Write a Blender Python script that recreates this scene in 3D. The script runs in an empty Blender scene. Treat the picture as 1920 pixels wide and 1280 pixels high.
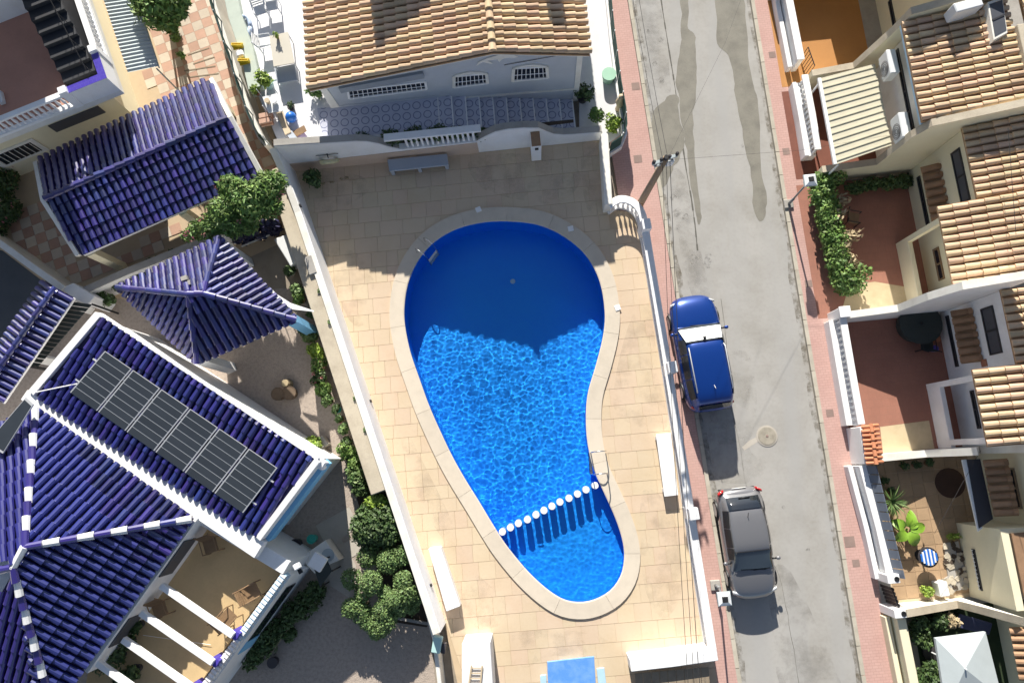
import bpy, bmesh, math, random
from mathutils import Vector, Matrix, noise
from mathutils.geometry import tessellate_polygon, intersect_point_tri_2d

random.seed(11)
S = bpy.context.scene
COL = S.collection
rad = math.radians

# ------------------------------------------------------------------ camera, sky, sun, exposure
F, H, NX, NY = 1300.0, 27.0, 1010.0, 865.0          # focal length and nadir in photo pixels, altitude in metres
_d = Vector((NX - 960, -(NY - 640), -F)).normalized()
_z = -_d
_y = (Vector((0, 1, 0)) - _z * _z.y).normalized()
_x = _y.cross(_z)
CAMR = Matrix((_x, _y, _z))                          # camera axes -> world
cam_d = bpy.data.cameras.new('camera')
cam_d.sensor_width = 36
cam_d.lens = F / 1920 * 36
cam_d.clip_end = 2000
cam = bpy.data.objects.new('camera', cam_d)
cam.matrix_world = Matrix.Translation((0, 0, H)) @ CAMR.to_4x4()
COL.objects.link(cam)
S.camera = cam

SUN_EL, SUN_AZ = rad(27.5), rad(9)
to_sun = Vector((-math.sin(SUN_AZ) * math.cos(SUN_EL), math.cos(SUN_AZ) * math.cos(SUN_EL), math.sin(SUN_EL)))
W = bpy.data.worlds.new('World')
S.world = W
W.use_nodes = True
nt = W.node_tree
sky = nt.nodes.new('ShaderNodeTexSky')
sky.sky_type = 'NISHITA'
sky.sun_disc = False
sky.sun_elevation = SUN_EL
sky.sun_rotation = -SUN_AZ
sky.altitude = 50
sky.air_density = 1.0
sky.dust_density = 0.8
sky.ozone_density = 2.5
bg = nt.nodes['Background']
bg.inputs['Strength'].default_value = 0.062
wb = nt.nodes.new('ShaderNodeHueSaturation')                # the camera's white balance leaves open shade almost neutral
wb.inputs['Saturation'].default_value = 0.78
nt.links.new(sky.outputs['Color'], wb.inputs['Color'])
nt.links.new(wb.outputs['Color'], bg.inputs['Color'])
sun_d = bpy.data.lights.new('sun', 'SUN')
sun_d.energy = 5.0
sun_d.angle = rad(0.5)
sun_d.color = (1.0, 0.945, 0.85)
sun = bpy.data.objects.new('sun', sun_d)
sun.rotation_euler = to_sun.to_track_quat('Z', 'Y').to_euler()
sun.location = (0, 0, 60)
COL.objects.link(sun)
S.view_settings.view_transform = 'Standard'
S.view_settings.look = 'None'
S.view_settings.exposure = 0.78
S.view_settings.gamma = 1.0
S.render.engine = 'CYCLES'
S.cycles.max_bounces = 14
S.cycles.diffuse_bounces = 8
S.cycles.glossy_bounces = 3
S.cycles.transmission_bounces = 10
S.cycles.transparent_max_bounces = 12
S.cycles.use_denoising = True

# ------------------------------------------------------------------ helpers
def P(px, py, z=0.0):
    """world point at height z seen at photo pixel (px, py)"""
    r = CAMR @ Vector((px - 960, -(py - 640), -F))
    return Vector((0, 0, H)) + r * ((z - H) / r.z)

def pix(p):
    q = CAMR.transposed() @ (Vector(p) - Vector((0, 0, H)))
    return 960 + F * q.x / -q.z, 640 - F * q.y / -q.z

def on_plane(px, py, pt, nrm):
    r = CAMR @ Vector((px - 960, -(py - 640), -F))
    c = Vector((0, 0, H))
    return c + r * ((Vector(pt) - c).dot(nrm) / r.dot(nrm))

E = Vector((0.99561, 0.09359, 0))                    # across the street
N = Vector((-0.09359, 0.99561, 0))                   # up the street
UP = Vector((0, 0, 1))
def EN(a, b, z=0.0): return E * a + N * b + UP * z
def en(px, py, z=0.0):
    p = P(px, py, z)
    return p.dot(E), p.dot(N)
def lerp(a, b, t): return a + (b - a) * t
def rnd(a, b): return random.uniform(a, b)

WM = {}                                              # world matrices of the objects made so far
def _parent(o, parent):
    o.parent = parent
    o.matrix_parent_inverse = WM[parent.name].inverted()

def tag(o, label=None, cat=None, group=None, kind=None):
    if label: o['label'] = label
    if cat: o['category'] = cat
    if group: o['group'] = group
    if kind: o['kind'] = kind
    return o

def thing(name, label, cat, loc, group=None):
    o = bpy.data.objects.new(name, None)
    o.empty_display_size = 0.2
    o.location = loc
    COL.objects.link(o)
    WM[o.name] = Matrix.Translation(loc)
    return tag(o, label, cat, group)

def inst(name, me, mat4, parent=None):
    o = bpy.data.objects.new(name, me)
    COL.objects.link(o)
    if parent: _parent(o, parent)
    o.matrix_basis = mat4
    WM[o.name] = mat4.copy()
    return o

class MB:
    """collects faces of one part and links them as one mesh object"""
    def __init__(s): s.v, s.f = [], []
    def add(s, vs, fs):
        k = len(s.v)
        s.v.extend([tuple(p) for p in vs])
        s.f.extend([tuple(i + k for i in f) for f in fs])
        return s
    def box(s, c, sx, sy, sz, rz=0.0, m=None):       # c is the centre of the bottom face
        R = Matrix.Rotation(rz, 3, 'Z') if m is None else m
        c = Vector(c)
        vs = [c + R @ Vector((x * sx / 2, y * sy / 2, z * sz)) for z in (0, 1) for x, y in ((-1, -1), (1, -1), (1, 1), (-1, 1))]
        return s.add(vs, [(3, 2, 1, 0), (4, 5, 6, 7), (0, 1, 5, 4), (1, 2, 6, 5), (2, 3, 7, 6), (3, 0, 4, 7)])
    def hexa(s, b, t):                               # four bottom and four top points
        return s.add(list(b) + list(t), [(3, 2, 1, 0), (4, 5, 6, 7), (0, 1, 5, 4), (1, 2, 6, 5), (2, 3, 7, 6), (3, 0, 4, 7)])
    def slab(s, q, th):                              # polygon q extruded straight down by th
        q = [Vector(p) for p in q]
        if (q[1] - q[0]).cross(q[2] - q[0]).z < 0: q.reverse()
        n = len(q)
        lo = [p - UP * th for p in q]
        fs = [tuple(range(n)), tuple(range(2 * n - 1, n - 1, -1))]
        fs += [(i + n, (i + 1) % n + n, (i + 1) % n, i) for i in range(n)]
        return s.add(q + lo, fs)
    def beam(s, a, b, w, h, up=UP):                  # bar from a to b, w wide, h deep below the line
        a, b = Vector(a), Vector(b)
        d = (b - a).normalized()
        sd = d.cross(up)
        sd = sd.normalized() * (w / 2) if sd.length > 1e-6 else Vector((w / 2, 0, 0))
        dn = sd.normalized().cross(d) * -h if True else 0
        dn = -(sd.normalized().cross(d)) * h
        return s.hexa([a - sd + dn, a + sd + dn, b + sd + dn, b - sd + dn], [a - sd, a + sd, b + sd, b - sd])
    def tube(s, pts, r, n=6, r2=None, cap=True):
        pts = [Vector(p) for p in pts]
        k0 = len(s.v)
        m = len(pts)
        ref = None
        for i, p in enumerate(pts):
            d = (pts[min(i + 1, m - 1)] - pts[max(i - 1, 0)]).normalized()
            ref = Vector((0, 0, 1)) if abs(d.z) < 0.9 else Vector((1, 0, 0))
            a = d.cross(ref).normalized()
            b = d.cross(a)
            rr = r if r2 is None else lerp(r, r2, i / max(1, m - 1))
            for j in range(n):
                t = 2 * math.pi * j / n
                s.v.append(tuple(p + a * math.cos(t) * rr + b * math.sin(t) * rr))
        for i in range(m - 1):
            for j in range(n):
                s.f.append((k0 + i * n + j, k0 + i * n + (j + 1) % n, k0 + (i + 1) * n + (j + 1) % n, k0 + (i + 1) * n + j))
        if cap:
            s.f.append(tuple(k0 + j for j in range(n))[::-1])
            s.f.append(tuple(k0 + (m - 1) * n + j for j in range(n)))
        return s
    def lathe(s, c, prof, n=12, cap=True):           # prof: (radius, height) from bottom to top
        c = Vector(c)
        k0 = len(s.v)
        for r, h in prof:
            for j in range(n):
                t = 2 * math.pi * j / n
                s.v.append((c.x + r * math.cos(t), c.y + r * math.sin(t), c.z + h))
        for i in range(len(prof) - 1):
            for j in range(n):
                s.f.append((k0 + i * n + j, k0 + i * n + (j + 1) % n, k0 + (i + 1) * n + (j + 1) % n, k0 + (i + 1) * n + j))
        if cap:
            s.f.append(tuple(k0 + j for j in range(n))[::-1])
            s.f.append(tuple(k0 + (len(prof) - 1) * n + j for j in range(n)))
        return s
    def strip(s, pts, w, z0, z1, closed=False):      # wall of width w along a plan polyline
        pts = [Vector((p[0], p[1], 0)) for p in pts]
        m = len(pts)
        L, R_ = [], []
        for i, p in enumerate(pts):
            a = pts[i - 1] if (i > 0 or closed) else p
            b = pts[(i + 1) % m] if (i < m - 1 or closed) else p
            d1 = (p - a).normalized() if (p - a).length > 1e-6 else (b - p).normalized()
            d2 = (b - p).normalized() if (b - p).length > 1e-6 else d1
            n1 = Vector((-d1.y, d1.x, 0)); n2 = Vector((-d2.y, d2.x, 0))
            nn = (n1 + n2).normalized()
            k = w / 2 / max(0.4, nn.dot(n1))
            L.append(p + nn * k); R_.append(p - nn * k)
        zz0 = z0 if isinstance(z0, (list, tuple)) else [z0] * m
        zz1 = z1 if isinstance(z1, (list, tuple)) else [z1] * m
        k0 = len(s.v)
        for i in range(m):
            for q, z in ((L[i], zz0[i]), (R_[i], zz0[i]), (R_[i], zz1[i]), (L[i], zz1[i])):
                s.v.append((q.x, q.y, z))
        for i in range(m if closed else m - 1):
            a, b = k0 + 4 * i, k0 + 4 * ((i + 1) % m)
            for j in range(4):
                s.f.append((a + j, b + j, b + (j + 1) % 4, a + (j + 1) % 4))
        if not closed:
            s.f.append((k0, k0 + 1, k0 + 2, k0 + 3))
            e = k0 + 4 * (m - 1)
            s.f.append((e + 3, e + 2, e + 1, e))
        return s
    def leaves(s, c, r, n, size, shell=0.55, squash=1.0, long=1.6):
        """n leaf-shaped quads through the outer part of an ellipsoid"""
        c = Vector(c)
        for _ in range(n):
            d = Vector((random.gauss(0, 1), random.gauss(0, 1), random.gauss(0, 1))).normalized()
            k = lerp(shell, 1.0, random.random() ** 0.6) * (1 + abs(random.gauss(0, .09)))
            p = c + Vector((d.x * r[0] * k, d.y * r[1] * k, d.z * r[2] * k))
            nn = (d * 0.8 + Vector((rnd(-1, 1), rnd(-1, 1), rnd(-.3, 1)))).normalized()
            a = nn.cross(Vector((rnd(-1, 1), rnd(-1, 1), rnd(-1, 1))))
            if a.length < 1e-3: continue
            a.normalize()
            b = nn.cross(a)
            z = size * rnd(0.6, 1.3)
            s.add([p - b * z * long * .5, p + a * z * .5 - b * z * .1, p + b * z * long * .6 + nn * z * .15, p - a * z * .5 - b * z * .1], [(0, 1, 2, 3)])
        return s
    def build(s, name, mat, parent=None, smooth=False, bevel=0.0, origin=None):
        me = bpy.data.meshes.new(name)
        if parent is None:
            if origin is None:
                xs = [v[0] for v in s.v]; ys = [v[1] for v in s.v]; zs = [v[2] for v in s.v]
                origin = Vector(((min(xs) + max(xs)) / 2, (min(ys) + max(ys)) / 2, min(zs)))
            vv = [(v[0] - origin[0], v[1] - origin[1], v[2] - origin[2]) for v in s.v]
        else:
            vv = s.v
        me.from_pydata(vv, [], s.f)
        me.materials.append(mat)
        if bevel:
            bm = bmesh.new(); bm.from_mesh(me)
            bmesh.ops.recalc_face_normals(bm, faces=bm.faces)
            bmesh.ops.bevel(bm, geom=[e for e in bm.edges if len(e.link_faces) == 2 and e.calc_face_angle(0) > 0.6],
                            offset=bevel, segments=1, affect='EDGES', clamp_overlap=True)
            bm.to_mesh(me); bm.free()
        if smooth: me.polygons.foreach_set('use_smooth', [True] * len(me.polygons))
        me.update()
        o = bpy.data.objects.new(name, me)
        COL.objects.link(o)
        if parent is None:
            o.location = origin
            WM[o.name] = Matrix.Translation(origin)
        else:
            _parent(o, parent)
            WM[o.name] = Matrix.Identity(4)
        return o
    def mesh(s, name, mat, smooth=False):
        me = bpy.data.meshes.new(name)
        me.from_pydata(s.v, [], s.f)
        me.materials.append(mat)
        if smooth: me.polygons.foreach_set('use_smooth', [True] * len(me.polygons))
        me.update()
        return me

def sheet(name, poly, z, mat, parent=None, holes=(), kind='structure', label=None):
    """flat polygon (with holes) at height z"""
    loops = [[Vector((p[0], p[1], 0)) for p in poly]] + [[Vector((p[0], p[1], 0)) for p in h] for h in holes]
    tris = tessellate_polygon(loops)
    vs = [(p.x, p.y, z) for l in loops for p in l]
    fs = []
    for a, b, c in tris:
        A, B, C = Vector(vs[a]), Vector(vs[b]), Vector(vs[c])
        fs.append((a, b, c) if (B - A).cross(C - A).z > 0 else (a, c, b))
    m = MB(); m.v = vs; m.f = fs
    o = m.build(name, mat, parent, origin=Vector((0, 0, 0)) if parent is None else None)
    if kind and parent is None: o['kind'] = kind
    if label: o['label'] = label
    return o

def inside(p, poly):
    r = False
    j = len(poly) - 1
    for i in range(len(poly)):
        a, b = poly[i], poly[j]
        if (a[1] > p[1]) != (b[1] > p[1]) and p[0] < (b[0] - a[0]) * (p[1] - a[1]) / (b[1] - a[1]) + a[0]: r = not r
        j = i
    return r

def clip_half(poly, o, n):
    """keep the part of a 2d polygon where (p-o).n >= 0"""
    out = []
    for i in range(len(poly)):
        a, b = poly[i], poly[(i + 1) % len(poly)]
        da = (a[0] - o[0]) * n[0] + (a[1] - o[1]) * n[1]
        db = (b[0] - o[0]) * n[0] + (b[1] - o[1]) * n[1]
        if da >= 0: out.append(a)
        if da * db < 0:
            t = da / (da - db)
            out.append((a[0] + (b[0] - a[0]) * t, a[1] + (b[1] - a[1]) * t))
    return out

def spline(pts, k=6, closed=True):
    """Catmull-Rom through 2d points"""
    out = []
    m = len(pts)
    for i in range(m if closed else m - 1):
        if closed: a, b, c, d = pts[i - 1], pts[i], pts[(i + 1) % m], pts[(i + 2) % m]
        else: a, b, c, d = pts[max(i - 1, 0)], pts[i], pts[i + 1], pts[min(i + 2, m - 1)]
        for j in range(k):
            t = j / k
            out.append(tuple(0.5 * ((2 * b[q]) + (-a[q] + c[q]) * t + (2 * a[q] - 5 * b[q] + 4 * c[q] - d[q]) * t * t + (-a[q] + 3 * b[q] - 3 * c[q] + d[q]) * t ** 3) for q in range(len(b))))
    if not closed: out.append(tuple(pts[-1]))
    return out

# ------------------------------------------------------------------ materials
def mat(name, col, rough=0.8, var=0.0, nscale=3.0, namt=0.15, col2=None, bump=0.0, bscale=40.0, metal=0.0, coat=0.0,
        island=0.0, detail=6.0, spec=0.5, transm=0.0, hue=0.0):
    """principled surface; var = value change from object to object, namt = mottling towards col2, island = change from leaf to leaf"""
    m = bpy.data.materials.new(name)
    m.use_nodes = True
    t = m.node_tree
    b = t.nodes['Principled BSDF']
    L = t.links.new
    nd = t.nodes.new
    b.inputs['Roughness'].default_value = rough
    b.inputs['Metallic'].default_value = metal
    b.inputs['Coat Weight'].default_value = coat
    b.inputs['Coat Roughness'].default_value = 0.08
    b.inputs['Specular IOR Level'].default_value = spec
    b.inputs['Transmission Weight'].default_value = transm
    col = tuple(col) + (1,)
    cur = None
    if namt or bump:
        geo = nd('ShaderNodeNewGeometry')
    if namt:
        c2 = tuple(col2) + (1,) if col2 else tuple(c * 0.55 for c in col[:3]) + (1,)
        n1 = nd('ShaderNodeTexNoise'); n1.inputs['Scale'].default_value = nscale; n1.inputs['Detail'].default_value = detail
        n1.inputs['Roughness'].default_value = 0.62
        L(geo.outputs['Position'], n1.inputs['Vector'])
        r = nd('ShaderNodeMapRange'); r.inputs[1].default_value = 0.42; r.inputs[2].default_value = 0.72
        r.inputs[3].default_value = 0.0; r.inputs[4].default_value = min(1, namt * 2)
        L(n1.outputs['Fac'], r.inputs[0])
        n2 = nd('ShaderNodeTexNoise'); n2.inputs['Scale'].default_value = nscale * 14; n2.inputs['Detail'].default_value = 3
        L(geo.outputs['Position'], n2.inputs['Vector'])
        r2 = nd('ShaderNodeMapRange'); r2.inputs[1].default_value = 0.45; r2.inputs[2].default_value = 0.75
        r2.inputs[3].default_value = 0.0; r2.inputs[4].default_value = namt * 0.7
        L(n2.outputs['Fac'], r2.inputs[0])
        ad = nd('ShaderNodeMath'); ad.operation = 'ADD'; ad.use_clamp = True
        L(r.outputs[0], ad.inputs[0]); L(r2.outputs[0], ad.inputs[1])
        mx = nd('ShaderNodeMix'); mx.data_type = 'RGBA'
        mx.inputs[6].default_value = col; mx.inputs[7].default_value = c2
        L(ad.outputs[0], mx.inputs[0])
        cur = mx.outputs[2]
    if var or island or hue:
        h = nd('ShaderNodeHueSaturation')
        if cur is None: h.inputs['Color'].default_value = col
        else: L(cur, h.inputs['Color'])
        src = None
        if var:
            oi = nd('ShaderNodeObjectInfo'); src = oi.outputs['Random']; amp = var
        else:
            if not (namt or bump): geo = nd('ShaderNodeNewGeometry')
            src = geo.outputs['Random Per Island']; amp = island
        r3 = nd('ShaderNodeMapRange'); r3.inputs[3].default_value = 1 - amp; r3.inputs[4].default_value = 1 + amp * 0.7
        L(src, r3.inputs[0]); L(r3.outputs[0], h.inputs['Value'])
        if hue:
            mm = nd('ShaderNodeMath'); mm.operation = 'FRACT'
            m0 = nd('ShaderNodeMath'); m0.operation = 'MULTIPLY'; m0.inputs[1].default_value = 7.31
            L(src, m0.inputs[0]); L(m0.outputs[0], mm.inputs[0])
            r4 = nd('ShaderNodeMapRange'); r4.inputs[3].default_value = 0.5 - hue; r4.inputs[4].default_value = 0.5 + hue
            L(mm.outputs[0], r4.inputs[0]); L(r4.outputs[0], h.inputs['Hue'])
        cur = h.outputs['Color']
    if cur is None: b.inputs['Base Color'].default_value = col
    else: L(cur, b.inputs['Base Color'])
    if bump:
        nb = nd('ShaderNodeTexNoise'); nb.inputs['Scale'].default_value = bscale; nb.inputs['Detail'].default_value = 4
        L(geo.outputs['Position'], nb.inputs['Vector'])
        bp = nd('ShaderNodeBump'); bp.inputs['Strength'].default_value = bump; bp.inputs['Distance'].default_value = 0.02
        L(nb.outputs['Fac'], bp.inputs['Height']); L(bp.outputs['Normal'], b.inputs['Normal'])
    return m

def grid_lines(m, sx, sy, ang, width, col, amt=1.0):
    """thin joint lines of a paving too fine to build, laid over a material's colour"""
    t = m.node_tree; nd = t.nodes.new; L = t.links.new
    b = t.nodes['Principled BSDF']
    geo = nd('ShaderNodeNewGeometry')
    mp = nd('ShaderNodeMapping'); mp.inputs['Rotation'].default_value = (0, 0, -ang)
    L(geo.outputs['Position'], mp.inputs['Vector'])
    br = nd('ShaderNodeTexBrick')
    br.inputs['Scale'].default_value = 1.0
    br.inputs['Brick Width'].default_value = sx; br.inputs['Row Height'].default_value = sy
    br.inputs['Mortar Size'].default_value = width; br.inputs['Mortar Smooth'].default_value = 0.3
    br.inputs['Color1'].default_value = (0, 0, 0, 1); br.inputs['Color2'].default_value = (.25, .25, .25, 1); br.inputs['Mortar'].default_value = (1, 1, 1, 1)
    L(mp.outputs[0], br.inputs['Vector'])
    mx = nd('ShaderNodeMix'); mx.data_type = 'RGBA'; mx.inputs[7].default_value = tuple(col) + (1,)
    ml = nd('ShaderNodeMath'); ml.operation = 'MULTIPLY'; ml.inputs[1].default_value = amt
    L(br.outputs['Color'], ml.inputs[0]); L(ml.outputs[0], mx.inputs[0])
    old = b.inputs['Base Color'].links
    if old: L(old[0].from_socket, mx.inputs[6])
    else: mx.inputs[6].default_value = b.inputs['Base Color'].default_value
    L(mx.outputs[2], b.inputs['Base Color'])
    return m

def streaks(m, col, ang):
    """traffic wear drawn out along the street"""
    t = m.node_tree; nd = t.nodes.new; L = t.links.new
    b = t.nodes['Principled BSDF']
    geo = nd('ShaderNodeNewGeometry'); mp = nd('ShaderNodeMapping')
    mp.inputs['Rotation'].default_value = (0, 0, -ang); mp.inputs['Scale'].default_value = (1.1, .07, 1)
    L(geo.outputs['Position'], mp.inputs['Vector'])
    n = nd('ShaderNodeTexNoise'); n.inputs['Scale'].default_value = 1.0; n.inputs['Detail'].default_value = 5
    L(mp.outputs[0], n.inputs['Vector'])
    r = nd('ShaderNodeMapRange'); r.inputs[1].default_value = .45; r.inputs[2].default_value = .68; r.inputs[4].default_value = .75
    L(n.outputs['Fac'], r.inputs[0])
    mx = nd('ShaderNodeMix'); mx.data_type = 'RGBA'; mx.inputs[7].default_value = tuple(col) + (1,)
    L(r.outputs[0], mx.inputs[0]); L(b.inputs['Base Color'].links[0].from_socket, mx.inputs[6]); L(mx.outputs[2], b.inputs['Base Color'])

def soft_stain(name, col, scale, amt):
    """thin dirt film: covers in blotches, clear between them"""
    m = mat(name, col, .9, nscale=scale * 2, namt=.2)
    t = m.node_tree; nd = t.nodes.new; L = t.links.new
    geo = nd('ShaderNodeNewGeometry'); n = nd('ShaderNodeTexNoise'); n.inputs['Scale'].default_value = scale; n.inputs['Detail'].default_value = 8; n.inputs['Roughness'].default_value = .65
    L(geo.outputs['Position'], n.inputs['Vector'])
    r = nd('ShaderNodeMapRange'); r.inputs[1].default_value = .45; r.inputs[2].default_value = .72; r.inputs[4].default_value = amt
    L(n.outputs['Fac'], r.inputs[0]); L(r.outputs[0], t.nodes['Principled BSDF'].inputs['Alpha'])
    return m

M = {}
M['ground'] = mat('dusty_ground', (.34, .29, .23), .95, nscale=1.2, namt=.3)
M['road'] = mat('worn_road', (.40, .387, .365), .9, nscale=.55, namt=.36, col2=(.29, .275, .245), bump=.25, bscale=60, detail=9)
streaks(M['road'], (.36, .355, .345), rad(5.4))
M['road_damp'] = mat('damp_road', (.235, .222, .185), .75, nscale=1.4, namt=.5, col2=(.165, .155, .13), bump=.2, bscale=60)
M['crack'] = mat('road_crack', (.12, .115, .10), .95, namt=0)
M['pave'] = grid_lines(mat('pink_paving', (.56, .36, .315), .9, nscale=1.1, namt=.22, col2=(.47, .27, .235), detail=9), .2, .1, rad(5.4), .006, (.36, .22, .19), .75)
M['kerb'] = mat('kerb_concrete', (.50, .46, .38), .9, var=.08, nscale=2.5, namt=.3, col2=(.33, .30, .24))
M['deck'] = mat('sand_deck_tile', (.635, .505, .36), .78, var=.035, nscale=.8, namt=.24, col2=(.56, .415, .265), bump=.2, bscale=25, hue=.008, detail=8)
M['joint'] = mat('deck_joint', (.55, .43, .29), .95, namt=.1)
M['coping'] = mat('coping_stone', (.65, .57, .46), .8, var=.05, nscale=2.0, namt=.12, bump=.1)
M['white'] = mat('white_paint', (.86, .86, .86), .75, nscale=1.6, namt=.14, col2=(.60, .575, .53), bump=.08, bscale=30)
M['offwhite'] = mat('off_white_plaster', (.80, .78, .72), .85, nscale=1.8, namt=.18, col2=(.52, .48, .40), bump=.1, bscale=30)
M['cream'] = mat('cream_plaster', (.80, .74, .54), .88, nscale=1.1, namt=.10, col2=(.56, .49, .33), bump=.1, bscale=30)
M['cement'] = mat('weathered_cement', (.55, .485, .375), .92, nscale=1.6, namt=.35, col2=(.38, .32, .24), bump=.3, bscale=22)
M['greycement'] = mat('grey_cement', (.40, .38, .35), .92, nscale=1.6, namt=.3, col2=(.27, .25, .22), bump=.3, bscale=22)
M['dado'] = mat('salmon_dado', (.60, .46, .36), .85, nscale=1.5, namt=.14)
M['greyblue'] = mat('grey_blue_plaster', (.50, .53, .57), .88, nscale=1.2, namt=.10, bump=.1)
M['bluetrim'] = mat('sky_blue_paint', (.20, .48, .74), .7, nscale=1.5, namt=.10)
M['tan'] = mat('tan_clay_tile', (.65, .475, .31), .85, var=.18, nscale=1.3, namt=.26, col2=(.41, .275, .175), bump=.15, hue=.014)
M['tanbase'] = mat('clay_pan_tile', (.42, .26, .14), .85, nscale=2.0, namt=.25)
M['brown'] = mat('brown_clay_tile', (.40, .24, .14), .8, var=.25, nscale=2.4, namt=.3, bump=.15)
M['terra'] = mat('terracotta_tile', (.60, .24, .12), .75, var=.12, nscale=3, namt=.12)
M['cobalt'] = mat('cobalt_glazed_tile', (.020, .020, .180), .42, var=.42, nscale=1.3, namt=.25, col2=(.017, .017, .09), coat=.85, hue=.015, detail=10)
M['cobalt'].node_tree.nodes['Principled BSDF'].inputs['Coat Roughness'].default_value = .28
M['cobalt'].node_tree.nodes['Principled BSDF'].inputs['Coat IOR'].default_value = 1.7
M['cobaltbase'] = mat('cobalt_pan_tile', (.012, .009, .065), .5, nscale=3, namt=.15, coat=.2)
M['glass'] = mat('window_glass', (.012, .018, .03), .06, namt=0, spec=.8)
M['screen'] = mat('window_blind', (.075, .08, .095), .5, nscale=6, namt=.1)
M['frame'] = mat('dark_window_frame', (.03, .03, .035), .5, namt=0)
M['metal'] = mat('brushed_steel', (.62, .63, .65), .25, namt=0, metal=1)
M['galv'] = mat('galvanised_sheet', (.44, .50, .52), .45, nscale=2, namt=.1, metal=.2)
M['black'] = mat('black_iron', (.015, .015, .017), .55, namt=0)
M['dark'] = mat('dark_stone', (.022, .024, .030), .6, var=.2, nscale=3, namt=.1)
M['wood'] = mat('teak_wood', (.27, .17, .09), .7, var=.1, nscale=6, namt=.25)
M['oldwood'] = mat('grey_wood', (.30, .24, .17), .85, nscale=6, namt=.25)
M['checka'] = mat('checker_tile_pink', (.53, .33, .24), .8, var=.12, nscale=2, namt=.15)
M['checkb'] = mat('checker_tile_cream', (.62, .53, .42), .8, var=.12, nscale=2, namt=.15)
M['gravel'] = mat('garden_gravel', (.46, .385, .325), .95, nscale=9, namt=.3, col2=(.24, .20, .17), bump=.8, bscale=22, detail=10)
M['path'] = mat('garden_concrete', (.50, .46, .40), .9, nscale=1.4, namt=.2)
M['patiored'] = grid_lines(mat('red_patio', (.37, .165, .115), .85, nscale=1.0, namt=.2), .3, .3, rad(5.4), .008, (.24, .13, .095), .5)
M['patiotan'] = mat('tan_patio_tile', (.44, .30, .18), .8, var=.12, nscale=1.5, namt=.2)
M['patioorange'] = mat('orange_patio', (.47, .225, .07), .8, nscale=1.2, namt=.2, col2=(.36, .16, .05))
M['patiobeige'] = mat('beige_patio', (.58, .47, .30), .85, nscale=2.5, namt=.25, col2=(.40, .32, .19))
M['maroon'] = mat('maroon_terrace', (.20, .105, .085), .8, nscale=.9, namt=.2)
M['pinkfloor'] = mat('pink_terrace', (.50, .26, .19), .8, nscale=.9, namt=.15)
M['ochre'] = mat('ochre_terrace', (.60, .44, .235), .85, nscale=1.0, namt=.15, bump=.15, bscale=90)
M['whitetile'] = mat('white_patio_tile', (.70, .70, .72), .7, nscale=2, namt=.1)
M['leaf'] = mat('leaf_green', (.13, .225, .045), .6, island=.45, namt=0, hue=.02)
M['leafdark'] = mat('leaf_dark', (.065, .115, .032), .6, island=.45, namt=0, hue=.015)
M['leaflight'] = mat('leaf_lime', (.25, .36, .05), .55, island=.35, namt=0, hue=.015)
M['leafgrey'] = mat('leaf_grey_green', (.15, .235, .075), .6, island=.4, namt=0, hue=.02)
M['flower'] = mat('pink_flower', (.62, .22, .24), .6, island=.3, namt=0)
M['bark'] = mat('bark', (.17, .12, .08), .9, nscale=8, namt=.3)
M['drystem'] = mat('dry_stem', (.45, .36, .22), .9, nscale=8, namt=.2)
M['soil'] = mat('soil', (.075, .055, .04), .95, nscale=6, namt=.3, bump=.5)
M['clay'] = mat('clay_pot', (.33, .14, .08), .8, var=.2, nscale=4, namt=.2)
M['darkpot'] = mat('dark_pot', (.05, .045, .05), .6, var=.3, namt=0)
M['net'] = mat('green_shade_net', (.022, .075, .065), .9, nscale=5, namt=.3, bump=.6, bscale=14)
M['yellow'] = mat('yellow_plastic', (.75, .52, .02), .5, namt=0)
M['bluepl'] = mat('blue_plastic', (.02, .16, .60), .4, namt=0)
M['lilac'] = mat('lilac_cloth', (.55, .45, .66), .8, namt=.1)
M['mint'] = mat('mint_plastic', (.05, .48, .38), .4, namt=0)
M['aqua'] = mat('pale_aqua_plastic', (.46, .68, .66), .5, namt=.05)
M['tableblue'] = mat('blue_table_top', (.10, .29, .72), .55, nscale=2.5, namt=.35, col2=(.25, .45, .80))
M['paleblue'] = mat('pale_blue_concrete', (.45, .66, .84), .7, nscale=2, namt=.15)
M['benchgrey'] = mat('grey_bench', (.40, .44, .50), .8, nscale=2, namt=.12)
M['lifebuoy'] = mat('faded_lifebuoy', (.66, .60, .36), .6, nscale=3, namt=.15)
M['cell'] = mat('solar_cell', (.042, .050, .060), .16, var=.1, nscale=2, namt=.1, coat=.3)
M['alu'] = mat('aluminium', (.62, .63, .64), .45, namt=0, metal=.4)
M['awning'] = mat('cream_panel', (.62, .58, .44), .6, nscale=1.5, namt=.12)
M['parasol'] = mat('pale_parasol', (.47, .52, .53), .8, nscale=2, namt=.08)
M['gazcloth'] = mat('dark_cover', (.035, .045, .042), .75, nscale=2, namt=.15)
M['concrete'] = mat('pole_timber', (.33, .235, .155), .9, nscale=4, namt=.25)
M['lampgrey'] = mat('lamp_grey', (.22, .23, .24), .5, namt=0)
M['lampglass'] = mat('lamp_diffuser', (.85, .87, .88), .35, namt=0)
M['cover'] = mat('utility_cover', (.30, .215, .185), .9, nscale=4, namt=.2)
M['manhole'] = mat('manhole_iron', (.38, .345, .28), .85, nscale=6, namt=.3)
M['stonewall'] = mat('patio_rock', (.52, .46, .36), .9, var=.25, nscale=3, namt=.3)
M['glassrail'] = mat('grey_blue_panel', (.13, .15, .19), .35, nscale=2, namt=.12)
M['cobaltflat'] = grid_lines(mat('cobalt_wall_tile', (.075, .05, .40), .3, nscale=3, namt=.1), .15, .15, rad(25), .006, (.15, .12, .5), .5)
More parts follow.
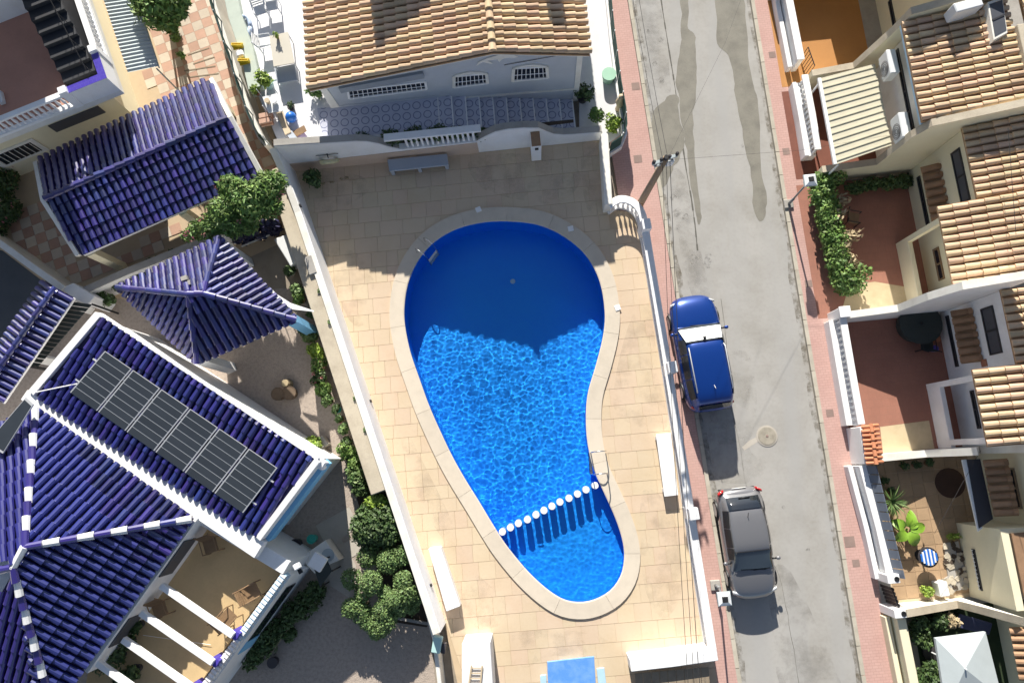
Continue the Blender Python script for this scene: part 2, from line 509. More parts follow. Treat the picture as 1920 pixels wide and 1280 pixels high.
M['cable'] = mat('cable', (.03, .03, .032), .7, namt=0)
M['scrap'] = mat('beige_plastic', (.55, .44, .30), .6, namt=.1)
M['greywhite'] = mat('appliance_white', (.72, .74, .75), .45, namt=.04)

# ------------------------------------------------------------------ ground, street
POOL_PX = [(950,413),(1010,420),(1060,443),(1100,478),(1125,525),(1135,580),(1133,625),(1120,680),(1104,735),(1100,780),(1103,830),(1115,880),(1135,925),(1155,970),(1168,1010),(1172,1045),(1165,1080),(1145,1108),(1115,1125),(1085,1130),(1055,1124),(1025,1105),(995,1078),(970,1050),(945,1018),(922,982),(898,942),(873,902),(848,858),(824,808),(803,760),(785,710),(768,660),(758,610),(757,572),(764,530),(781,490),(810,455),(850,430),(900,416)]
ZD = 0.15                                            # pool deck level
_pp = [P(x, y, ZD + .05) for x, y in POOL_PX]
POOL = spline([(p.x, p.y) for p in _pp], 4)
def offset(poly, d):
    out = []
    m = len(poly)
    for i in range(m):
        a, b = Vector(poly[i - 1]), Vector(poly[(i + 1) % m])
        t = (b - a).normalized()
        nrm = Vector((t.y, -t.x))
        out.append((poly[i][0] + nrm.x * d, poly[i][1] + nrm.y * d))
    return out
_area = sum(POOL[i - 1][0] * POOL[i][1] - POOL[i][0] * POOL[i - 1][1] for i in range(len(POOL)))
SGN = 1 if _area > 0 else -1                         # outward is +SGN
COPE = offset(POOL, SGN * 0.56)
MID = offset(POOL, SGN * 0.30)

G = 300
sheet('ground', [(-G, -G), (G, -G), (G, G), (-G, G)], -0.012, M['ground'], holes=[MID])

def road_line(x0, k, y, z=0.0):                      # photo lines along the street: x = x0 + k*y
    return P(x0 + k * y, y, z)
def long_line(x0, k, z):
    a, b = road_line(x0, k, 0, z), road_line(x0, k, 1280, z)
    d = (b - a).normalized()
    return a - d * 60, b + d * 60
l0, l1 = long_line(1183, .162, 0); r0, r1 = long_line(1405, .163, 0)
sheet('road', [l0, l1, r1, r0], 0.0, M['road'])
# pavements with kerb stones
s0, s1 = long_line(1453, .163, .12)
k0, k1 = long_line(1411, .163, .12)
rp = sheet('pavement_right', [k0, k1, s1 + E * .3, s0 + E * .3], .12, M['pave'])
q0, q1 = long_line(1176, .162, .12)
lp = sheet('pavement_left', [q0 - E * 2.0, q1 - E * 1.2, q1, q0], .12, M['pave'])
def kerbs(parent, a, b, side, ln=1.0, w=.15):
    """a..b at street level; stones stand on the pavement side"""
    d = (b - a).normalized()
    sd = Vector((-d.y, d.x, 0)) * side
    m = MB().box((0, 0, -.05), ln - .02, w, .18).mesh('kerb_stone', M['kerb'])
    n = int((b - a).length / ln)
    for i in range(n):
        c = a + d * (i + .5) * ln + sd * (w / 2 + .01)
        x, y = pix(c)
        if -80 < y < 1360:
            inst('kerb_stone', m, Matrix.Translation(c + UP * rnd(-.006, .006)) @ Matrix.Rotation(math.atan2(d.y, d.x) + rnd(-.006, .006), 4, 'Z'), parent)
kerbs(rp, r0, r1, 1)
kerbs(lp, l0, l1, -1)
# joint between the two road slabs, seen as an open crack
ck = MB()
cpts = [P(x, y, .004) for x, y in ((1238,-10),(1244,30),(1252,80),(1262,140),(1268,180),(1274,230),(1281,280),(1287,320),(1296,370),(1303,420),(1308,470))]
for i in range(len(cpts) - 1):
    a, b = cpts[i], cpts[i + 1]
    for j in range(4):
        u, v = lerp(a, b, j / 4), lerp(a, b, (j + 1) / 4)
        w0 = rnd(.012, .035)
        ck.add([u - E * w0, u + E * w0, v + E * w0, v - E * w0], [(0, 1, 2, 3)])
tag(ck.build('road_crack', M['crack']), kind='structure')
def stain(pts, z, m='road_damp', jit=4):
    pts = spline(pts, 5)
    out = []
    for x, y in pts:
        k = noise.noise(Vector((x * .05, y * .05, z * 900))) * jit + rnd(-.8, .8)
        out.append(P(x + k, y + k * .6, z))
    o = sheet('damp_patch', out, z, M[m])
    return o
stain([(1343,-20),(1390,-20),(1400,70),(1410,150),(1423,200),(1425,300),(1436,370),(1430,408),(1416,405),(1408,330),(1390,240),(1378,170),(1368,110),(1345,82),(1347,40)], .004)
stain([(1274,-20),(1290,-20),(1292,50),(1304,70),(1306,140),(1305,196),(1300,220),(1303,300),(1312,380),(1313,412),(1305,415),(1297,350),(1286,280),(1276,220),(1270,165),(1270,125),(1278,60)], .004)
stain([(1223,222),(1238,192),(1268,178),(1273,215),(1284,262),(1276,290),(1262,318),(1242,352),(1234,330),(1226,280)], .0045)
# faint old repairs, paler and darker than the rest
M['roadold'] = soft_stain('road_repair', (.31, .295, .27), .9, .42)
stain([(1190,-20),(1232,-20),(1258,170),(1222,205),(1205,80)], .003, 'roadold', 3)
stain([(1258,330),(1283,330),(1304,430),(1330,560),(1300,560),(1275,470)], .0035, 'roadold', 3)
M['roadpale'] = soft_stain('road_pale', (.50, .48, .44), .9, .7)
stain([(1335,690),(1400,660),(1420,760),(1405,840),(1440,870),(1400,905),(1330,890),(1330,790)], .003, 'roadpale', 6)
stain([(1440,1080),(1480,1070),(1560,1240),(1570,1300),(1470,1300),(1450,1180)], .003, 'roadold', 6)

# gutter grit, oil drips and a second seam
M['grit'] = soft_stain('gutter_grit', (.20, .17, .12), 2.6, .75)
M['oil'] = soft_stain('oil_drip', (.15, .145, .13), 6, .5)
def film(pts, z, m):
    sheet('road_dirt', [P(x, y, z) for x, y in spline(pts, 4)], z, M[m])
for x0, k, w in ((1405, .163, -7), (1183, .162, 8)):
    a_ = [(x0 + k * y, y) for y in range(-20, 1310, 60)]
    b_ = [(x0 + k * y + w * rnd(.5, 1.7), y) for y in range(1300, -30, -60)]
    sheet('road_dirt', [P(x, y, .0022) for x, y in a_ + b_], .0022, M['grit'])
for px, py, r_ in ((1239,75,5),(1228,120,4),(1241,150,6),(1215,60,4),(1262,370,6),(1270,398,8),(1286,408,7),(1300,486,8),(1328,480,6),(1268,430,4),(1392,274,3),(1406,248,3),(1515,1030,4),(1470,950,4),(1440,700,3),(1328,492,9)):
    film([(px + math.cos(k) * r_ * rnd(.7, 1.3), py + math.sin(k) * r_ * rnd(.7, 1.4)) for k in (0, 1, 2, 3, 4, 5)], .0052, 'oil')
ck = MB()
sp_ = [P(x, y, .005) for x, y in ((1352,560),(1362,640),(1358,700),(1372,770),(1390,850),(1402,930),(1425,1010),(1462,1080),(1480,1170),(1500,1290))]
for i in range(len(sp_) - 1):
    for j in range(5):
        u, v = lerp(sp_[i], sp_[i + 1], j / 5), lerp(sp_[i], sp_[i + 1], (j + 1) / 5)
        w0 = rnd(.003, .010)
        u = u + E * noise.noise(u * 3) * .06; v = v + E * noise.noise(v * 3) * .06
        ck.add([u - E * w0, u + E * w0, v + E * w0, v - E * w0], [(0, 1, 2, 3)])
tag(ck.build('road_crack', M['crack']), kind='structure')

# manhole in the road
t = thing('manhole_cover', 'round iron manhole cover with pale mortar ring set in the road', 'manhole', P(1438, 817, 0))
c = P(1438, 817, .006)
MB().lathe(c, [(.40, 0), (.40, .012), (.345, .014)], 28).build('mortar_ring', M['path'], t)
MB().lathe(c, [(.345, .002), (.345, .022), (.32, .026)], 28).build('lid', M['manhole'], t)
MB().lathe(c + UP * .026, [(.05, 0), (.05, .012), (.03, .014)], 10).build('lift_boss', M['cover'], t)
sheet('damp_patch', [P(x, y, .004) for x, y in ((1391,838),(1404,826),(1420,818),(1424,826),(1408,836),(1396,844))], .004, M['path'])
for px, py, s, lb in ((1192,162,.33,'brown utility cover in the left pavement beside the wall top, above the dark shadow'),
                      (1196,298,.33,'brown utility cover in the left pavement next to the utility pole'),
                      (1448,103,.28,'speckled utility cover in the right pavement, topmost of the row'),
                      (1474,284,.28,'square utility cover in the right pavement just above the street lamp'),
                      (1516,532,.28,'utility cover in the right pavement between hedge shadow and lamp shadow'),
                      (1556,774,.28,'square utility cover in the right pavement near the manhole'),
                      (1593,1015,.38,'larger grey utility cover in the right pavement by the railing wall'),
                      (1605,1055,.26,'small chipped utility cover just below the larger one')):
    c = P(px, py, .12)
    o = MB().box(c + UP * -.01, s, s, .016, rad(5.4)).build('utility_cover', M['cover'])
    tag(o, lb, 'utility cover', 'utility covers in the pavements')

# ------------------------------------------------------------------ pool deck and pool
WL = Vector((.35349, -.93544, 0))                    # direction of the pool's left wall
C0 = Vector((-8.724, 8.161, 0))
CORN = Vector((-10.15, 11.88, 0))                    # corner of left and back wall
BW = Vector((.99538, .09602, 0))                     # direction of the back wall
def lw(t): return C0 + WL * t
DECK = [CORN, CORN + BW * 12.75, P(1140, 392, ZD), P(1210, 400, ZD), P(1340, 1245, ZD), P(1375, 1500, ZD), P(905, 1500, ZD), lw(14.5)]
DECK = [(p.x, p.y) for p in DECK]
db = sheet('pool_deck', DECK, ZD - .02, M['joint'], holes=[MID])
# rows of paving tiles, each a piece of its own; cut where the coping starts
def deck_tiles():
    todo = []
    b0, b1 = -16.5, 14
    row = b0
    while row < b1:
        h = random.choice((.64, .64, .64, .50))
        a = -13 + random.choice((0, 0, -.31)) + rnd(-.05, .05)
        while a < 9:
            w = random.choice((.62, .62, .62, .62, .94, .46))
            q = [EN(a + .0055, row + .0055), EN(a + w - .0055, row + .0055), EN(a + w - .0055, row + h - .0055), EN(a + .0055, row + h - .0055)]
            a += w
            poly = [(p.x, p.y) for p in q]
            cx = sum(p[0] for p in poly) / 4; cy = sum(p[1] for p in poly) / 4
            if inside((cx, cy), POOL) and all(inside(p, POOL) for p in poly): continue
            # outer outline of the deck
            up = cy > 9.2
            for i in ((0, 7, 1) if up else (7, 3)):
                A, B = DECK[i], DECK[(i + 1) % len(DECK)]
                if len(poly) > 2: poly = clip_half(poly, A, (B[1] - A[1], A[0] - B[0]))
            if len(poly) < 3: continue
            if not inside((sum(p[0] for p in poly) / len(poly), sum(p[1] for p in poly) / len(poly)), DECK): continue
            # cut along the coping's middle line
            near = [k for k in range(len(MID)) if (MID[k][0] - cx) ** 2 + (MID[k][1] - cy) ** 2 < 1.3]
            if near:
                k = min(near, key=lambda k: (MID[k][0] - cx) ** 2 + (MID[k][1] - cy) ** 2)
                A, B = Vector(MID[k - 1]), Vector(MID[(k + 1) % len(MID)])
                tt = (B - A).normalized()
                nn = Vector((tt.y, -tt.x)) * SGN
                poly = clip_half(poly, MID[k], nn)
                if len(poly) < 3: continue
            if all(inside(p, COPE) for p in poly): continue
            if inside((cx, cy), POOL): continue
            todo.append((poly, cx, cy))
        row += h
    return todo
tl = deck_tiles()
def _vis(q):
    x, y = pix((q[1], q[2], ZD))
    return -20 < x < 1940 and -20 < y < 1300
vis = [q for q in tl if _vis(q)]
vis.sort(key=lambda q: -abs(sum(q[0][i - 1][0] * q[0][i][1] - q[0][i][0] * q[0][i - 1][1] for i in range(len(q[0])))))
rest = [q for q in tl if not _vis(q)] + vis[300:]
def tile_poly(mb, poly, z, th=.03):
    zz = z + rnd(-.002, .002)
    mb.slab([(p[0], p[1], zz) for p in poly], th)
for poly, cx, cy in vis[:300]:
    m = MB(); tile_poly(m, poly, ZD)
    m.build('paving_tile', M['deck'], db)
if rest:
    m = MB()
    for poly, cx, cy in rest: tile_poly(m, poly, ZD)
    tag(m.build('paving_tile_field', M['deck'], db), kind='stuff')

# dirt on the deck: along the walls and in the shaded corner
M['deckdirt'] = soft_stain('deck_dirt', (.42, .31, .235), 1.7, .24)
M['deckwash'] = soft_stain('deck_wash', (.44, .36, .29), 1.1, .25)
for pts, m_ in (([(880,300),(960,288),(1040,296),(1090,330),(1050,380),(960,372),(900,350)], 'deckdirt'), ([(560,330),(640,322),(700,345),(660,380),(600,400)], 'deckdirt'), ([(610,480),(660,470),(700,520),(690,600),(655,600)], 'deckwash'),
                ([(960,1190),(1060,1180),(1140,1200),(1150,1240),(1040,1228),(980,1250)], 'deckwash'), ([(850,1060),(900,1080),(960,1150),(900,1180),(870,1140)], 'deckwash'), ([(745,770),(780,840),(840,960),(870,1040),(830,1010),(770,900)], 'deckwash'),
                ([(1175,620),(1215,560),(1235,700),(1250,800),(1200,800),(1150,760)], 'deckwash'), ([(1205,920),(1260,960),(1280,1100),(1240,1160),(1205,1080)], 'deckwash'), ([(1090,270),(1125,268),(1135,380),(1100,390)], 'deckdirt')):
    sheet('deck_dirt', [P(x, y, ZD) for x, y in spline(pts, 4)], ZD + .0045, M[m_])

pool = thing('swimming_pool', 'kidney shaped swimming pool with cobalt mosaic and pale stone coping', 'swimming pool', Vector((POOL[0][0], POOL[0][1] - 6, -1.5)))
M['mosaic'] = grid_lines(mat('cobalt_mosaic', (.010, .315, .985), .35, nscale=.9, namt=.16, col2=(.006, .21, .94)), .05, .05, rad(5.4), .004, (.05, .45, .96), .6)
ZW = 0.03                                            # water level
ZF, ZK = -1.35, -.62                                 # pool floor, children's pool floor
d0, d1 = P(930, 1003, ZW), P(1128, 904, ZW)          # line of the divider
def side_of(p): return (d1.x - d0.x) * (p[1] - d0.y) - (d1.y - d0.y) * (p[0] - d0.x)
ring = MB()
n = len(POOL)
for i in range(n):
    a, b = POOL[i], POOL[(i + 1) % n]
    ring.add([(a[0], a[1], .155), (b[0], b[1], .155), (b[0], b[1], ZF), (a[0], a[1], ZF)], [(0, 1, 2, 3) if SGN < 0 else (3, 2, 1, 0)])
ring.build('basin_wall', M['mosaic'], pool)
sheet('basin_floor', POOL, ZF, M['mosaic'], pool)
kid = clip_half(POOL, (d0.x, d0.y), (-(d1.y - d0.y), d1.x - d0.x))
kid2 = clip_half(POOL, (d0.x, d0.y), ((d1.y - d0.y), -(d1.x - d0.x)))
small = kid if sum(p[1] for p in kid) / len(kid) < sum(p[1] for p in kid2) / len(kid2) else kid2
sheet('shallow_floor', offset(small, .002), ZK, M['mosaic'], pool)
dv = (d1 - d0).normalized()
MB().strip([d0 - dv * .15, d1 + dv * .15], .26, ZF, ZK + .015).build('divider_wall', M['mosaic'], pool)
# coping: long curved stones
nst = 22
per = []
acc = [0]
for i in range(n): acc.append(acc[-1] + (Vector(POOL[i]) - Vector(POOL[(i + 1) % n])).length)
def ring_at(sv, off):
    sv %= acc[-1]
    for i in range(n):
        if acc[i + 1] >= sv:
            t = (sv - acc[i]) / (acc[i + 1] - acc[i])
            a, b = Vector(off[i]), Vector(off[(i + 1) % n])
            return a + (b - a) * t
INN = offset(POOL, -SGN * .03)
for k in range(nst):
    sa, sb = acc[-1] * k / nst, acc[-1] * (k + 1) / nst - .008
    mb = MB(); st = 8
    for j in range(st + 1):
        sv = lerp(sa, sb, j / st)
        a, b = ring_at(sv, INN), ring_at(sv, COPE)
        a2 = a + (b - a) * .06
        for q, z in ((a, ZD - .01), (a, ZD + .05), (a2, ZD + .066), (b, ZD + .06), (b, ZD - .015)): mb.v.append((q.x, q.y, z))
    for j in range(st):
        for q in range(5):
            mb.f.append((5 * j + q, 5 * j + (q + 1) % 5, 5 * j + 5 + (q + 1) % 5, 5 * j + 5 + q))
    mb.f.append((4, 3, 2, 1, 0)); mb.f.append(tuple(5 * st + q for q in range(5)))
    mb.build('coping_stone', M['coping'], pool)
for px, py in ((897, 393), (1070, 429), (1158, 577)):
    c = P(px, py, ZD + .06)
    MB().box(c, .22, .22, .025, rad(rnd(0, 30))).build('skimmer_lid', M['white'], pool, bevel=.008)
MB().lathe(P(962, 531, ZF) , [(.11, 0), (.11, .02), (.06, .03)], 14).build('floor_drain', M['greywhite'], pool)
for px, py in ((942,997),(957,989),(972,981),(989,974),(1005,965),(1020,957),(1035,949),(1050,941),(1067,934),(1083,926),(1099,918),(1116,910)):
    c = P(px, py, .16); c.z = ZK
    MB().lathe(c, [(.125, 0), (.125, .74), (.135, .75), (.135, .775), (.12, .785)], 14).build('divider_bollard', M['white'], pool, smooth=False)

# ------------------------------------------------------------------ water
def water():
    xs = [p[0] for p in POOL]; ys = [p[1] for p in POOL]
    st = .04
    out = offset(POOL, SGN * .10)
    nx = int((max(xs) - min(xs) + .4) / st); ny = int((max(ys) - min(ys) + .4) / st)
    x0, y0 = min(xs) - .2, min(ys) - .2
    idx, vs, fs = {}, [], []
    def hgt(x, y):
        h = noise.noise(Vector((x * 1.5, y * 1.5, .3))) * .010 + noise.noise(Vector((x * 3.6, y * 3.2, 5.3))) * .0062 + noise.noise(Vector((x * 7.0 + 9, y * 7.0, 1.7))) * .0040
        h += noise.noise(Vector((x * 12.5, y * 12.5 + 4, 3.1))) * .0017
        return h * .8 * WAVE * (1 + .45 * noise.noise(Vector((x * .35, y * .35, 8))))
    rows = []
    for j in range(ny + 1):
        y = y0 + j * st
        cr = []
        for i in range(len(out)):
            a, b = out[i - 1], out[i]
            if (a[1] > y) != (b[1] > y): cr.append((b[0] - a[0]) * (y - a[1]) / (b[1] - a[1]) + a[0])
        rows.append(sorted(cr))
    for j in range(ny + 1):
        cr = rows[j]
        for i in range(nx + 1):
            x = x0 + i * st
            if sum(1 for c in cr if c < x) % 2:
                idx[i, j] = len(vs)
                vs.append((x, y0 + j * st, ZW + hgt(x, y0 + j * st)))
    for (i, j), k in idx.items():
        q = (idx.get((i + 1, j)), idx.get((i + 1, j + 1)), idx.get((i, j + 1)))
        if None not in q: fs.append((k,) + q)
    m = MB(); m.v = vs; m.f = fs
    w = bpy.data.materials.new('pool_water'); w.use_nodes = True
    t = w.node_tree
    g = t.nodes.new('ShaderNodeBsdfRefraction')
    g.inputs['IOR'].default_value = 1.27
    g.inputs['Roughness'].default_value = 0
    g.inputs['Color'].default_value = (.80, .95, 1, 1)
    t.links.new(g.outputs[0], t.nodes['Material Output'].inputs['Surface'])
    o = m.build('water', w, smooth=True)
    o['kind'] = 'structure'
    o.cycles.is_caustics_caster = True
    return o
WAVE = 1.0
wobj = water()
for o in bpy.data.objects:
    if o.name.split('.')[0] in ('basin_wall', 'basin_floor', 'shallow_floor', 'divider_wall', 'divider_bollard', 'floor_drain'):
        o.cycles.is_caustics_receiver = True
sun_d.cycles.is_caustics_light = True

# ------------------------------------------------------------------ shared builders: balustrades, tiled roofs, plants
BAL = MB().lathe((0, 0, 0), [(.055, 0), (.055, .06), (.03, .12), (.062, .30), (.05, .42), (.028, .60), (.05, .68), (.05, .74)], 8, False).mesh('baluster', M['white'], True)
BALSQ = MB().box((0, 0, 0), .085, .085, 1).mesh('baluster', M['white'])
def along(pts, step, start=None):
    """points and headings at equal steps along a plan polyline"""
    pts = [Vector((p[0], p[1], 0)) for p in pts]
    out, carry = [], step / 2 if start is None else start
    for a, b in zip(pts, pts[1:]):
        l = (b - a).length
        d = (b - a) / l
        while carry < l:
            out.append((a + d * carry, math.atan2(d.y, d.x)))
            carry += step
        carry -= l
    return out
def balustrade(t, pts, z0, plinth=.25, h=.62, rail=.28, pw=.26, pitch=.22, me=None, rail_mat='white', posts=(), base_mat='white'):
    MB().strip(pts, pw, z0 - .15, z0 + plinth).build('plinth', M[base_mat], t, bevel=.012)
    MB().strip(pts, rail, z0 + plinth + h, z0 + plinth + h + .10).build('rail', M[rail_mat], t, bevel=.015)
    for p, a in along(pts, pitch):
        inst('baluster', me or BAL, Matrix.Translation((p.x, p.y, z0 + plinth - .004)) @ Matrix.Rotation(a, 4, 'Z') @ Matrix.Diagonal((1, 1, (h + .008) / (1 if me else .74), 1)), t)
    for q in posts:
        q = Vector(q)
        a = math.atan2(E.y, E.x)
        MB().box((q.x, q.y, z0 - .15), .36, .36, plinth + h + .33, a).box((q.x, q.y, z0 + plinth + h + .18), .42, .42, .06, a).build('post', M['white'], t, bevel=.015)

def barrel(name, m, r=.11, th=.02, seg=5, flat=1.0):
    """one curved roof tile, unit length along y, mouth at y = 0"""
    mb = MB()
    for y, rr, z in ((0, r, .05), (1, r * .84, 0)):
        for j in range(seg + 1):
            t = math.pi * j / seg
            mb.v.append((-rr * math.cos(t), y, z + rr * math.sin(t) * flat))
    k = seg + 1
    for j in range(seg): mb.f.append((j, j + 1, k + j + 1, k + j))
    mb.f.append(tuple(range(seg, -1, -1)))
    return mb.mesh(name, m, False)
TILE = {k: barrel('roof_tile', M[k]) for k in ('tan', 'brown', 'cobalt', 'terra', 'white')}

class Roof:
    """tiles of one building: the 300 that show largest are objects, the rest one mesh"""
    def __init__(s): s.items = []
    def plane(s, poly, part, kind, pitch=.27, ln=.5, r=.11, lift=.015, jit=1.0):
        poly = [Vector(p) for p in poly]
        u = (poly[1] - poly[0]).normalized()
        nrm = (poly[1] - poly[0]).cross(poly[2] - poly[1]).normalized()
        if nrm.z < 0: nrm = -nrm
        v = nrm.cross(u)
        if v.dot(poly[2] - poly[0]) < 0: v = -v
        uu = v.cross(nrm)
        p2 = [((p - poly[0]).dot(u), (p - poly[0]).dot(v)) for p in poly]
        lo, hi = min(p[0] for p in p2), max(p[0] for p in p2)
        nc = max(1, round((hi - lo) / pitch))
        pt = (hi - lo) / nc
        k = pt / .27 * (r / .11)
        for i in range(nc):
            x = lo + (i + .5) * pt
            cr = []
            for a, b in zip(p2, p2[1:] + p2[:1]):
                if (a[0] > x) != (b[0] > x): cr.append(a[1] + (b[1] - a[1]) * (x - a[0]) / (b[0] - a[0]))
            cr.sort()
            if len(cr) < 2: continue
            t0, t1 = cr[0] - .05, cr[-1]
            y = t0
            while y < t1 - .06:
                l = min(ln, t1 - y)
                q = poly[0] + u * (x + rnd(-.008, .008) * jit) + v * (y + rnd(-.012, .012) * jit) + nrm * (lift + rnd(0, .008) * jit)
                w = rnd(-.018, .018) * jit
                vv = (v + uu * w).normalized()
                m = Matrix((( uu.x * k, vv.x * l * 1.1, nrm.x * k, q.x), (uu.y * k, vv.y * l * 1.1, nrm.y * k, q.y), (uu.z * k, vv.z * l * 1.1, nrm.z * k, q.z), (0, 0, 0, 1)))
                s.items.append((m, TILE[kind], part))
                y += ln
    def caps(s, a, b, part, kinds, ln=.45, r=.14):
        """ridge or hip tiles from a up to b; kinds alternate"""
        a, b = Vector(a), Vector(b)
        d = (b - a); L = d.length; d /= L
        sd = d.cross(UP).normalized(); nrm = sd.cross(d)
        n = max(1, round(L / ln)); l = L / n; k = r / .11
        for i in range(n):
            q = a + d * (l * i) + nrm * .02
            m = Matrix(((sd.x * k, d.x * l * 1.08, nrm.x * k, q.x), (sd.y * k, d.y * l * 1.08, nrm.y * k, q.y), (sd.z * k, d.z * l * 1.08, nrm.z * k, q.z), (0, 0, 0, 1)))
            s.items.append((m, TILE[kinds[i % len(kinds)]], part))
    def done(s, cap=300, name='roof_tile'):
        def key(it):
            x, y = pix(it[0].translation)
            ok = -6 < x < 1926 and -6 < y < 1286
            return (0 if ok else 1, (x - 960) ** 2 + (y - 640) ** 2)
        s.items.sort(key=key)
        vis = [it for it in s.items if key(it)[0] == 0][:cap]
        for m, me, part in vis: inst(name, me, m, part)
        rest = {}
        for m, me, part in s.items[len(vis):]: rest.setdefault((part.name, me.materials[0].name), [part, me, []])[2].append(m)
        for part, me, ms in rest.values():
            mb = MB()
            co = [v.co.copy() for v in me.vertices]; fs = [tuple(p.vertices) for p in me.polygons]
            for m in ms: mb.add([m @ c for c in co], fs)
            tag(mb.build(name + '_field', me.materials[0], part), kind='stuff')

def bush(name, label, cat, c, r, n, size, m='leaf', group=None, lobes=6, stem=True, flowers=0, part='foliage', shell=.45, squash=.7):
    """a shrub of many small leaves in uneven lobes over a few stems"""
    c = Vector(c)
    t = thing(name, label, cat, c, group)
    mb = MB(); st = MB()
    rx, ry, rz = r
    for i in range(lobes):
        a = 2 * math.pi * i / lobes + rnd(-.4, .4)
        k = rnd(.15, .62) if lobes > 1 else 0
        q = c + Vector((math.cos(a) * rx * k, math.sin(a) * ry * k, rz * rnd(.8, 1.15)))
        s = rnd(.42, .62) if lobes > 1 else 1
        mb.leaves(q, (rx * s, ry * s, rz * s * .9), n // lobes, size, shell)
        st.tube([c, lerp(c, q, .6) + Vector((rnd(-.05, .05), rnd(-.05, .05), 0)), q], .028, 5, .01)
    mb.leaves(c + UP * rz * .7, (rx * .75, ry * .75, rz * .6), n // 4, size, .2)
    mb.build(part, M[m], t)
    if stem: st.build('stem', M['bark'], t)
    if flowers:
        fl = MB()
        for i in range(flowers):
            a = rnd(0, 6.28); k = math.sqrt(random.random()) * .95
            fl.leaves(c + Vector((math.cos(a) * rx * k, math.sin(a) * ry * k, rz * rnd(1.1, 1.7))), (.07, .07, .05), 5, .045)
        fl.build('blossom', M['flower'], t)
    return t

def pot_plant(label, c, pr, ph, r, n, size, m='leaf', pot='clay', group='potted plants along the garden wall', name='potted_plant', flowers=0):
    c = Vector(c)
    t = thing(name, label, 'potted plant', c, group)
    MB().lathe(c, [(pr * .7, 0), (pr, ph * .85), (pr * 1.08, ph * .86), (pr * 1.08, ph), (pr * .9, ph), (pr * .88, ph * .9)], 14).build('pot', M[pot], t)
    mb = MB()
    for i in range(5):
        a = rnd(0, 6.28); k = rnd(.1, .5)
        mb.leaves(c + Vector((math.cos(a) * r * k, math.sin(a) * r * k, ph + r * rnd(.35, .8))), (r * .6, r * .6, r * .5), n // 5, size, .3)
    mb.build('foliage', M[m], t)
    if flowers:
        fl = MB()
        for i in range(flowers):
            a = rnd(0, 6.28); k = math.sqrt(random.random()) * .8
            fl.leaves(c + Vector((math.cos(a) * r * k, math.sin(a) * r * k, ph + r * rnd(.8, 1.25))), (.05, .05, .04), 5, .04)
        fl.build('blossom', M['flower'], t)
    return t

# ------------------------------------------------------------------ walls round the pool
def bw(t, z=0.0, off=0.0):                           # along the back wall, off = behind its face
    n2 = Vector((-BW.y, BW.x, 0))
    p = Vector((-10.15, 11.83, 0)) + BW * t + n2 * off
    return Vector((p.x, p.y, z))
t = thing('boundary_wall', 'white wavy topped wall with salmon foot behind the pool', 'wall', bw(6, 0))
prof = [(0, 2.42), (1.0, 2.36), (2.0, 2.26), (3.1, 2.16), (3.5, 2.05), (3.9, 1.78), (4.25, 1.42), (4.6, 1.16), (4.75, 1.12), (7.70, 1.12), (7.85, 1.28), (8.1, 1.5), (8.5, 1.78), (9.0, 1.88), (9.6, 1.86), (10.2, 1.72), (10.5, 1.38), (10.8, 1.08), (11.2, .92), (12.0, .86), (12.75, .82)]
mb = MB()
for i in range(len(prof) - 1):
    (a, za), (b, zb) = prof[i], prof[i + 1]
    mb.hexa([bw(a, 0), bw(b, 0), bw(b, 0, .26), bw(a, 0, .26)], [bw(a, za), bw(b, zb), bw(b, zb, .26), bw(a, za, .26)])
mb.build('wall_body', M['white'], t)
mb = MB()
for i in range(len(prof) - 1):                       # rough cement coat on the crest
    (a, za), (b, zb) = prof[i], prof[i + 1]
    if 4.6 <= a < 7.7: continue
    mb.hexa([bw(a, za + .002, .03), bw(b, zb + .002, .03), bw(b, zb + .002, .29), bw(a, za + .002, .29)], [bw(a, za + .03, .03), bw(b, zb + .03, .03), bw(b, zb + .03, .29), bw(a, za + .03, .29)])
mb.build('wall_cap', M['greycement'], t)
mb = MB()
for a, b, z0, z1 in ((.35, 3.2, .62, .60), (3.2, 7.75, .60, 1.02)):
    pass
mb.hexa([bw(.0, ZD, -.03), bw(7.72, ZD, -.03), bw(7.72, ZD, .01), bw(.0, ZD, .01)], [bw(.0, .85, -.03), bw(7.72, 1.06, -.03), bw(7.72, 1.06, .01), bw(.0, .85, .01)])
mb.build('dado', M['dado'], t)
for k in range(14):
    q = bw(4.95 + k * .205, 1.118, .12)
    inst('baluster', BALSQ, Matrix.Translation(q) @ Matrix.Rotation(math.atan2(BW.y, BW.x), 4, 'Z') @ Matrix.Diagonal((1, 1, .76, 1)), t)
MB().hexa([bw(4.15, 1.87, .0), bw(7.95, 1.87, .0), bw(7.95, 1.87, .3), bw(4.15, 1.87, .3)], [bw(4.15, 1.98, .0), bw(7.95, 1.98, .0), bw(7.95, 1.98, .3), bw(4.15, 1.98, .3)]).build('rail', M['white'], t, bevel=.015)

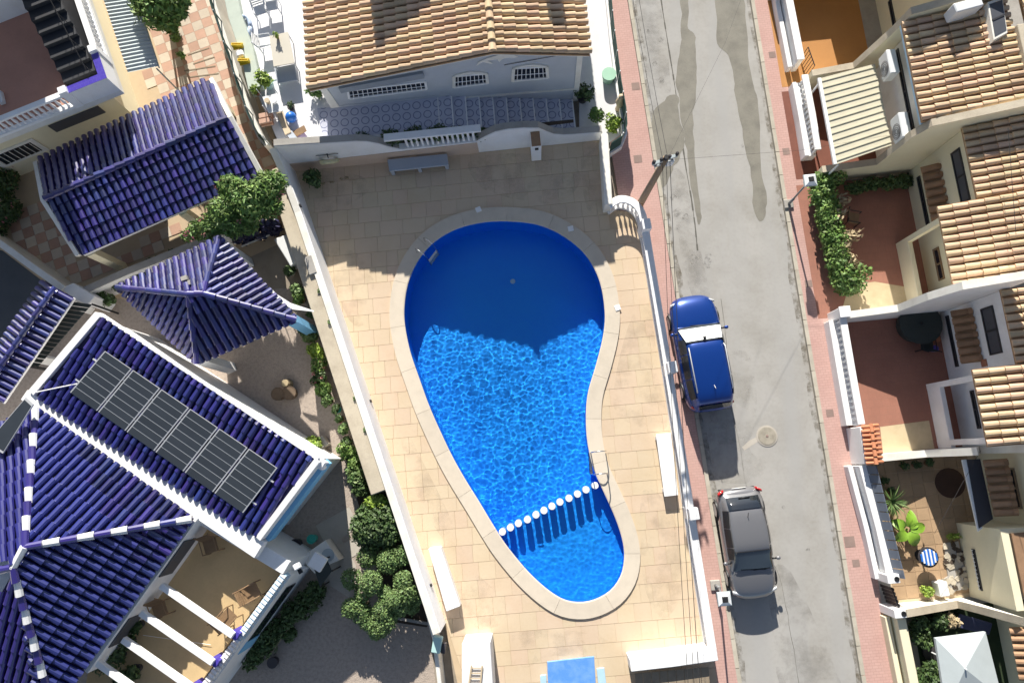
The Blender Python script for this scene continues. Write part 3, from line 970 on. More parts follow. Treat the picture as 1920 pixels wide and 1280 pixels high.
t = thing('shower_pillar', 'short white pillar with rusty brown top in front of the wavy wall', 'pillar', bw(10.05, ZD))
MB().hexa([bw(9.85, ZD, -.62), bw(10.25, ZD, -.62), bw(10.25, ZD, -.005), bw(9.85, ZD, -.005)], [bw(9.85, 1.45, -.62), bw(10.25, 1.45, -.62), bw(10.25, 1.45, -.005), bw(9.85, 1.45, -.005)]).build('pillar_body', M['white'], t, bevel=.015)
MB().hexa([bw(9.87, 1.452, -.60), bw(10.23, 1.452, -.60), bw(10.23, 1.452, -.01), bw(9.87, 1.452, -.01)], [bw(9.87, 1.50, -.60), bw(10.23, 1.50, -.60), bw(10.23, 1.50, -.01), bw(9.87, 1.50, -.01)]).build('pillar_cap', M['brown'], t)
MB().hexa([bw(9.99, 1.16, -.635), bw(10.13, 1.16, -.635), bw(10.13, 1.16, -.6), bw(9.99, 1.16, -.6)], [bw(9.99, 1.34, -.635), bw(10.13, 1.34, -.635), bw(10.13, 1.34, -.6), bw(9.99, 1.34, -.6)]).build('socket_box', M['black'], t)

# left wall: white face to the pool, weathered ledge behind it
Ln = Vector((WL.y, -WL.x, 0))                        # away from the pool
if Ln.x > 0: Ln = -Ln
t = thing('boundary_wall', 'long white wall with cream crest along the pool\'s left side', 'wall', lw(4))
a, b = lw(-3.95) + Ln * .13, lw(15) + Ln * .13
zs = [(-3.95, 2.3), (-3.0, 1.75), (-1.5, 1.56), (15, 1.56)]
MB().strip([lw(s) + Ln * .13 for s, z in zs], .26, 0, [z for s, z in zs]).build('wall_body', M['white'], t)
MB().strip([lw(s) + Ln * .15 for s, z in zs], .24, [z + .002 for s, z in zs], [z + .03 for s, z in zs]).build('wall_cap', M['offwhite'], t)
for px, py in ((562, 386), (694, 752), (807, 1097)):
    p = on_plane(px, py, lw(0), Ln)
    MB().box(p - UP * .1 - Ln * .02, .10, .06, .18, math.atan2(WL.y, WL.x)).build('lamp_box', M['black'], t)
t = thing('planter_wall', 'wide weathered cement wall beside the white pool wall', 'wall', lw(0) + Ln * .6)
A = [P(528, 300, 1.5), P(543, 433, 1.5), P(634, 724, 1.5), P(712, 922, 1.5)]
tt = [(q - C0).dot(WL) for q in A]
MB().strip([lw(s) + Ln * .56 for s in (-3.6, 2, 7, tt[3])], .56, 0, [1.5, 1.5, 1.5, 1.5]).build('wall_body', M['cement'], t, bevel=.02)
for px, py, w, l in ((583, 498, .3, .75),):
    p = P(px, py, 1.52)
    MB().box(p, w, l, .10, math.atan2(WL.y, WL.x) - math.pi / 2).build('raised_block', M['greycement'], t, bevel=.02)
MB().strip([lw(s) + Ln * .285 for s in (-3.4, tt[3])], .012, 1.49, 1.5025).build('open_joint', M['crack'], t)
for s in (1.8, 3.1, 6.2, 7.4):                       # small weeds growing in the open joint
    bush('weed', ['tiny dry weed in the wall joint beside the green pot row', 'small dry weed on the wall crest near the pool shadow edge', 'tiny weed on the wall crest near the lower garden', 'little weed in the wall joint above the round bush'][(1.8, 3.1, 6.2, 7.4).index(s)],
         'weed', lw(s) + Ln * .3 + UP * 1.5, (.09, .12, .05), 40, .05, 'leafgrey', 'weeds in the wall joint', lobes=3, stem=False)
t = thing('planter_wall', 'thin white garden wall along the topiary bed', 'wall', P(790, 1100, 0))
MB().strip([P(x, y, .9) for x, y in ((752, 985), (772, 1050), (797, 1130), (815, 1200), (826, 1300), (835, 1420))], .15, 0, .9).build('wall_body', M['offwhite'], t, bevel=.02)

# white box bench built against the left wall
t = thing('wall_bench', 'white masonry block bench built against the left pool wall', 'bench', P(835, 1085, ZD))
q = [P(x, y, .62) for x, y in ((803, 1028), (826, 1025), (863, 1136), (837, 1146))]
MB().slab(q, .47).build('bench_body', M['white'], t, bevel=.02)
t = thing('storage_bench', 'long low white bench beside the street balustrade', 'bench', P(1250, 870, ZD))
q = [P(x, y, .50) for x, y in ((1230, 814), (1258, 811), (1272, 928), (1246, 931))]
MB().slab(q, .08).build('seat', M['white'], t, bevel=.015)
for k in (.06, .9):
    a, b = lerp(q[0], q[3], k), lerp(q[1], q[2], k)
    MB().beam(a - UP * .082, b - UP * .082, .12, .27).build('leg', M['white'], t)
MB().slab([lerp(q[0], q[1], .1) - UP * .085, lerp(q[0], q[1], .9) - UP * .085, lerp(q[3], q[2], .9) - UP * .085, lerp(q[3], q[2], .1) - UP * .085], .2).build('side_panel', M['white'], t)

# grey bench by the back wall
t = thing('bench', 'grey block bench standing against the salmon foot of the back wall', 'bench', P(785, 308, ZD))
q = [P(x, y, .62) for x, y in ((726, 299), (838, 288), (841, 309), (730, 321))]
MB().slab(q, .10).build('seat', M['benchgrey'], t, bevel=.015)
for k in (.04, .5, .96):
    a, b = lerp(q[0], q[1], k), lerp(q[3], q[2], k)
    MB().beam(a - UP * .102, lerp(a, b, .97) - UP * .102, .14, .366).build('leg', M['benchgrey'], t)
# life ring on its bracket
t = thing('life_ring', 'faded yellow life ring hanging on a wall bracket behind the pool', 'life ring', bw(1.75, .9))
c = bw(1.72, 1.0, -.14)
mb = MB()
ringp = [c + BW * (math.cos(6.2832 * i / 20) * .31) + UP * (math.sin(6.2832 * i / 20) * .31) + Vector((0, -.18 * math.sin(6.2832 * i / 20), 0)) for i in range(21)]
mb.tube(ringp, .085, 8).build('ring', M['lifebuoy'], t, smooth=True)
MB().tube([bw(1.3, 1.42, -.05), bw(2.2, 1.42, -.05)], .015, 6).tube([bw(1.75, 1.42, .0), bw(1.75, 1.25, -.12)], .02, 6).build('bracket', M['black'], t)
# plant in a tipped pot
t = pot_plant('leafy plant in a dark pot leaning below the life ring', P(593, 345, ZD), .2, .3, .5, 420, .11, 'leafdark', 'darkpot', None)
MB().tube([P(592, 342, .3), P(580, 326, .9)], .02, 5).build('cane', M['offwhite'], t)
for i, (px, py) in enumerate(((606, 345), (622, 342), (640, 336), (650, 334))):
    bush('fallen_leaves', ['few pale fallen petals beside the dark pot', 'pale scrap of petals right of the dark pot', 'larger pale scrap of petals on the shaded deck', 'smallest pale petal scrap farthest from the pot'][i], 'petals', P(px, py, ZD), (.09, .07, .01), 14, .05, 'drystem', 'petals on the deck', lobes=1, stem=False)

# street side balustrade of the pool
t = thing('balustrade', 'white balustrade with flat rail between pool deck and pavement', 'balustrade', P(1260, 700, ZD))
RT = 1.0
def rp_(x, y): return P(x, y, RT)
c1 = [(1142, 384), (1160, 373), (1178, 374), (1193, 383), (1203, 397), (1208, 414), (1211, 432)]
pts = [rp_(x, y) for x, y in spline(c1, 3, False)] + [rp_(1222, 500), rp_(1247, 650), rp_(1274, 820), rp_(1303, 1010), rp_(1338, 1228)]
balustrade(t, pts, ZD, .13, .58, .30, .24, .20)
for px, py in ((1210, 425), (1258, 690), (1298, 962)):
    q = rp_(px, py)
    MB().box((q.x, q.y, ZD - .1), .34, .42, 1.30, rad(-81 + 90)).build('post', M['white'], t, bevel=.02)
MB().strip([rp_(1133, 252), rp_(1141, 384)], .30, 0, 1.05).build('end_wall', M['offwhite'], t, bevel=.02)
t = thing('boundary_wall', 'white end wall closing the deck at the bottom right corner', 'wall', P(1262, 1235, ZD))
MB().strip([P(x, y, 1.05) for x, y in ((1182, 1247), (1260, 1238), (1345, 1226))], .42, 0, 1.05).build('wall_body', M['white'], t, bevel=.02)
# stainless pool ladders
def ladder(label, a, b, drop):
    """a, b: pixel feet of the two rails on the coping; drop: direction into the water"""
    t = thing('pool_ladder', label, 'ladder', P(*a, ZD + .06), 'steel pool ladders')
    d = Vector(drop).normalized()
    for q in (a, b):
        p = P(*q, ZD + .06)
        path = [p, p + UP * .45 + d * .02, p + UP * .62 + d * .14, p + UP * .66 + d * .32, p + UP * .55 + d * .48, p + UP * .2 + d * .55, p - UP * .9 + d * .58]
        path = spline([tuple(v) for v in path], 4, False)
        MB().tube(path, .021, 8).build('rail', M['metal'], t, smooth=True)
    pa, pb = P(*a, ZD + .06), P(*b, ZD + .06)
    for z in (-.15, -.42, -.7):
        MB().beam(pa + d * .57 + UP * z, pb + d * .57 + UP * z, .09, .03).build('step', M['metal'], t)
ladder('steel ladder on the shaded upper left edge of the pool', (782, 473), (797, 453), (.77, -.55, 0))
ladder('steel ladder on the pool\'s right edge above the bollards', (1135, 845), (1138, 886), (-1, -.1, 0))

# things at the bottom edge of the deck
t = thing('garden_shed', 'white flat roofed hut at the bottom of the deck', 'hut', P(893, 1245, ZD))
q = [P(x, y, 1.5) for x, y in ((866, 1206), (919, 1203), (925, 1300), (866, 1300))]
MB().slab(q, 1.35).build('hut_body', M['white'], t, bevel=.02)
t = thing('wooden_ladder', 'pale wooden ladder lying on the white hut roof', 'ladder', P(895, 1262, 1.5))
a0, a1, b0, b1 = [P(x, y, 1.58) for x, y in ((884, 1247), (872, 1330), (904, 1247), (896, 1330))]
MB().beam(a0, a1, .05, .05).build('stile', M['scrap'], t); MB().beam(b0, b1, .05, .05).build('stile', M['scrap'], t)
for k in range(8):
    MB().beam(lerp(a0, a1, .06 + k * .12) - UP * .01, lerp(b0, b1, .06 + k * .12) - UP * .01, .035, .03).build('rung', M['scrap'], t)
t = thing('picnic_table', 'bright blue concrete table at the bottom edge of the deck', 'table', P(1070, 1270, ZD))
q = [P(x, y, .8) for x, y in ((1026, 1240), (1114, 1230), (1121, 1345), (1030, 1355))]
MB().slab(q, .09).build('table_top', M['tableblue'], t, bevel=.012)
for k in (.2, .8):
    MB().beam(lerp(lerp(q[0], q[3], k), lerp(q[1], q[2], k), .25) - UP * .092, lerp(lerp(q[0], q[3], k), lerp(q[1], q[2], k), .75) - UP * .092, .2, .55).build('leg', M['paleblue'], t)
for lb, w in (('pale blue slab bench left of the blue table', ((1013, 1266), (1024, 1264), (1030, 1350), (1015, 1350))), ('pale blue slab bench right of the blue table', ((1119, 1253), (1133, 1251), (1145, 1345), (1128, 1345)))):
    t = thing('bench', lb, 'bench', P(*w[0], ZD), 'pale blue benches')
    q = [P(x, y, .5) for x, y in w]
    MB().slab(q, .1).build('seat', M['paleblue'], t, bevel=.012)
    MB().beam(lerp(lerp(q[0], q[1], .5), lerp(q[3], q[2], .5), .1) - UP * .102, lerp(lerp(q[0], q[1], .5), lerp(q[3], q[2], .5), .9) - UP * .102, .12, .25).build('leg', M['paleblue'], t)
t = thing('awning', 'brown slatted awning below the deck\'s bottom right wall', 'awning', P(1270, 1290, .4))
for k in range(9):
    MB().slab([P(x, y, .75) for x, y in ((1190 + k * 15.5, 1262 - k * 1.4), (1204.5 + k * 15.5, 1260.7 - k * 1.4), (1215 + k * 15.5, 1390), (1200 + k * 15.5, 1390))], .03).build('slat', M['oldwood'], t)
MB().tube([P(1190, 1300, .70), P(1345, 1290, .70)], .03, 6).build('support', M['black'], t)
t = thing('meter_box', 'pale aqua plastic box on the thin garden wall', 'box', P(822, 1210, .9))
MB().box(P(821, 1205, .9), .32, .55, .3, rad(-8)).build('box_body', M['aqua'], t, bevel=.03)
MB().box(P(833, 1212, .9), .14, .34, .22, rad(-8)).build('box_flap', M['darkpot'], t)

# ------------------------------------------------------------------ house above the pool
HA = Vector((-8.30, 13.94, 0))                       # left end of its south wall, in plan
def hw(a, z, off=0.0):                               # along the wall, off = to the back
    p = HA + E * a + N * off
    return Vector((p.x, p.y, z))
ZT = 1.46                                            # level of its terrace
tt = sheet('terrace', [P(425, -60, ZT), P(447, 60, ZT), P(478, 165, ZT), P(520, 262, ZT), hw(-.9, 0, -1.72), hw(4.3, 0, -1.45), hw(4.3, 0, 9)], ZT, M['whitetile'])
mb = MB().strip([hw(-2.2, 0, -1.72), hw(4.28, 0, -1.42)], .05, 0, ZT - .003)
tag(mb.build('terrace_wall', M['white']), kind='structure')
sheet('side_yard', [P(x, y, .128) for x, y in ((1085, -80), (1134, -80), (1148, 60), (1161, 160), (1170, 212), (1168, 250), (1142, 268), (1086, 250))], .128, M['whitetile'])
# stairs along the south wall, patterned treads
M['whirl'] = mat('patterned_tread', (.52, .54, .64), .6, nscale=2, namt=.1)
def whirl(m):
    """printed ring-and-bar pattern of the cement tiles"""
    t = m.node_tree; nd = t.nodes.new; L = t.links.new
    b = t.nodes['Principled BSDF']
    geo = nd('ShaderNodeNewGeometry'); mp = nd('ShaderNodeMapping')
    mp.inputs['Rotation'].default_value = (0, 0, -rad(5.4)); mp.inputs['Scale'].default_value = (2.4, 2.4, 0)
    L(geo.outputs['Position'], mp.inputs['Vector'])
    fr = nd('ShaderNodeVectorMath'); fr.operation = 'FRACTION'; L(mp.outputs[0], fr.inputs[0])
    sb = nd('ShaderNodeVectorMath'); sb.operation = 'SUBTRACT'; sb.inputs[1].default_value = (.5, .5, 0); L(fr.outputs[0], sb.inputs[0])
    ln = nd('ShaderNodeVectorMath'); ln.operation = 'LENGTH'; L(sb.outputs[0], ln.inputs[0])
    a = nd('ShaderNodeMath'); a.operation = 'SUBTRACT'; a.inputs[1].default_value = .36; L(ln.outputs['Value'], a.inputs[0])
    c = nd('ShaderNodeMath'); c.operation = 'ABSOLUTE'; L(a.outputs[0], c.inputs[0])
    d = nd('ShaderNodeMath'); d.operation = 'LESS_THAN'; d.inputs[1].default_value = .045; L(c.outputs[0], d.inputs[0])
    mx = nd('ShaderNodeMix'); mx.data_type = 'RGBA'; mx.inputs[7].default_value = (.20, .22, .34, 1)
    L(d.outputs[0], mx.inputs[0]); L(b.inputs['Base Color'].links[0].from_socket, mx.inputs[6]); L(mx.outputs[2], b.inputs['Base Color'])
whirl(M['whirl'])
sheet('terrace_floor', [hw(-.6, 0, .02), hw(-.4, 0, -1.35), hw(4.25, 0, -1.35), hw(4.25, 0, .02)], ZT + .008, M['whirl'])
t = thing('garden_stairs', 'tiled stairs climbing along the grey house wall behind the pool', 'stairs', hw(7, 0, -.7))
ns = 10
for k in range(ns):
    a0 = 4.30 + k * .545
    z = ZT - (k + 1) * (ZT - .12) / (ns + .0)
    w0 = -1.45 + .012 * k
    MB().hexa([hw(a0, 0, w0), hw(a0 + .56, 0, w0), hw(a0 + .56, 0, 0), hw(a0, 0, 0)], [hw(a0, z + .134, w0), hw(a0 + .545, z + .134, w0), hw(a0 + .545, z + .134, 0), hw(a0, z + .134, 0)]).build('step', M['whirl'], t)
    MB().hexa([hw(a0 + .50, z + .1345, w0), hw(a0 + .552, z + .1345, w0), hw(a0 + .552, z + .1345, -.03), hw(a0 + .50, z + .1345, -.03)], [hw(a0 + .50, z + .142, w0), hw(a0 + .552, z + .142, w0), hw(a0 + .552, z + .142, -.03), hw(a0 + .50, z + .142, -.03)]).build('nosing', M['white'], t)
# planting strip between stairs and the pool wall
gs = [('low dark shrub below the patterned terrace, left end of the bed', 1.3, .45), ('dark shrub in the bed under the balustrade, second from left', 2.3, .5), ('dark shrub in the bed above the middle of the balustrade', 3.2, .5), ('dark shrub beside the top of the tiled stairs', 4.1, .5), ('bushy shrub at the upper stairs, tallest in the bed', 4.9, .62), ('small dark shrub beside the middle of the stairs', 5.9, .42), ('small shrub by the lower stairs behind the wall crest', 8.2, .42), ('small shrub by the lowest steps near the gate post', 9.1, .42)]
for lb, a, s in gs:
    z = ZT if a < 4.3 else max(.2, ZT - (a - 4.3) * .26)
    bush('bed_shrub', lb, 'shrub', hw(a, z - .25, -1.55), (s, .33, .34), 520, .075, 'leafdark', 'shrubs in the bed behind the pool wall', lobes=5)
sheet('planting_bed', [hw(.3, 0, -1.34), hw(.3, 0, -1.74), hw(9.6, 0, -1.5), hw(9.6, 0, -1.36)], ZT - .35, M['soil'])

house = thing('house', 'grey blue house with tan tiled roof and dolphin relief above the pool', 'house', hw(5, .1, 3))
aR = 9.95
prof = [(0, 3.22), (6.68, 4.34), (aR, 3.66)]
DEP = 9.0
mb = MB()
mb.add([hw(0, 0), hw(aR, 0), hw(aR, 3.6), hw(6.68, 4.28), hw(0, 3.16)], [(0, 1, 2, 3, 4)])
mb.add([hw(0, 0, DEP), hw(aR, 0, DEP), hw(aR, 3.6, DEP), hw(6.68, 4.28, DEP), hw(0, 3.16, DEP)], [(4, 3, 2, 1, 0)])
mb.add([hw(0, 0), hw(0, 3.16), hw(0, 3.16, DEP), hw(0, 0, DEP)], [(0, 1, 2, 3)])
mb.add([hw(aR, 0), hw(aR, 3.6), hw(aR, 3.6, DEP), hw(aR, 0, DEP)], [(3, 2, 1, 0)])
mb.build('wall', M['greyblue'], house)
MB().hexa([hw(-.03, ZT, -.035), hw(.32, ZT, -.035), hw(.32, ZT, .3), hw(-.03, ZT, .3)], [hw(-.03, 3.10, -.035), hw(.22, 3.14, -.035), hw(.22, 3.14, .3), hw(-.03, 3.10, .3)]).build('corner_pilaster', M['offwhite'], house)
MB().hexa([hw(aR - .18, .1, -.035), hw(aR + .03, .1, -.035), hw(aR + .03, .1, .3), hw(aR - .18, .1, .3)], [hw(aR - .18, 3.55, -.035), hw(aR + .03, 3.52, -.035), hw(aR + .03, 3.52, .3), hw(aR - .18, 3.55, .3)]).build('corner_pilaster', M['offwhite'], house)
MB().hexa([hw(.3, ZT, -.03), hw(4.4, ZT, -.03), hw(4.4, ZT, .0), hw(.3, ZT, .0)], [hw(.3, ZT + .12, -.03), hw(4.4, ZT + .12, -.03), hw(4.4, ZT + .12, .0), hw(.3, ZT + .12, .0)]).build('skirting', M['greyblue'], house)
MB().hexa([hw(4.4, 1.2, -.04), hw(9.8, 1.0, -.04), hw(9.8, 1.0, .0), hw(4.4, 1.2, .0)], [hw(4.4, 1.3, -.04), hw(9.8, 1.1, -.04), hw(9.8, 1.1, .0), hw(4.4, 1.3, .0)]).build('skirting', M['offwhite'], house)
MB().hexa([hw(.7, 2.62, -.12), hw(4.0, 3.06, -.12), hw(4.0, 3.06, 0), hw(.7, 2.62, 0)], [hw(.7, 2.95, -.12), hw(4.0, 3.40, -.12), hw(4.0, 3.40, 0), hw(.7, 2.95, 0)]).build('shutter_box', mat('grey_shutter_box', (.30, .33, .37), .85, namt=.1), house)
WN = -N
def window(px, bars, label=None):
    """barred window; px: corner pixels left-bottom, right-bottom, right-top, left-top on the south wall"""
    q = [on_plane(x, y, HA, N) for x, y in px]
    o = WN * .01
    w = MB().add([p + o for p in q], [(0, 1, 2, 3)]).build('window', M['glass'], house)
    fr = MB()
    arch = []
    for a, b in zip(q, q[1:] + q[:1]): fr.beam(a + WN * .05, b + WN * .05, .09, .05, WN)
    fr.build('frame', M['white'], w)
    bb = MB()
    for k in range(1, bars):
        f = k / bars
        top = lerp(q[3], q[2], f)
        bb.tube([lerp(q[0], q[1], f) + WN * .06, top + WN * .06], .016, 5)
    bb.tube([lerp(q[0], q[3], .5) + WN * .06, lerp(q[1], q[2], .5) + WN * .06], .016, 5)
    bb.build('bars', M['white'], w)
    return w, q
window([(655, 184), (800, 166), (797, 152), (652, 169)], 16)
for px in ([(851, 163), (914, 155), (912, 137), (851, 142)], [(961, 151), (1027, 145), (1025, 124), (963, 127)]):
    w, q = window(px, 8)
    # arched surround
    m_ = (q[2] + q[3]) / 2
    arc = [lerp(q[3], q[2], k / 10) + UP * (.16 * math.sin(math.pi * k / 10)) for k in range(11)]
    MB().add([p + WN * .009 for p in arc], [tuple(range(10, -1, -1))]).build('arch_glass', M['glass'], w)
    sr = MB()
    path = [q[0]] + arc + [q[1]]
    for a, b in zip(path, path[1:]): sr.beam(a + WN * .06 - UP * 0, b + WN * .06, .12, .06, WN)
    sr.build('surround', M['offwhite'], w)
    bb = MB()
    for k in range(1, 8): bb.tube([lerp(q[3], q[2], k / 8) + WN * .06, lerp(q[3], q[2], k / 8) + UP * (.15 * math.sin(math.pi * k / 8)) + WN * .06], .014, 4)
    bb.build('arch_bars', M['white'], w)
# dolphin relief on the gable
dol = [(893,124),(897,117),(905,113),(912,110),(922,107),(932,104),(940,101),(950,101),(957,104),(964,104),(972,107),(964,109),(955,109),(945,110),(940,113),(936,117),(933,112),(924,113),(914,114),(920,117),(924,120),(914,119),(906,117),(900,120)]
q = [on_plane(x, y, HA + WN * .03, N) for x, y in dol]
lo = [on_plane(x, y, HA, N) for x, y in dol]
tri = tessellate_polygon([q])
mb = MB().add(q, [tuple(t_) for t_ in tri]); k = len(q)
mb.v.extend([tuple(p) for p in lo]); mb.f.extend([(i, (i + 1) % k, (i + 1) % k + k, i + k) for i in range(k)])
mb.build('dolphin_relief', M['offwhite'], house)
# roof planes
OV = .22
zl, zr_, zrid = 3.26, 3.72, 4.40
rd = MB()
e1 = hw(-.35, 3.20, -OV); e2 = hw(-.35, 3.20, DEP); r1 = hw(6.68, zrid, -OV); r2 = hw(6.68, zrid, DEP); f1 = hw(aR + .25, 3.66, -OV); f2 = hw(aR + .25, 3.66, DEP)
rd.slab([e1, r1, r2, e2], .07); rd.slab([r1, f1, f2, r2], .07)
roof = rd.build('roof', M['tanbase'], house)
R = Roof()
R.plane([e2, e1, r1, r2], roof, 'tan', .285, .46)
R.plane([f1, f2, r2, r1], roof, 'tan', .285, .46)
R.caps(hw(6.68, zrid + .04, -OV), hw(6.68, zrid + .04, DEP), roof, ['tan'], .42, .15)
R.done(296)
MB().beam(e1 - UP * .072 + N * .06, r1 - UP * .072 + N * .06, .10, .05).beam(r1 - UP * .072 + N * .06, f1 - UP * .072 + N * .06, .10, .05).build('verge', M['offwhite'], house)
# upper storey and chimney stand beyond the frame and throw the shade seen on the tiles
up_ = MB().hexa([hw(2.2, 3.2, 3.7), hw(5.9, 3.2, 3.7), hw(5.9, 3.2, 8.8), hw(2.2, 3.2, 8.8)], [hw(2.2, 5.35, 3.7), hw(5.9, 4.75, 3.7), hw(5.9, 4.75, 8.8), hw(2.2, 5.35, 8.8)]).build('unseen_upper_room', M['white'], house)
MB().hexa([hw(8.6, 3.4, 4.6), hw(9.2, 3.4, 4.6), hw(9.2, 3.4, 5.2), hw(8.6, 3.4, 5.2)], [hw(8.6, 6.0, 4.6), hw(9.2, 6.0, 4.6), hw(9.2, 6.0, 5.2), hw(8.6, 6.0, 5.2)]).build('chimney', M['offwhite'], house)
MB().tube([on_plane(1085, 96, HA, N) + WN * .03, on_plane(945, 121, HA, N) + WN * .03], .012, 5).build('wall_cable', M['cable'], house)

# yard fence on the street side of that house
t = thing('fence', 'low wall with dark green netting beside the pavement above the pool', 'fence', P(1160, 130, 0))
fp = [P(x, y, .9) for x, y in ((1138, -60), (1150, 60), (1163, 160), (1172, 210), (1174, 240), (1165, 262), (1145, 275))]
MB().strip(fp, .2, 0, .45).build('low_wall', M['white'], t)
MB().strip(fp, .03, .45, 1.25).build('netting', M['net'], t)
for p, a in along(fp, .9): MB().tube([(p.x, p.y, .4), (p.x, p.y, 1.3)], .025, 6).build('post', M['white'], t)
bush('yard_shrub', 'bright green shrub at the foot of the tiled stairs', 'shrub', P(1116, 222, .3), (.38, .38, .35), 420, .08, 'leaf', lobes=5)
bush('yard_shrub', 'light green plants in the fenced corner by the pavement', 'shrub', P(1148, 238, .2), (.42, .4, .3), 420, .08, 'leaflight', lobes=5)
pot_plant('dark round plant in a black pot at the house\'s right corner', P(1092, 188, .12), .24, .35, .5, 420, .085, 'leafdark', 'darkpot', None)
MB_ = MB().lathe(P(1140, 150, .1), [(.22, 0), (.30, .45), (.30, .47), (.26, .47)], 14)
tag(MB_.build('green_bucket', mat('green_bucket', (.35, .60, .45), .6, namt=.1)), 'pale green bucket beside the netted fence', 'bucket')
t = thing('garden_statue', 'sand coloured garden ornament by the fence', 'ornament', P(1160, 200, .1))
MB().lathe(P(1160, 205, .1), [(.16, 0), (.12, .3), (.2, .6), (.1, .9), (.13, 1.0), (.05, 1.1)], 12).build('figure', M['scrap'], t, smooth=True)

# ------------------------------------------------------------------ white patio left of that house
def on_t(x, y): return P(x, y, ZT)
M['patiodot'] = mat('dotted_patio', (.74, .74, .77), .6, nscale=2, namt=.08)
sheet('white_patio', [on_t(450, -60), on_t(590, -60), on_t(600, 200), on_t(590, 250), on_t(530, 255), on_t(490, 165)], ZT + .003, M['patiodot'])
t = thing('patio_table', 'pale glass topped patio table with white frame', 'table', on_t(525, 100))
q = [P(x, y, ZT + .7) for x, y in ((505, 68), (540, 60), (552, 118), (513, 125))]
MB().slab(q, .04).build('table_top', mat('beige_table', (.60, .56, .47), .4, namt=.05), t)
for p in q: MB().tube([lerp(p, sum(q, Vector()) / 4, .08) - UP * .041, lerp(p, sum(q, Vector()) / 4, .08) - UP * .7], .025, 6).build('leg', M['white'], t)
def chair(label, px, ang, group, z=None, m='white', fr='greywhite', s=1.0):
    c = P(px[0], px[1], ZT if z is None else z)
    t = thing('patio_chair', label, 'chair', c, group)
    R_ = Matrix.Rotation(ang, 3, 'Z')
    def w(x, y, z_): return c + R_ @ Vector((x * s, y * s, z_ * s))
    MB().slab([w(-.24, -.24, .43), w(.24, -.24, .43), w(.24, .24, .43), w(-.24, .24, .43)], .03).build('seat', M[m], t)
    for k in range(5):
        y0 = .46 + k * .09
        MB().hexa([w(-.23, .22 + k * .03, y0), w(.23, .22 + k * .03, y0), w(.23, .25 + k * .03, y0), w(-.23, .25 + k * .03, y0)], [w(-.23, .23 + k * .03, y0 + .065), w(.23, .23 + k * .03, y0 + .065), w(.23, .26 + k * .03, y0 + .065), w(-.23, .26 + k * .03, y0 + .065)]).build('back_slat', M[m], t)
    for x in (-.25, .25):
        MB().tube([w(x, .24, 0), w(x, .24, .45), w(x, .40, .95)], .022 * s, 6).build('leg', M[fr], t)
        MB().tube([w(x, -.24, 0), w(x, -.24, .62), w(x, .28, .64)], .022 * s, 6).build('leg', M[fr], t)
    return t
chair('white metal patio chair, left one at the head of the table', (495, 30), rad(20), 'white patio chairs')
chair('white metal patio chair, right one at the head of the table', (517, 22), rad(10), 'white patio chairs')
chair('white patio chair at the table\'s left side', (505, 92), rad(100), 'white patio chairs')
pot_plant('small lime plant in a pot on the patio table', P(521, 72, ZT + .71), .07, .12, .16, 90, .05, 'leaflight', 'greywhite' if False else 'clay', None)
t = thing('patio_cabinet', 'grey lounger frame below the patio table', 'lounger', on_t(535, 150))
q = [P(x, y, ZT + .35) for x, y in ((514, 128), (552, 120), (557, 150), (520, 156))]
MB().slab(q, .05).build('seat', M['benchgrey'], t)
for p in q: MB().tube([p - UP * .051, p - UP * .35], .02, 5).build('leg', M['greywhite'], t)
pot_plant('lime leaved plant in an aqua pot on the white patio', on_t(507, 162), .22, .35, .42, 420, .085, 'leaflight', 'aqua', None)
pot_plant('small green plant left of the lime plant', on_t(484, 176), .14, .2, .24, 200, .06, 'leaflight', 'clay', None)
t = thing('fence', 'dark green shade netting fence between checkered yard and white patio', 'fence', on_t(440, 120))
fp = [P(x, y, 1.9) for x, y in ((378, -60), (392, 0), (415, 70), (438, 140), (458, 200), (478, 245), (492, 262))]
MB().strip(fp, .22, 0, 1.45).build('low_wall', M['offwhite'], t)
nb = MB()
for i in range(len(fp) - 1):
    for j in range(6):
        a, b = lerp(fp[i], fp[i + 1], j / 6), lerp(fp[i], fp[i + 1], (j + 1) / 6)
        o1, o2 = E * (-.14 + .06 * math.sin(i * 6 + j)), E * (-.14 + .06 * math.sin(i * 6 + j + 1))
        nb.hexa([Vector((a.x, a.y, .7)) + o1, Vector((b.x, b.y, .7)) + o2, Vector((b.x + .02, b.y, .7)) + o2, Vector((a.x + .02, a.y, .7)) + o1],
                [Vector((a.x, a.y, 2.15)) - o1 * .5, Vector((b.x, b.y, 2.15)) - o2 * .5, Vector((b.x + .02, b.y, 2.15)) - o2 * .5, Vector((a.x + .02, a.y, 2.15)) - o1 * .5])
nb.build('netting', M['net'], t)
for p, a in along(fp, 1.5): MB().tube([(p.x + .1, p.y, 1.4), (p.x + .1, p.y, 2.2)], .025, 6).build('post', M['galv'], t)
t = thing('planter_wall', 'pale green low wall strip between netting and white patio', 'wall', on_t(445, 60))
MB().strip([P(x, y, ZT + .35) for x, y in ((425, -40), (440, 30), (462, 95), (478, 165))], .55, ZT - .3, ZT + .35).build('wall_body', mat('pale_green_wall', (.52, .58, .50), .85, namt=.1), t, bevel=.02)
for px, py, lb in ((447, 88, 'yellow plastic crate on the pale green wall, upper one'), (459, 117, 'yellow plastic crate on the pale green wall, lower one')):
    c = P(px, py, ZT + .352)
    o = MB().box(c, .42, .22, .03, rad(15)).strip([c + Vector((math.cos(a) * .21, math.sin(a) * .12, 0)) for a in (.3, 2.8, 3.5, 5.9)], .03, c.z, c.z + .2, True).build('crate', M['yellow'])
    tag(o, lb, 'crate', 'yellow crates')
c = P(452, 104, ZT + .352)
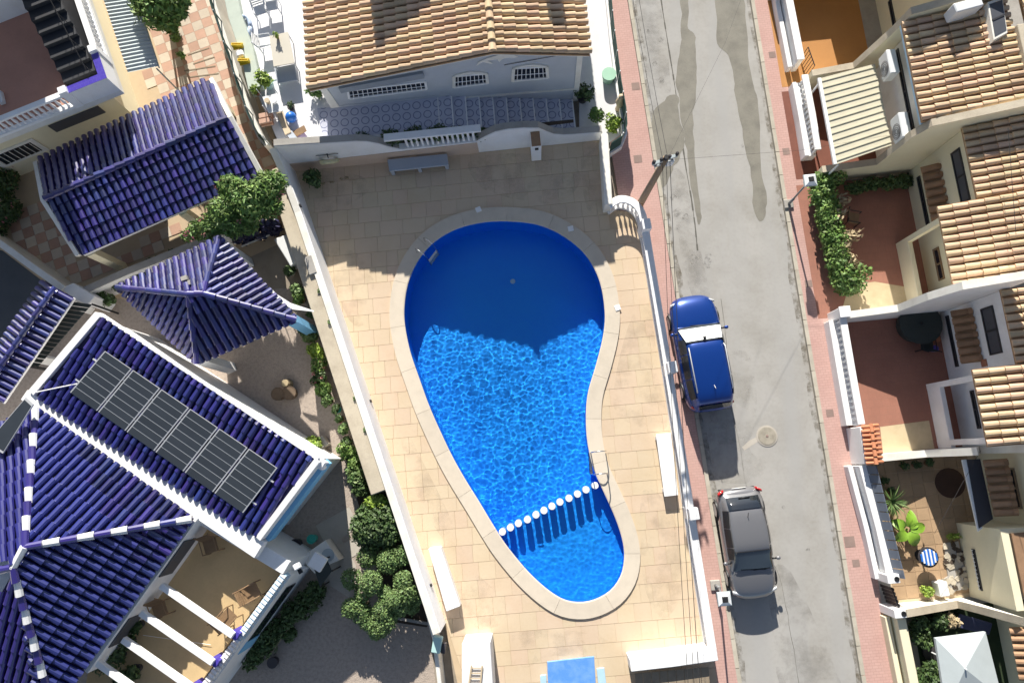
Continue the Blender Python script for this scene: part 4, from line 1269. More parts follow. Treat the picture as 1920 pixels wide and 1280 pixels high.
tag(MB().box(c, .3, .3, .18, rad(20)).build('white_bag', M['white'], bevel=.06), 'white bag between the yellow crates', 'bag')
t = thing('paddling_pool', 'clear blue inflatable ring beside the pale green wall', 'inflatable', on_t(462, 60))
c = on_t(460, 55)
MB().tube([c + Vector((math.cos(6.2832 * i / 18) * .25, math.sin(6.2832 * i / 18) * .5, .12)) for i in range(19)], .09, 8).build('ring', mat('clear_blue_vinyl', (.52, .62, .80), .25, namt=0), t, smooth=True)
# clutter corner: stacked bricks, boards, ball, cloth
for i in range(3):
    c = on_t(502, 222)
    o = MB().box(c + UP * (.001 + .1 * i), .5, .2, .095, rad(12)).box(c + UP * (.001 + .1 * i) + Vector((.02, -.24, 0)), .5, .2, .095, rad(12)).build('brick_block', M['clay' if i % 2 else 'checka'], bevel=.008)
    tag(o, ['bottom layer of hollow bricks stacked in the patio corner', 'middle layer of hollow bricks stacked in the patio corner', 'top layer of hollow bricks stacked in the patio corner'][i], 'bricks', 'stacked bricks in the corner')
t = thing('storage_trolley', 'cluttered grey shelf trolley in the patio corner', 'trolley', on_t(520, 195))
for z in (.05, .5):
    MB().slab([P(x, y, ZT + z) for x, y in ((492, 182), (520, 175), (530, 208), (503, 212))], .03).build('shelf', M['greywhite'], t)
for px in ((492, 182), (520, 175), (530, 208), (503, 212)): MB().tube([P(*px, ZT), P(*px, ZT) + UP * .6], .02, 5).build('leg', M['greywhite'], t)
for px, sz, m_, lb in ((503, .18, 'scrap', 'beige tub on the grey trolley'), (515, .2, 'white', 'white tub on the grey trolley')):
    tag(MB().lathe(P(px, 192, ZT + .53), [(sz * .5, 0), (sz * .6, .16), (sz * .5, .16)], 10).build('tub', M[m_]), lb, 'tub', 'tubs on the trolley')
o = MB().lathe(on_t(549, 225), [(.05, 0), (.16, .05), (.22, .18), (.22, .26), (.16, .38), (.05, .44)], 14).build('ball', M['bluepl'], smooth=True)
tag(o, 'shiny blue ball on the white patio', 'ball')
for i, (a, b, lb) in enumerate((((525, 225), (552, 262), 'grey plank leaning across the patio corner'), ((540, 258), (572, 240), 'brown plank lying by the lilac cloth'), ((516, 190), (540, 250), 'tan plank lying behind the bricks'))):
    o = MB().beam(P(*a, ZT + .10), P(*b, ZT + .22), .26, .05).build('plank', M[('benchgrey', 'wood', 'scrap')[i]])
    tag(o, lb, 'plank', 'planks in the patio corner')
tag(MB().box(on_t(566, 256), .35, .3, .06, rad(30)).build('cloth', M['lilac'], bevel=.02), 'lilac cloth on the white patio', 'cloth')
bush('wall_plant', 'dark leafy plant at the house\'s left corner', 'plant', P(597, 178, ZT), (.42, .34, .38), 380, .09, 'leaf', lobes=5)
pot_plant('small plant in a tub by the patio lounger', on_t(548, 204), .14, .16, .2, 120, .05, 'leafdark', 'darkpot', None)

# ------------------------------------------------------------------ terraced houses across the street
WB = [19.9, 14.19, 10.14, 4.36, -.94, -6.26, -11.6]  # party wall lines, measured up the street
yd = sheet('yard_ground', [EN(11.05, 24), EN(11.05, -13), EN(22, -13), EN(22, 24)], .11, M['greycement'])
def party(i, tops, m, lab, foot=None, w=.22):
    b = WB[i]
    t = thing('party_wall', lab, 'wall', EN(13, b, .1))
    pts, zs = [], []
    for px, py in tops:                              # height where the line of sight meets the wall's plane
        p = on_plane(px, py, EN(0, b), N)
        pts.append(p.dot(E)); zs.append(p.z)
    mb = MB()
    for k in range(len(pts) - 1):
        a0, a1, z0, z1 = pts[k], max(pts[k + 1], pts[k] + .02), zs[k], zs[k + 1]
        mb.hexa([EN(a0, b - w / 2, .1), EN(a1, b - w / 2, .1), EN(a1, b + w / 2, .1), EN(a0, b + w / 2, .1)], [EN(a0, b - w / 2, z0), EN(a1, b - w / 2, z1), EN(a1, b + w / 2, z1), EN(a0, b + w / 2, z0)])
    mb.build('wall_body', M[m], t)
    cp = MB()
    for k in range(len(pts) - 1):
        a0, a1, z0, z1 = pts[k], max(pts[k + 1], pts[k] + .02), zs[k], zs[k + 1]
        cp.hexa([EN(a0, b - w / 2 - .02, z0 + .002), EN(a1, b - w / 2 - .02, z1 + .002), EN(a1, b + w / 2 + .02, z1 + .002), EN(a0, b + w / 2 + .02, z0 + .002)], [EN(a0, b - w / 2 - .02, z0 + .04), EN(a1, b - w / 2 - .02, z1 + .04), EN(a1, b + w / 2 + .02, z1 + .04), EN(a0, b + w / 2 + .02, z0 + .04)])
    cp.build('wall_cap', M['cement' if m != 'white' else 'offwhite'], t)
    return t
party(1, [(1522, 138), (1599, 124), (1671, 59), (1707, 22), (1800, -4), (1925, -40)], 'cream', 'stepped party wall between orange patio and cream awning')
party(2, [(1541, 318), (1642, 304), (1707, 253), (1746, 231), (1915, 194), (1960, 184)], 'cream', 'stepped party wall between cream awning and hedge garden')
party(3, [(1592, 590), (1682, 578), (1738, 556), (1803, 536), (1920, 516), (1960, 508)], 'white', 'stepped party wall between hedge garden and red patio')
party(4, [(1630, 860), (1735, 850), (1831, 846), (1835, 843), (1925, 841)], 'white', 'low party wall between red patio and plant filled patio')
party(5, [(1699, 1149), (1794, 1132), (1830, 1141), (1919, 1165), (1960, 1177)], 'offwhite', 'party wall between plant filled patio and parasol garden')

def tiled(house, roofpart, R, p1, p2, z, run, slope=.33, kind='tan', pitch=.27, ln=.5):
    """roof plane whose eave runs between pixels p1 (up the street) and p2, rising away from the street"""
    a1, b1 = en(*p1, z); a2, b2 = en(*p2, z)
    a = (a1 + a2) / 2
    q = [EN(a, b2, z), EN(a, b1, z), EN(a + run, b1, z + run * slope), EN(a + run, b2, z + run * slope)]
    return q
def facade(house, m, a, b0, b1, z1, z0=.1, th=.25, name='wall'):
    return MB().hexa([EN(a, b0, z0), EN(a + th, b0, z0), EN(a + th, b1, z0), EN(a, b1, z0)], [EN(a, b0, z1), EN(a + th, b0, z1), EN(a + th, b1, z1), EN(a, b1, z1)]).build(name, M[m], house)
def fwin(house, a, px, pane='screen', sashes=2, fr='frame', fw=.06, name='window'):
    """window on a street facing wall at distance a; px: any pixels, their bounds on the wall are taken"""
    q = [on_plane(x, y, EN(a, 0), E) for x, y in px]
    b0, b1 = min(p.dot(N) for p in q), max(p.dot(N) for p in q)
    z0, z1 = min(p.z for p in q), max(p.z for p in q)
    w = MB().add([EN(a - .01, b0, z0), EN(a - .01, b1, z0), EN(a - .01, b1, z1), EN(a - .01, b0, z1)], [(0, 1, 2, 3)]).build(name, M[pane], house)
    f = MB()
    def bar(ba, bb, za, zb): f.hexa([EN(a - .04, ba, za), EN(a, ba, za), EN(a, bb, za), EN(a - .04, bb, za)], [EN(a - .04, ba, zb), EN(a, ba, zb), EN(a, bb, zb), EN(a - .04, bb, zb)])
    bar(b0 - fw, b1 + fw, z0 - fw, z0); bar(b0 - fw, b1 + fw, z1, z1 + fw); bar(b0 - fw, b0, z0, z1); bar(b1, b1 + fw, z0, z1)
    for k in range(1, sashes): bar(lerp(b0, b1, k / sashes) - fw / 2, lerp(b0, b1, k / sashes) + fw / 2, z0, z1)
    f.build('frame', M[fr], w)
    return w
def canopy(house, R, px, z, proj=.55, kind='brown', n=7):
    """little tiled roof over a ground floor window; px: its outer edge"""
    a1, b1 = en(*px[0], z); a2, b2 = en(*px[1], z)
    a = (a1 + a2) / 2
    q = [EN(a, b2, z), EN(a, b1, z), EN(a + proj, b1, z + proj * .5), EN(a + proj, b2, z + proj * .5)]
    c = MB().slab(q, .06).build('canopy', M['tanbase'], house)
    R.plane(q, c, kind, abs(b1 - b2) / n, proj * .98)
    return c, a
def ac_unit(label, px, z, group='air conditioners on the terraced houses', rz=0):
    c = P(*px, z)
    t = thing('air_conditioner', label, 'air conditioner', c, group)
    MB().box(c, .34, .95, .62, rad(5.4) + rz).build('casing', M['greywhite'], t, bevel=.03)
    R_ = Matrix.Rotation(rad(5.4) + rz, 3, 'Z')
    f = c + R_ @ Vector((-.175, -.12, .31))
    mb = MB()
    for rr in (.08, .15, .22, .27):
        ring_ = [f + R_ @ Vector((-.012, math.cos(6.2832 * k / 16) * rr, math.sin(6.2832 * k / 16) * rr)) for k in range(17)]
        mb.tube(ring_, .009, 4, cap=False)
    mb.build('fan_grille', M['darkpot'], t)
    MB().box(c + R_ @ Vector((0, -.3, -.06)), .3, .05, .06, rad(5.4) + rz).build('bracket', M['galv'], t); MB().box(c + R_ @ Vector((0, .3, -.06)), .3, .05, .06, rad(5.4) + rz).build('bracket', M['galv'], t)
    return t
def front_wall(lab, pts, z1, m='white', ledge=True, bal=False, posts=(), h=.5):
    t = thing('front_wall', lab, 'wall', pts[0])
    if bal:
        balustrade(t, pts, .12, .42, h, .26, .30, .215, posts=posts)
        MB().strip([Vector(p) - E * .24 for p in pts], .16, .1, .62).build('outer_ledge', M['white'], t, bevel=.015)
    else:
        MB().strip(pts, .22, .0, z1).build('wall_body', M[m], t, bevel=.012)
        MB().strip(pts, .30, z1 + .002, z1 + .07).build('coping', M[m], t, bevel=.012)
        MB().strip([Vector(p) - E * .26 for p in pts], .18, .0, z1 * .55).build('outer_ledge', M[m], t, bevel=.015)
    return t

# --- house with the orange patio (top right corner)
h0 = thing('terraced_house', 'terraced house with tan roof strip above the orange patio', 'house', EN(17, 17, .1), 'terraced houses across the street')
sheet('orange_patio', [EN(11.45, 20), EN(11.45, 14.3), EN(15.2, 14.3), EN(15.2, 20)], .125, M['patioorange'])
a0 = en(1640, 40, .12)[0]
facade(h0, 'cream', a0 + .2, 14.32, 19.8, 4.2)
fwin(h0, a0 + .2, [(1668, 5), (1680, 50)], 'glass', 1)
q = [EN(a0 - .1, 14.35, 4.3), EN(a0 - .1, 19.8, 4.3), EN(a0 + 5, 19.8, 5.9), EN(a0 + 5, 14.35, 5.9)]
rf = MB().slab(q, .1).build('roof', M['tanbase'], h0)
R = Roof(); R.plane(q, rf, 'tan', .27, .5); R.done(120)
MB().hexa([EN(14.0, 16.0, 4.4), EN(19, 16.0, 4.4), EN(19, 19.5, 4.4), EN(14.0, 19.5, 4.4)], [EN(14.0, 16.0, 6.3), EN(19, 16.0, 6.3), EN(19, 19.5, 6.3), EN(14.0, 19.5, 6.3)]).build('unseen_upper_room', M['cream'], h0)  # unseen volume added to throw shade on the next house's roof
# front wall and gate of the orange patio
front_wall('white front wall with rounded inner moulding beside the orange patio', [P(1470, -60, 1.0), P(1480, 0, 1.0), P(1502, 112, 1.0)], .95)
t = thing('yard_gate', 'dark iron gate between the two white front walls', 'gate', P(1506, 125, .1))
for k in range(7): MB().tube([lerp(P(1500, 112, .12), P(1512, 146, .12), k / 6), lerp(P(1500, 112, .12), P(1512, 146, .12), k / 6) + UP * .85], .014, 5).build('bar', M['black'], t)
MB().beam(P(1500, 112, .12) + UP * .9, P(1512, 146, .12) + UP * .9, .03, .03).build('top_rail', M['black'], t)

shade_wall = thing('party_wall', 'unseen stepped wall added to shade the orange patio', 'wall', EN(12.5, 18.4, .1))  # out of view; added and stepped to cast the patio's shade
MB().hexa([EN(11.45, 18.3, .1), EN(13.65, 18.3, .1), EN(13.65, 18.55, .1), EN(11.45, 18.55, .1)], [EN(11.45, 18.3, 1.2), EN(13.65, 18.3, 1.2), EN(13.65, 18.55, 1.2), EN(11.45, 18.55, 1.2)]).hexa([EN(13.652, 18.3, .1), EN(16, 18.3, .1), EN(16, 18.55, .1), EN(13.652, 18.55, .1)], [EN(13.652, 18.3, 4.2), EN(16, 18.3, 4.8), EN(16, 18.55, 4.8), EN(13.652, 18.55, 4.2)]).build('wall_body', M['cream'], shade_wall)

# --- house with the cream awning and air conditioners
h1 = thing('terraced_house', 'terraced house with tan roof, skylight and two wall air conditioners', 'house', EN(17, 12, .1), 'terraced houses across the street')
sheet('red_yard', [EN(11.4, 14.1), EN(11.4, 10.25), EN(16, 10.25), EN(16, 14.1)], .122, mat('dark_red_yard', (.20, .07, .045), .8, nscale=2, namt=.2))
b1_, b0_ = 14.05, 10.28
a_f = on_plane(1700, 150, EN(0, 12.0), N).dot(E)
q = tiled(h1, None, None, (1700, 53), (1731, 227), 4.45, 4.6, .33)
q[0].z = q[1].z = 4.35
A1 = q[0].dot(E)
fa = A1 + .55
q = [EN(A1, b0_, 4.35), EN(A1, b1_, 4.35), EN(A1 + 3.0, b1_, 5.2), EN(A1 + 3.0, b0_, 5.2)]
rf = MB().slab(q, .12).build('roof', M['tanbase'], h1)
R = Roof(); R.plane(q, rf, 'tan', .275, .46)
q2 = [EN(A1 + 3.45, b0_, 5.3), EN(A1 + 3.45, b1_, 5.3), EN(A1 + 6, b1_, 6.0), EN(A1 + 6, b0_, 6.0)]
rf2 = MB().slab(q2, .12).build('roof', M['tanbase'], h1)
R.plane(q2, rf2, 'tan', .275, .46)
R.done(160)
MB().hexa([EN(A1 + 3.02, b0_, 4.6), EN(A1 + 3.4, b0_, 4.6), EN(A1 + 3.4, b0_ + 2.6, 4.6), EN(A1 + 3.02, b0_ + 2.6, 4.6)], [EN(A1 + 3.02, b0_, 5.45), EN(A1 + 3.4, b0_, 5.45), EN(A1 + 3.4, b0_ + 2.6, 5.45), EN(A1 + 3.02, b0_ + 2.6, 5.45)]).build('roof_upstand', M['cement'], h1, bevel=.02)
facade(h1, 'offwhite', fa, b0_, b1_, 4.3)
MB().hexa([EN(A1 + .02, b0_, 4.10), EN(A1 + .5, b0_, 4.10), EN(A1 + .5, b1_, 4.10), EN(A1 + .02, b1_, 4.10)], [EN(A1 + .02, b0_, 4.20), EN(A1 + .5, b0_, 4.20), EN(A1 + .5, b1_, 4.20), EN(A1 + .02, b1_, 4.20)]).build('eave_board', M['paleblue'], h1)
fwin(h1, fa, [(1684, 95), (1712, 250)], 'glass', 4, 'frame')
# dormer with a dark roof window
c = [P(x, y, 5.35) for x, y in ((1852, 4), (1880, -6), (1890, 62), (1864, 76))]
dm = MB().slab(c, .75).build('dormer', M['offwhite'], h1, bevel=.02)
ci = [lerp(p, sum(c, Vector()) / 4, .16) + UP * .012 for p in c]
MB().slab(ci, .03).build('skylight_pane', M['screen'], dm)
MB().beam(lerp(ci[0], ci[3], .5) + UP * .02, lerp(ci[1], ci[2], .5) + UP * .02, .06, .025).build('skylight_bar', M['frame'], dm)
ac_unit('white air conditioner beside the dark window, nearest the party wall', (1659, 132), 2.75)
ac_unit('white air conditioner at the lower corner of the cream awning', (1681, 248), 2.75)
ac_unit('white air conditioner standing on the tan roof', (1796, 30), 4.9, rz=rad(-80))
t = thing('awning', 'cream ribbed metal awning over the yard', 'awning', P(1610, 215, .1))
q = [P(1538, 147, 2.05), P(1568, 308, 2.05), P(1672, 272, 2.35), P(1640, 120, 2.35)]
MB().slab(q, .04).build('sheet_panel', M['awning'], t)
for k in range(13):
    f = (k + .5) / 13
    MB().beam(lerp(q[0], q[1], f) + UP * .03, lerp(q[3], q[2], f) + UP * .03, .045, .028).build('rib', M['awning'], t)
MB().beam(q[0] + UP * .05 - E * .05, q[1] + UP * .05 - E * .05, .12, .1).build('gutter', M['white'], t)
for p in (q[0], q[1]): MB().tube([p - UP * .06 + E * .1, Vector((p.x + .1, p.y, .12))], .04, 6).build('post', M['white'], t)
front_wall('white balustraded front wall before the cream awning', [P(1508, 142, 1.05), P(1522, 215, 1.05), P(1533, 282, 1.05)], 1.0, bal=True)

# --- house with the hedge garden
h2 = thing('terraced_house', 'cream terraced house with tan roof behind the hedge garden', 'house', EN(17, 7, .1), 'terraced houses across the street')
sheet('red_patio_floor', [EN(11.35, 10.0), EN(11.35, 4.5), EN(16, 4.5), EN(16, 10.0)], .122, M['patiored'])
sheet('beige_strip', [P(1578, 583, .13), P(1592, 535, .13), P(1640, 528, .13), P(1712, 540, .13), P(1712, 575, .13)], .128, M['patiobeige'])
fa2 = en(1712, 400, .12)[0]
facade(h2, 'cream', fa2, 4.5, 10.02, 4.1)
e1_ = tiled(h2, None, None, (1808, 240), (1839, 404), 4.15, 4, .33)
q = [EN(fa2 - .12, 7.4, 4.12), EN(fa2 - .12, 10.02, 4.12), EN(fa2 + 5, 10.02, 5.8), EN(fa2 + 5, 7.4, 5.8)]
rf = MB().slab(q, .1).build('roof', M['tanbase'], h2)
R = Roof(); R.plane(q, rf, 'tan', .27, .46)
e2_ = tiled(h2, None, None, (1770, 421), (1790, 532), 3.95, 5, .33)
ae = e2_[0].dot(E)
q = [EN(ae, 4.48, 3.85), EN(ae, 7.38, 3.85), EN(ae + 6, 7.38, 5.85), EN(ae + 6, 4.48, 5.85)]
rf = MB().slab(q, .1).build('roof', M['tanbase'], h2)
R.plane(q, rf, 'tan', .27, .46)
fwin(h2, fa2, [(1786, 290), (1818, 372)], 'screen', 2)
fwin(h2, fa2, [(1722, 335), (1742, 420)], 'glass', 2)
canopy(h2, R, ((1729, 313), (1748, 418)), 2.05)
R.done(200)
# open porch under the front roof: parapet, posts, door
MB().hexa([EN(fa2 - .9, 4.5, .12), EN(fa2 - .72, 4.5, .12), EN(fa2 - .72, 7.2, .12), EN(fa2 - .9, 7.2, .12)], [EN(fa2 - .9, 4.5, .95), EN(fa2 - .72, 4.5, .95), EN(fa2 - .72, 7.2, .95), EN(fa2 - .9, 7.2, .95)]).build('porch_parapet', M['cream'], h2, bevel=.015)
for b in (4.65, 7.1): MB().box(EN(fa2 - .8, b, .12), .2, .2, 3.8, rad(5.4)).build('porch_post', M['cream'], h2)
fwin(h2, fa2 - .01, [(1752, 470), (1770, 520)], 'glass', 2, 'wood')
# hedge and dead branches
hd = thing('hedge', 'clipped green hedge along the pavement with dry branches behind', 'hedge', P(1555, 440, .1))
lf = MB(); st = MB()
for k in range(46):
    f = k / 45
    px, py = lerp(1534, 1584, f) + rnd(-4, 10), lerp(338, 540, f)
    c = P(px, py, .75 + rnd(-.1, .15)); r_ = rnd(.34, .5)
    lf.leaves(c, (r_, r_ * .8, r_), 210, .085, .5)
    st.tube([(c.x, c.y, .1), (c.x, c.y, c.z)], .02, 4)
for px, py in ((1602, 535), (1612, 512), (1556, 336), (1566, 332)):
    lf.leaves(P(px, py, .9), (.45, .36, .4), 320, .085, .4)
lf.build('foliage', M['leaf'], hd); st.build('stem', M['bark'], hd)
dr = MB(); dl = MB()
for px, py in ((1580, 375), (1572, 400), (1566, 410), (1590, 445), (1602, 440), (1582, 460), (1585, 480), (1597, 487), (1592, 500), (1605, 505)):
    c = P(px, py, .95)
    dl.leaves(c, (.3, .26, .25), 60, .08, .2, long=2.4)
    for _ in range(4): dr.tube([c + Vector((rnd(-.15, .1), rnd(-.2, .2), -.5)), c + Vector((rnd(-.2, .35), rnd(-.3, .3), rnd(0, .3)))], .014, 4, .005)
dl.build('dry_foliage', M['drystem'], hd); dr.build('dry_branch', M['drystem'], hd)
for i, (px, py, r_) in enumerate(((1600, 358, .5), (1630, 352, .5), (1660, 350, .48), (1687, 348, .42))):
    bush('wall_shrub', ['dark shrub in the shaded corner beside the hedge', 'dark shrub under the party wall, second from the hedge', 'dark shrub under the party wall, third from the hedge', 'dark shrub in the corner by the cream facade'][i], 'shrub', P(px, py, .12), (r_, .35, .4), 380, .09, 'leafdark', 'dark shrubs under the party wall', lobes=4)
chair('brown slatted garden chair in the shade of the hedge', (1592, 415), rad(80), None, .12, 'wood', 'black', .9)

# --- white house with the red patio
h3 = thing('terraced_house', 'white terraced house with tan roof beside the red patio', 'house', EN(17, 2, .1), 'terraced houses across the street')
sheet('red_patio_floor', [EN(11.8, 4.24), EN(11.8, -.82), EN(17, -.82), EN(17, 4.24)], .122, M['patiored'])
sheet('beige_strip', [P(1650, 800, .128), P(1742, 788, .128), P(1752, 840, .128), P(1656, 852, .128)], .128, M['patiobeige'])
fa3 = en(1779, 708, .12)[0]
facade(h3, 'white', fa3, -.82, 4.24, 4.1)
q = [EN(fa3 - .12, 1.75, 4.12), EN(fa3 - .12, 4.24, 4.12), EN(fa3 + 5, 4.24, 5.8), EN(fa3 + 5, 1.75, 5.8)]
rf = MB().slab(q, .1).build('roof', M['tanbase'], h3)
R = Roof(); R.plane(q, rf, 'tan', .27, .46)
ae = tiled(h3, None, None, (1832, 718), (1856, 836), 3.9, 5, .33)[0].dot(E)
q = [EN(ae, -.80, 3.82), EN(ae, 1.73, 3.82), EN(ae + 6, 1.73, 5.8), EN(ae + 6, -.80, 5.8)]
rf = MB().slab(q, .1).build('roof', M['tanbase'], h3)
R.plane(q, rf, 'tan', .27, .46)
fwin(h3, fa3, [(1842, 582), (1878, 658)], 'screen', 2)
fwin(h3, fa3, [(1776, 595), (1796, 684)], 'glass', 2)
canopy(h3, R, ((1786, 582), (1803, 682)), 2.0)
R.done(180)
MB().hexa([EN(fa3 - .9, -.82, .12), EN(fa3 - .72, -.82, .12), EN(fa3 - .72, 1.6, .12), EN(fa3 - .9, 1.6, .12)], [EN(fa3 - .9, -.82, .95), EN(fa3 - .72, -.82, .95), EN(fa3 - .72, 1.6, .95), EN(fa3 - .9, 1.6, .95)]).build('porch_parapet', M['white'], h3, bevel=.015)
for b in (-.62, 1.5): MB().box(EN(fa3 - .8, b, .12), .2, .2, 3.75, rad(5.4)).build('porch_post', M['white'], h3)
fwin(h3, fa3 - .01, [(1822, 735), (1838, 800)], 'glass', 2)
MB().hexa([EN(fa3 - .03, 1.9, 2.2), EN(fa3 + .0, 1.9, 2.2), EN(fa3 + .0, 2.15, 2.2), EN(fa3 - .03, 2.15, 2.2)], [EN(fa3 - .03, 1.9, 2.5), EN(fa3, 1.9, 2.5), EN(fa3, 2.15, 2.5), EN(fa3 - .03, 2.15, 2.5)]).build('wall_plaque', M['clay'], h3)
MB().tube([EN(fa3 - .08, 3.3, 2.3), EN(fa3, 3.3, 2.3)], .05, 6).build('wall_lamp', M['black'], h3)
# covered round table and chairs in the shade
t = thing('garden_table', 'round dark green covered table in the shaded corner of the red patio', 'table', P(1727, 606, .12))
c = P(1727, 606, .75)
MB().lathe(c - UP * .63, [(.62, 0), (.74, .45), (.80, .60), (.80, .635), (.5, .65), (.1, .655)], 20).build('cover', M['gazcloth'], t, smooth=False)
MB().lathe(c + UP * .02, [(.05, 0), (.05, .06), (.02, .07)], 8).build('parasol_socket', M['black'], t)
chair('dark garden chair below the round covered table', (1727, 648), rad(180), None, .12, 'gazcloth', 'black', .95)
for px, m_, lb in (((1751, 637), 'terra', 'small red box beside the covered table'), ((1747, 655), 'cobaltflat', 'small dark blue bucket beside the covered table')):
    tag(MB().lathe(P(*px, .12), [(.1, 0), (.13, .25), (.11, .25)], 10).build('bucket', M[m_]), lb, 'bucket', 'buckets by the covered table')
front_wall('white balustraded front wall along the red patio', [P(1580, 595, 1.1), P(1598, 700, 1.1), P(1615, 795, 1.1)], 1.0, bal=True, posts=(P(1577, 588, .9),))
t = thing('gate_pillar', 'white gate pillar with terracotta tile cap by the red patio', 'pillar', P(1625, 840, .12))
q = [P(x, y, 1.25) for x, y in ((1612, 800), (1634, 797), (1645, 866), (1622, 870))]
MB().slab(q, 1.15).build('pillar_body', M['white'], t, bevel=.015)
RR = Roof()
tc = MB().slab([P(x, y, 1.3) for x, y in ((1617, 797), (1640, 794), (1651, 868), (1627, 872))], .045).build('tile_cap', M['terra'], t)
zz = 1.32
L1, L2 = P(1617, 797, zz), P(1627, 872, zz); R1_, R2_ = P(1641, 793, zz), P(1651, 868, zz)
mid1, mid2 = (L1 + R1_) / 2 + UP * .12, (L2 + R2_) / 2 + UP * .12
RR.plane([L1, L2, mid2, mid1], tc, 'terra', .155, .25, r=.105); RR.plane([R2_, R1_, mid1, mid2], tc, 'terra', .155, .25, r=.105)
RR.caps(mid2, mid1, tc, ['terra'], .3, .075)
RR.done(60)

# --- house with the plant filled patio
h4 = thing('terraced_house', 'cream terraced house behind the plant filled patio', 'house', EN(17.3, -4, .1), 'terraced houses across the street')
py_ = sheet('tan_patio', [EN(12.35, -1.05), EN(12.35, -6.15), EN(17.5, -6.15), EN(17.5, -1.05)], .112, M['joint'])
pt = MB().box((0, 0, 0), .43, .43, .02).mesh('patio_tile', M['patiotan'])
for i in range(8):
    for j in range(11):
        c = EN(12.62 + i * .445, -1.35 - j * .445, .112)
        x, y = pix(c)
        if x < 1830: inst('patio_tile', pt, Matrix.Translation(c + UP * rnd(0, .003)) @ Matrix.Rotation(rad(5.4) + rnd(-.004, .004), 4, 'Z'), py_)
fa4 = en(1845, 930, .12)[0]
facade(h4, 'cream', fa4, -3.6, -1.05, 4.1)
fb4 = en(1806, 1050, .12)[0]
facade(h4, 'cream', fb4, -6.14, -3.7, 2.6)
MB().hexa([EN(fb4, -3.7, .1), EN(fa4 + .2, -3.7, .1), EN(fa4 + .2, -3.55, .1), EN(fb4, -3.55, .1)], [EN(fb4, -3.7, 2.6), EN(fa4 + .2, -3.7, 2.6), EN(fa4 + .2, -3.55, 2.6), EN(fb4, -3.55, 2.6)]).build('wall', M['cream'], h4)
R = Roof()
canopy(h4, R, ((1843, 862), (1868, 968)), 2.1, .6)
t_ = MB().slab([P(x, y, 1.95) for x, y in ((1804, 862), (1812, 861), (1842, 990), (1834, 996))], .06).build('awning_edge', M['white'], h4)
MB().slab([P(x, y, 1.98) for x, y in ((1813, 861), (1838, 860), (1862, 972), (1836, 990))], .03).build('glass_awning', mat('dark_awning', (.05, .05, .06), .85, namt=.1), h4)
q = [EN(fb4 + 1.05, -6.1, 2.9), EN(fb4 + 1.05, -3.7, 2.9), EN(fb4 + 5, -3.7, 4.2), EN(fb4 + 5, -6.1, 4.2)]
rf = MB().slab(q, .1).build('roof', M['tanbase'], h4)
R.plane(q, rf, 'tan', .27, .46)
q = [EN(fa4 + .9, -3.5, 4.15), EN(fa4 + .9, -1.05, 4.15), EN(fa4 + 5, -1.05, 5.5), EN(fa4 + 5, -3.5, 5.5)]
rf = MB().slab(q, .1).build('roof', M['tanbase'], h4)
R.plane(q, rf, 'tan', .27, .46)
R.done(120)
fwin(h4, fa4, [(1895, 880), (1915, 950)], 'glass', 2, 'oldwood')
w = fwin(h4, fb4, [(1824, 1030), (1842, 1105)], 'glass', 1, 'frame', .03)
gb = MB()
b0, b1 = [on_plane(x, y, EN(fb4, 0), E).dot(N) for x, y in ((1842, 1105), (1824, 1030))]
za, zb = sorted(on_plane(x, y, EN(fb4, 0), E).z for x, y in ((1824, 1030), (1842, 1105)))
for k in range(11): gb.tube([EN(fb4 - .07, lerp(b0, b1, k / 10), za), EN(fb4 - .07, lerp(b0, b1, k / 10), zb)], .014, 4)
gb.tube([EN(fb4 - .07, b0, (za + zb) / 2), EN(fb4 - .07, b1, (za + zb) / 2)], .012, 4)
gb.build('bars', M['white'], w)
MB().hexa([EN(fb4 + .3, -6.1, 2.6), EN(fb4 + 1.2, -6.1, 2.6), EN(fb4 + 1.2, -3.7, 2.6), EN(fb4 + .3, -3.7, 2.6)], [EN(fb4 + .3, -6.1, 2.66), EN(fb4 + 1.2, -6.1, 2.66), EN(fb4 + 1.2, -3.7, 2.66), EN(fb4 + .3, -3.7, 2.66)]).build('roof_ledge', M['brown'], h4)
# front wall with panel railing
t = front_wall('white front wall with grey blue panel railing before the plant patio', [P(1618, 872, .95), P(1650, 990, .95), P(1672, 1088, .95)], .9)
pr0, pr1 = P(1630, 872, 1.25), P(1684, 1085, 1.25)
for k in range(12):
    a, b = lerp(pr0, pr1, k / 12 + .004), lerp(pr0, pr1, (k + 1) / 12 - .004)
    MB().hexa([Vector((a.x, a.y, .95)), Vector((b.x, b.y, .95)), Vector((b.x + .03, b.y, .95)), Vector((a.x + .03, a.y, .95))], [Vector((a.x + .2, a.y, 1.3)), Vector((b.x + .2, b.y, 1.3)), Vector((b.x + .23, b.y, 1.3)), Vector((a.x + .23, a.y, 1.3))]).build('rail_panel', M['glassrail'], t)
for lb, px in (('white square gate post with hollow top at the black gate, upper one', (1676, 1085)), ('white square gate post with hollow top at the black gate, lower one', (1689, 1150))):
    t = thing('gate_post', lb, 'post', P(*px, .12), 'white gate posts')
    c = P(*px, 1.2)
    MB().box((c.x, c.y, .1), .42, .3, 1.1, rad(5.4)).build('post_body', M['white'], t, bevel=.015)
    MB().lathe((c.x + .1, c.y, 1.2), [(.09, 0), (.09, .02), (.05, .02), (.05, .004)], 12).build('lamp_socket', M['black'], t)
t = thing('yard_gate', 'black barred gate between the white gate posts', 'gate', P(1672, 1118, .1))
g0, g1 = P(1664, 1098, .7), P(1680, 1142, .7)
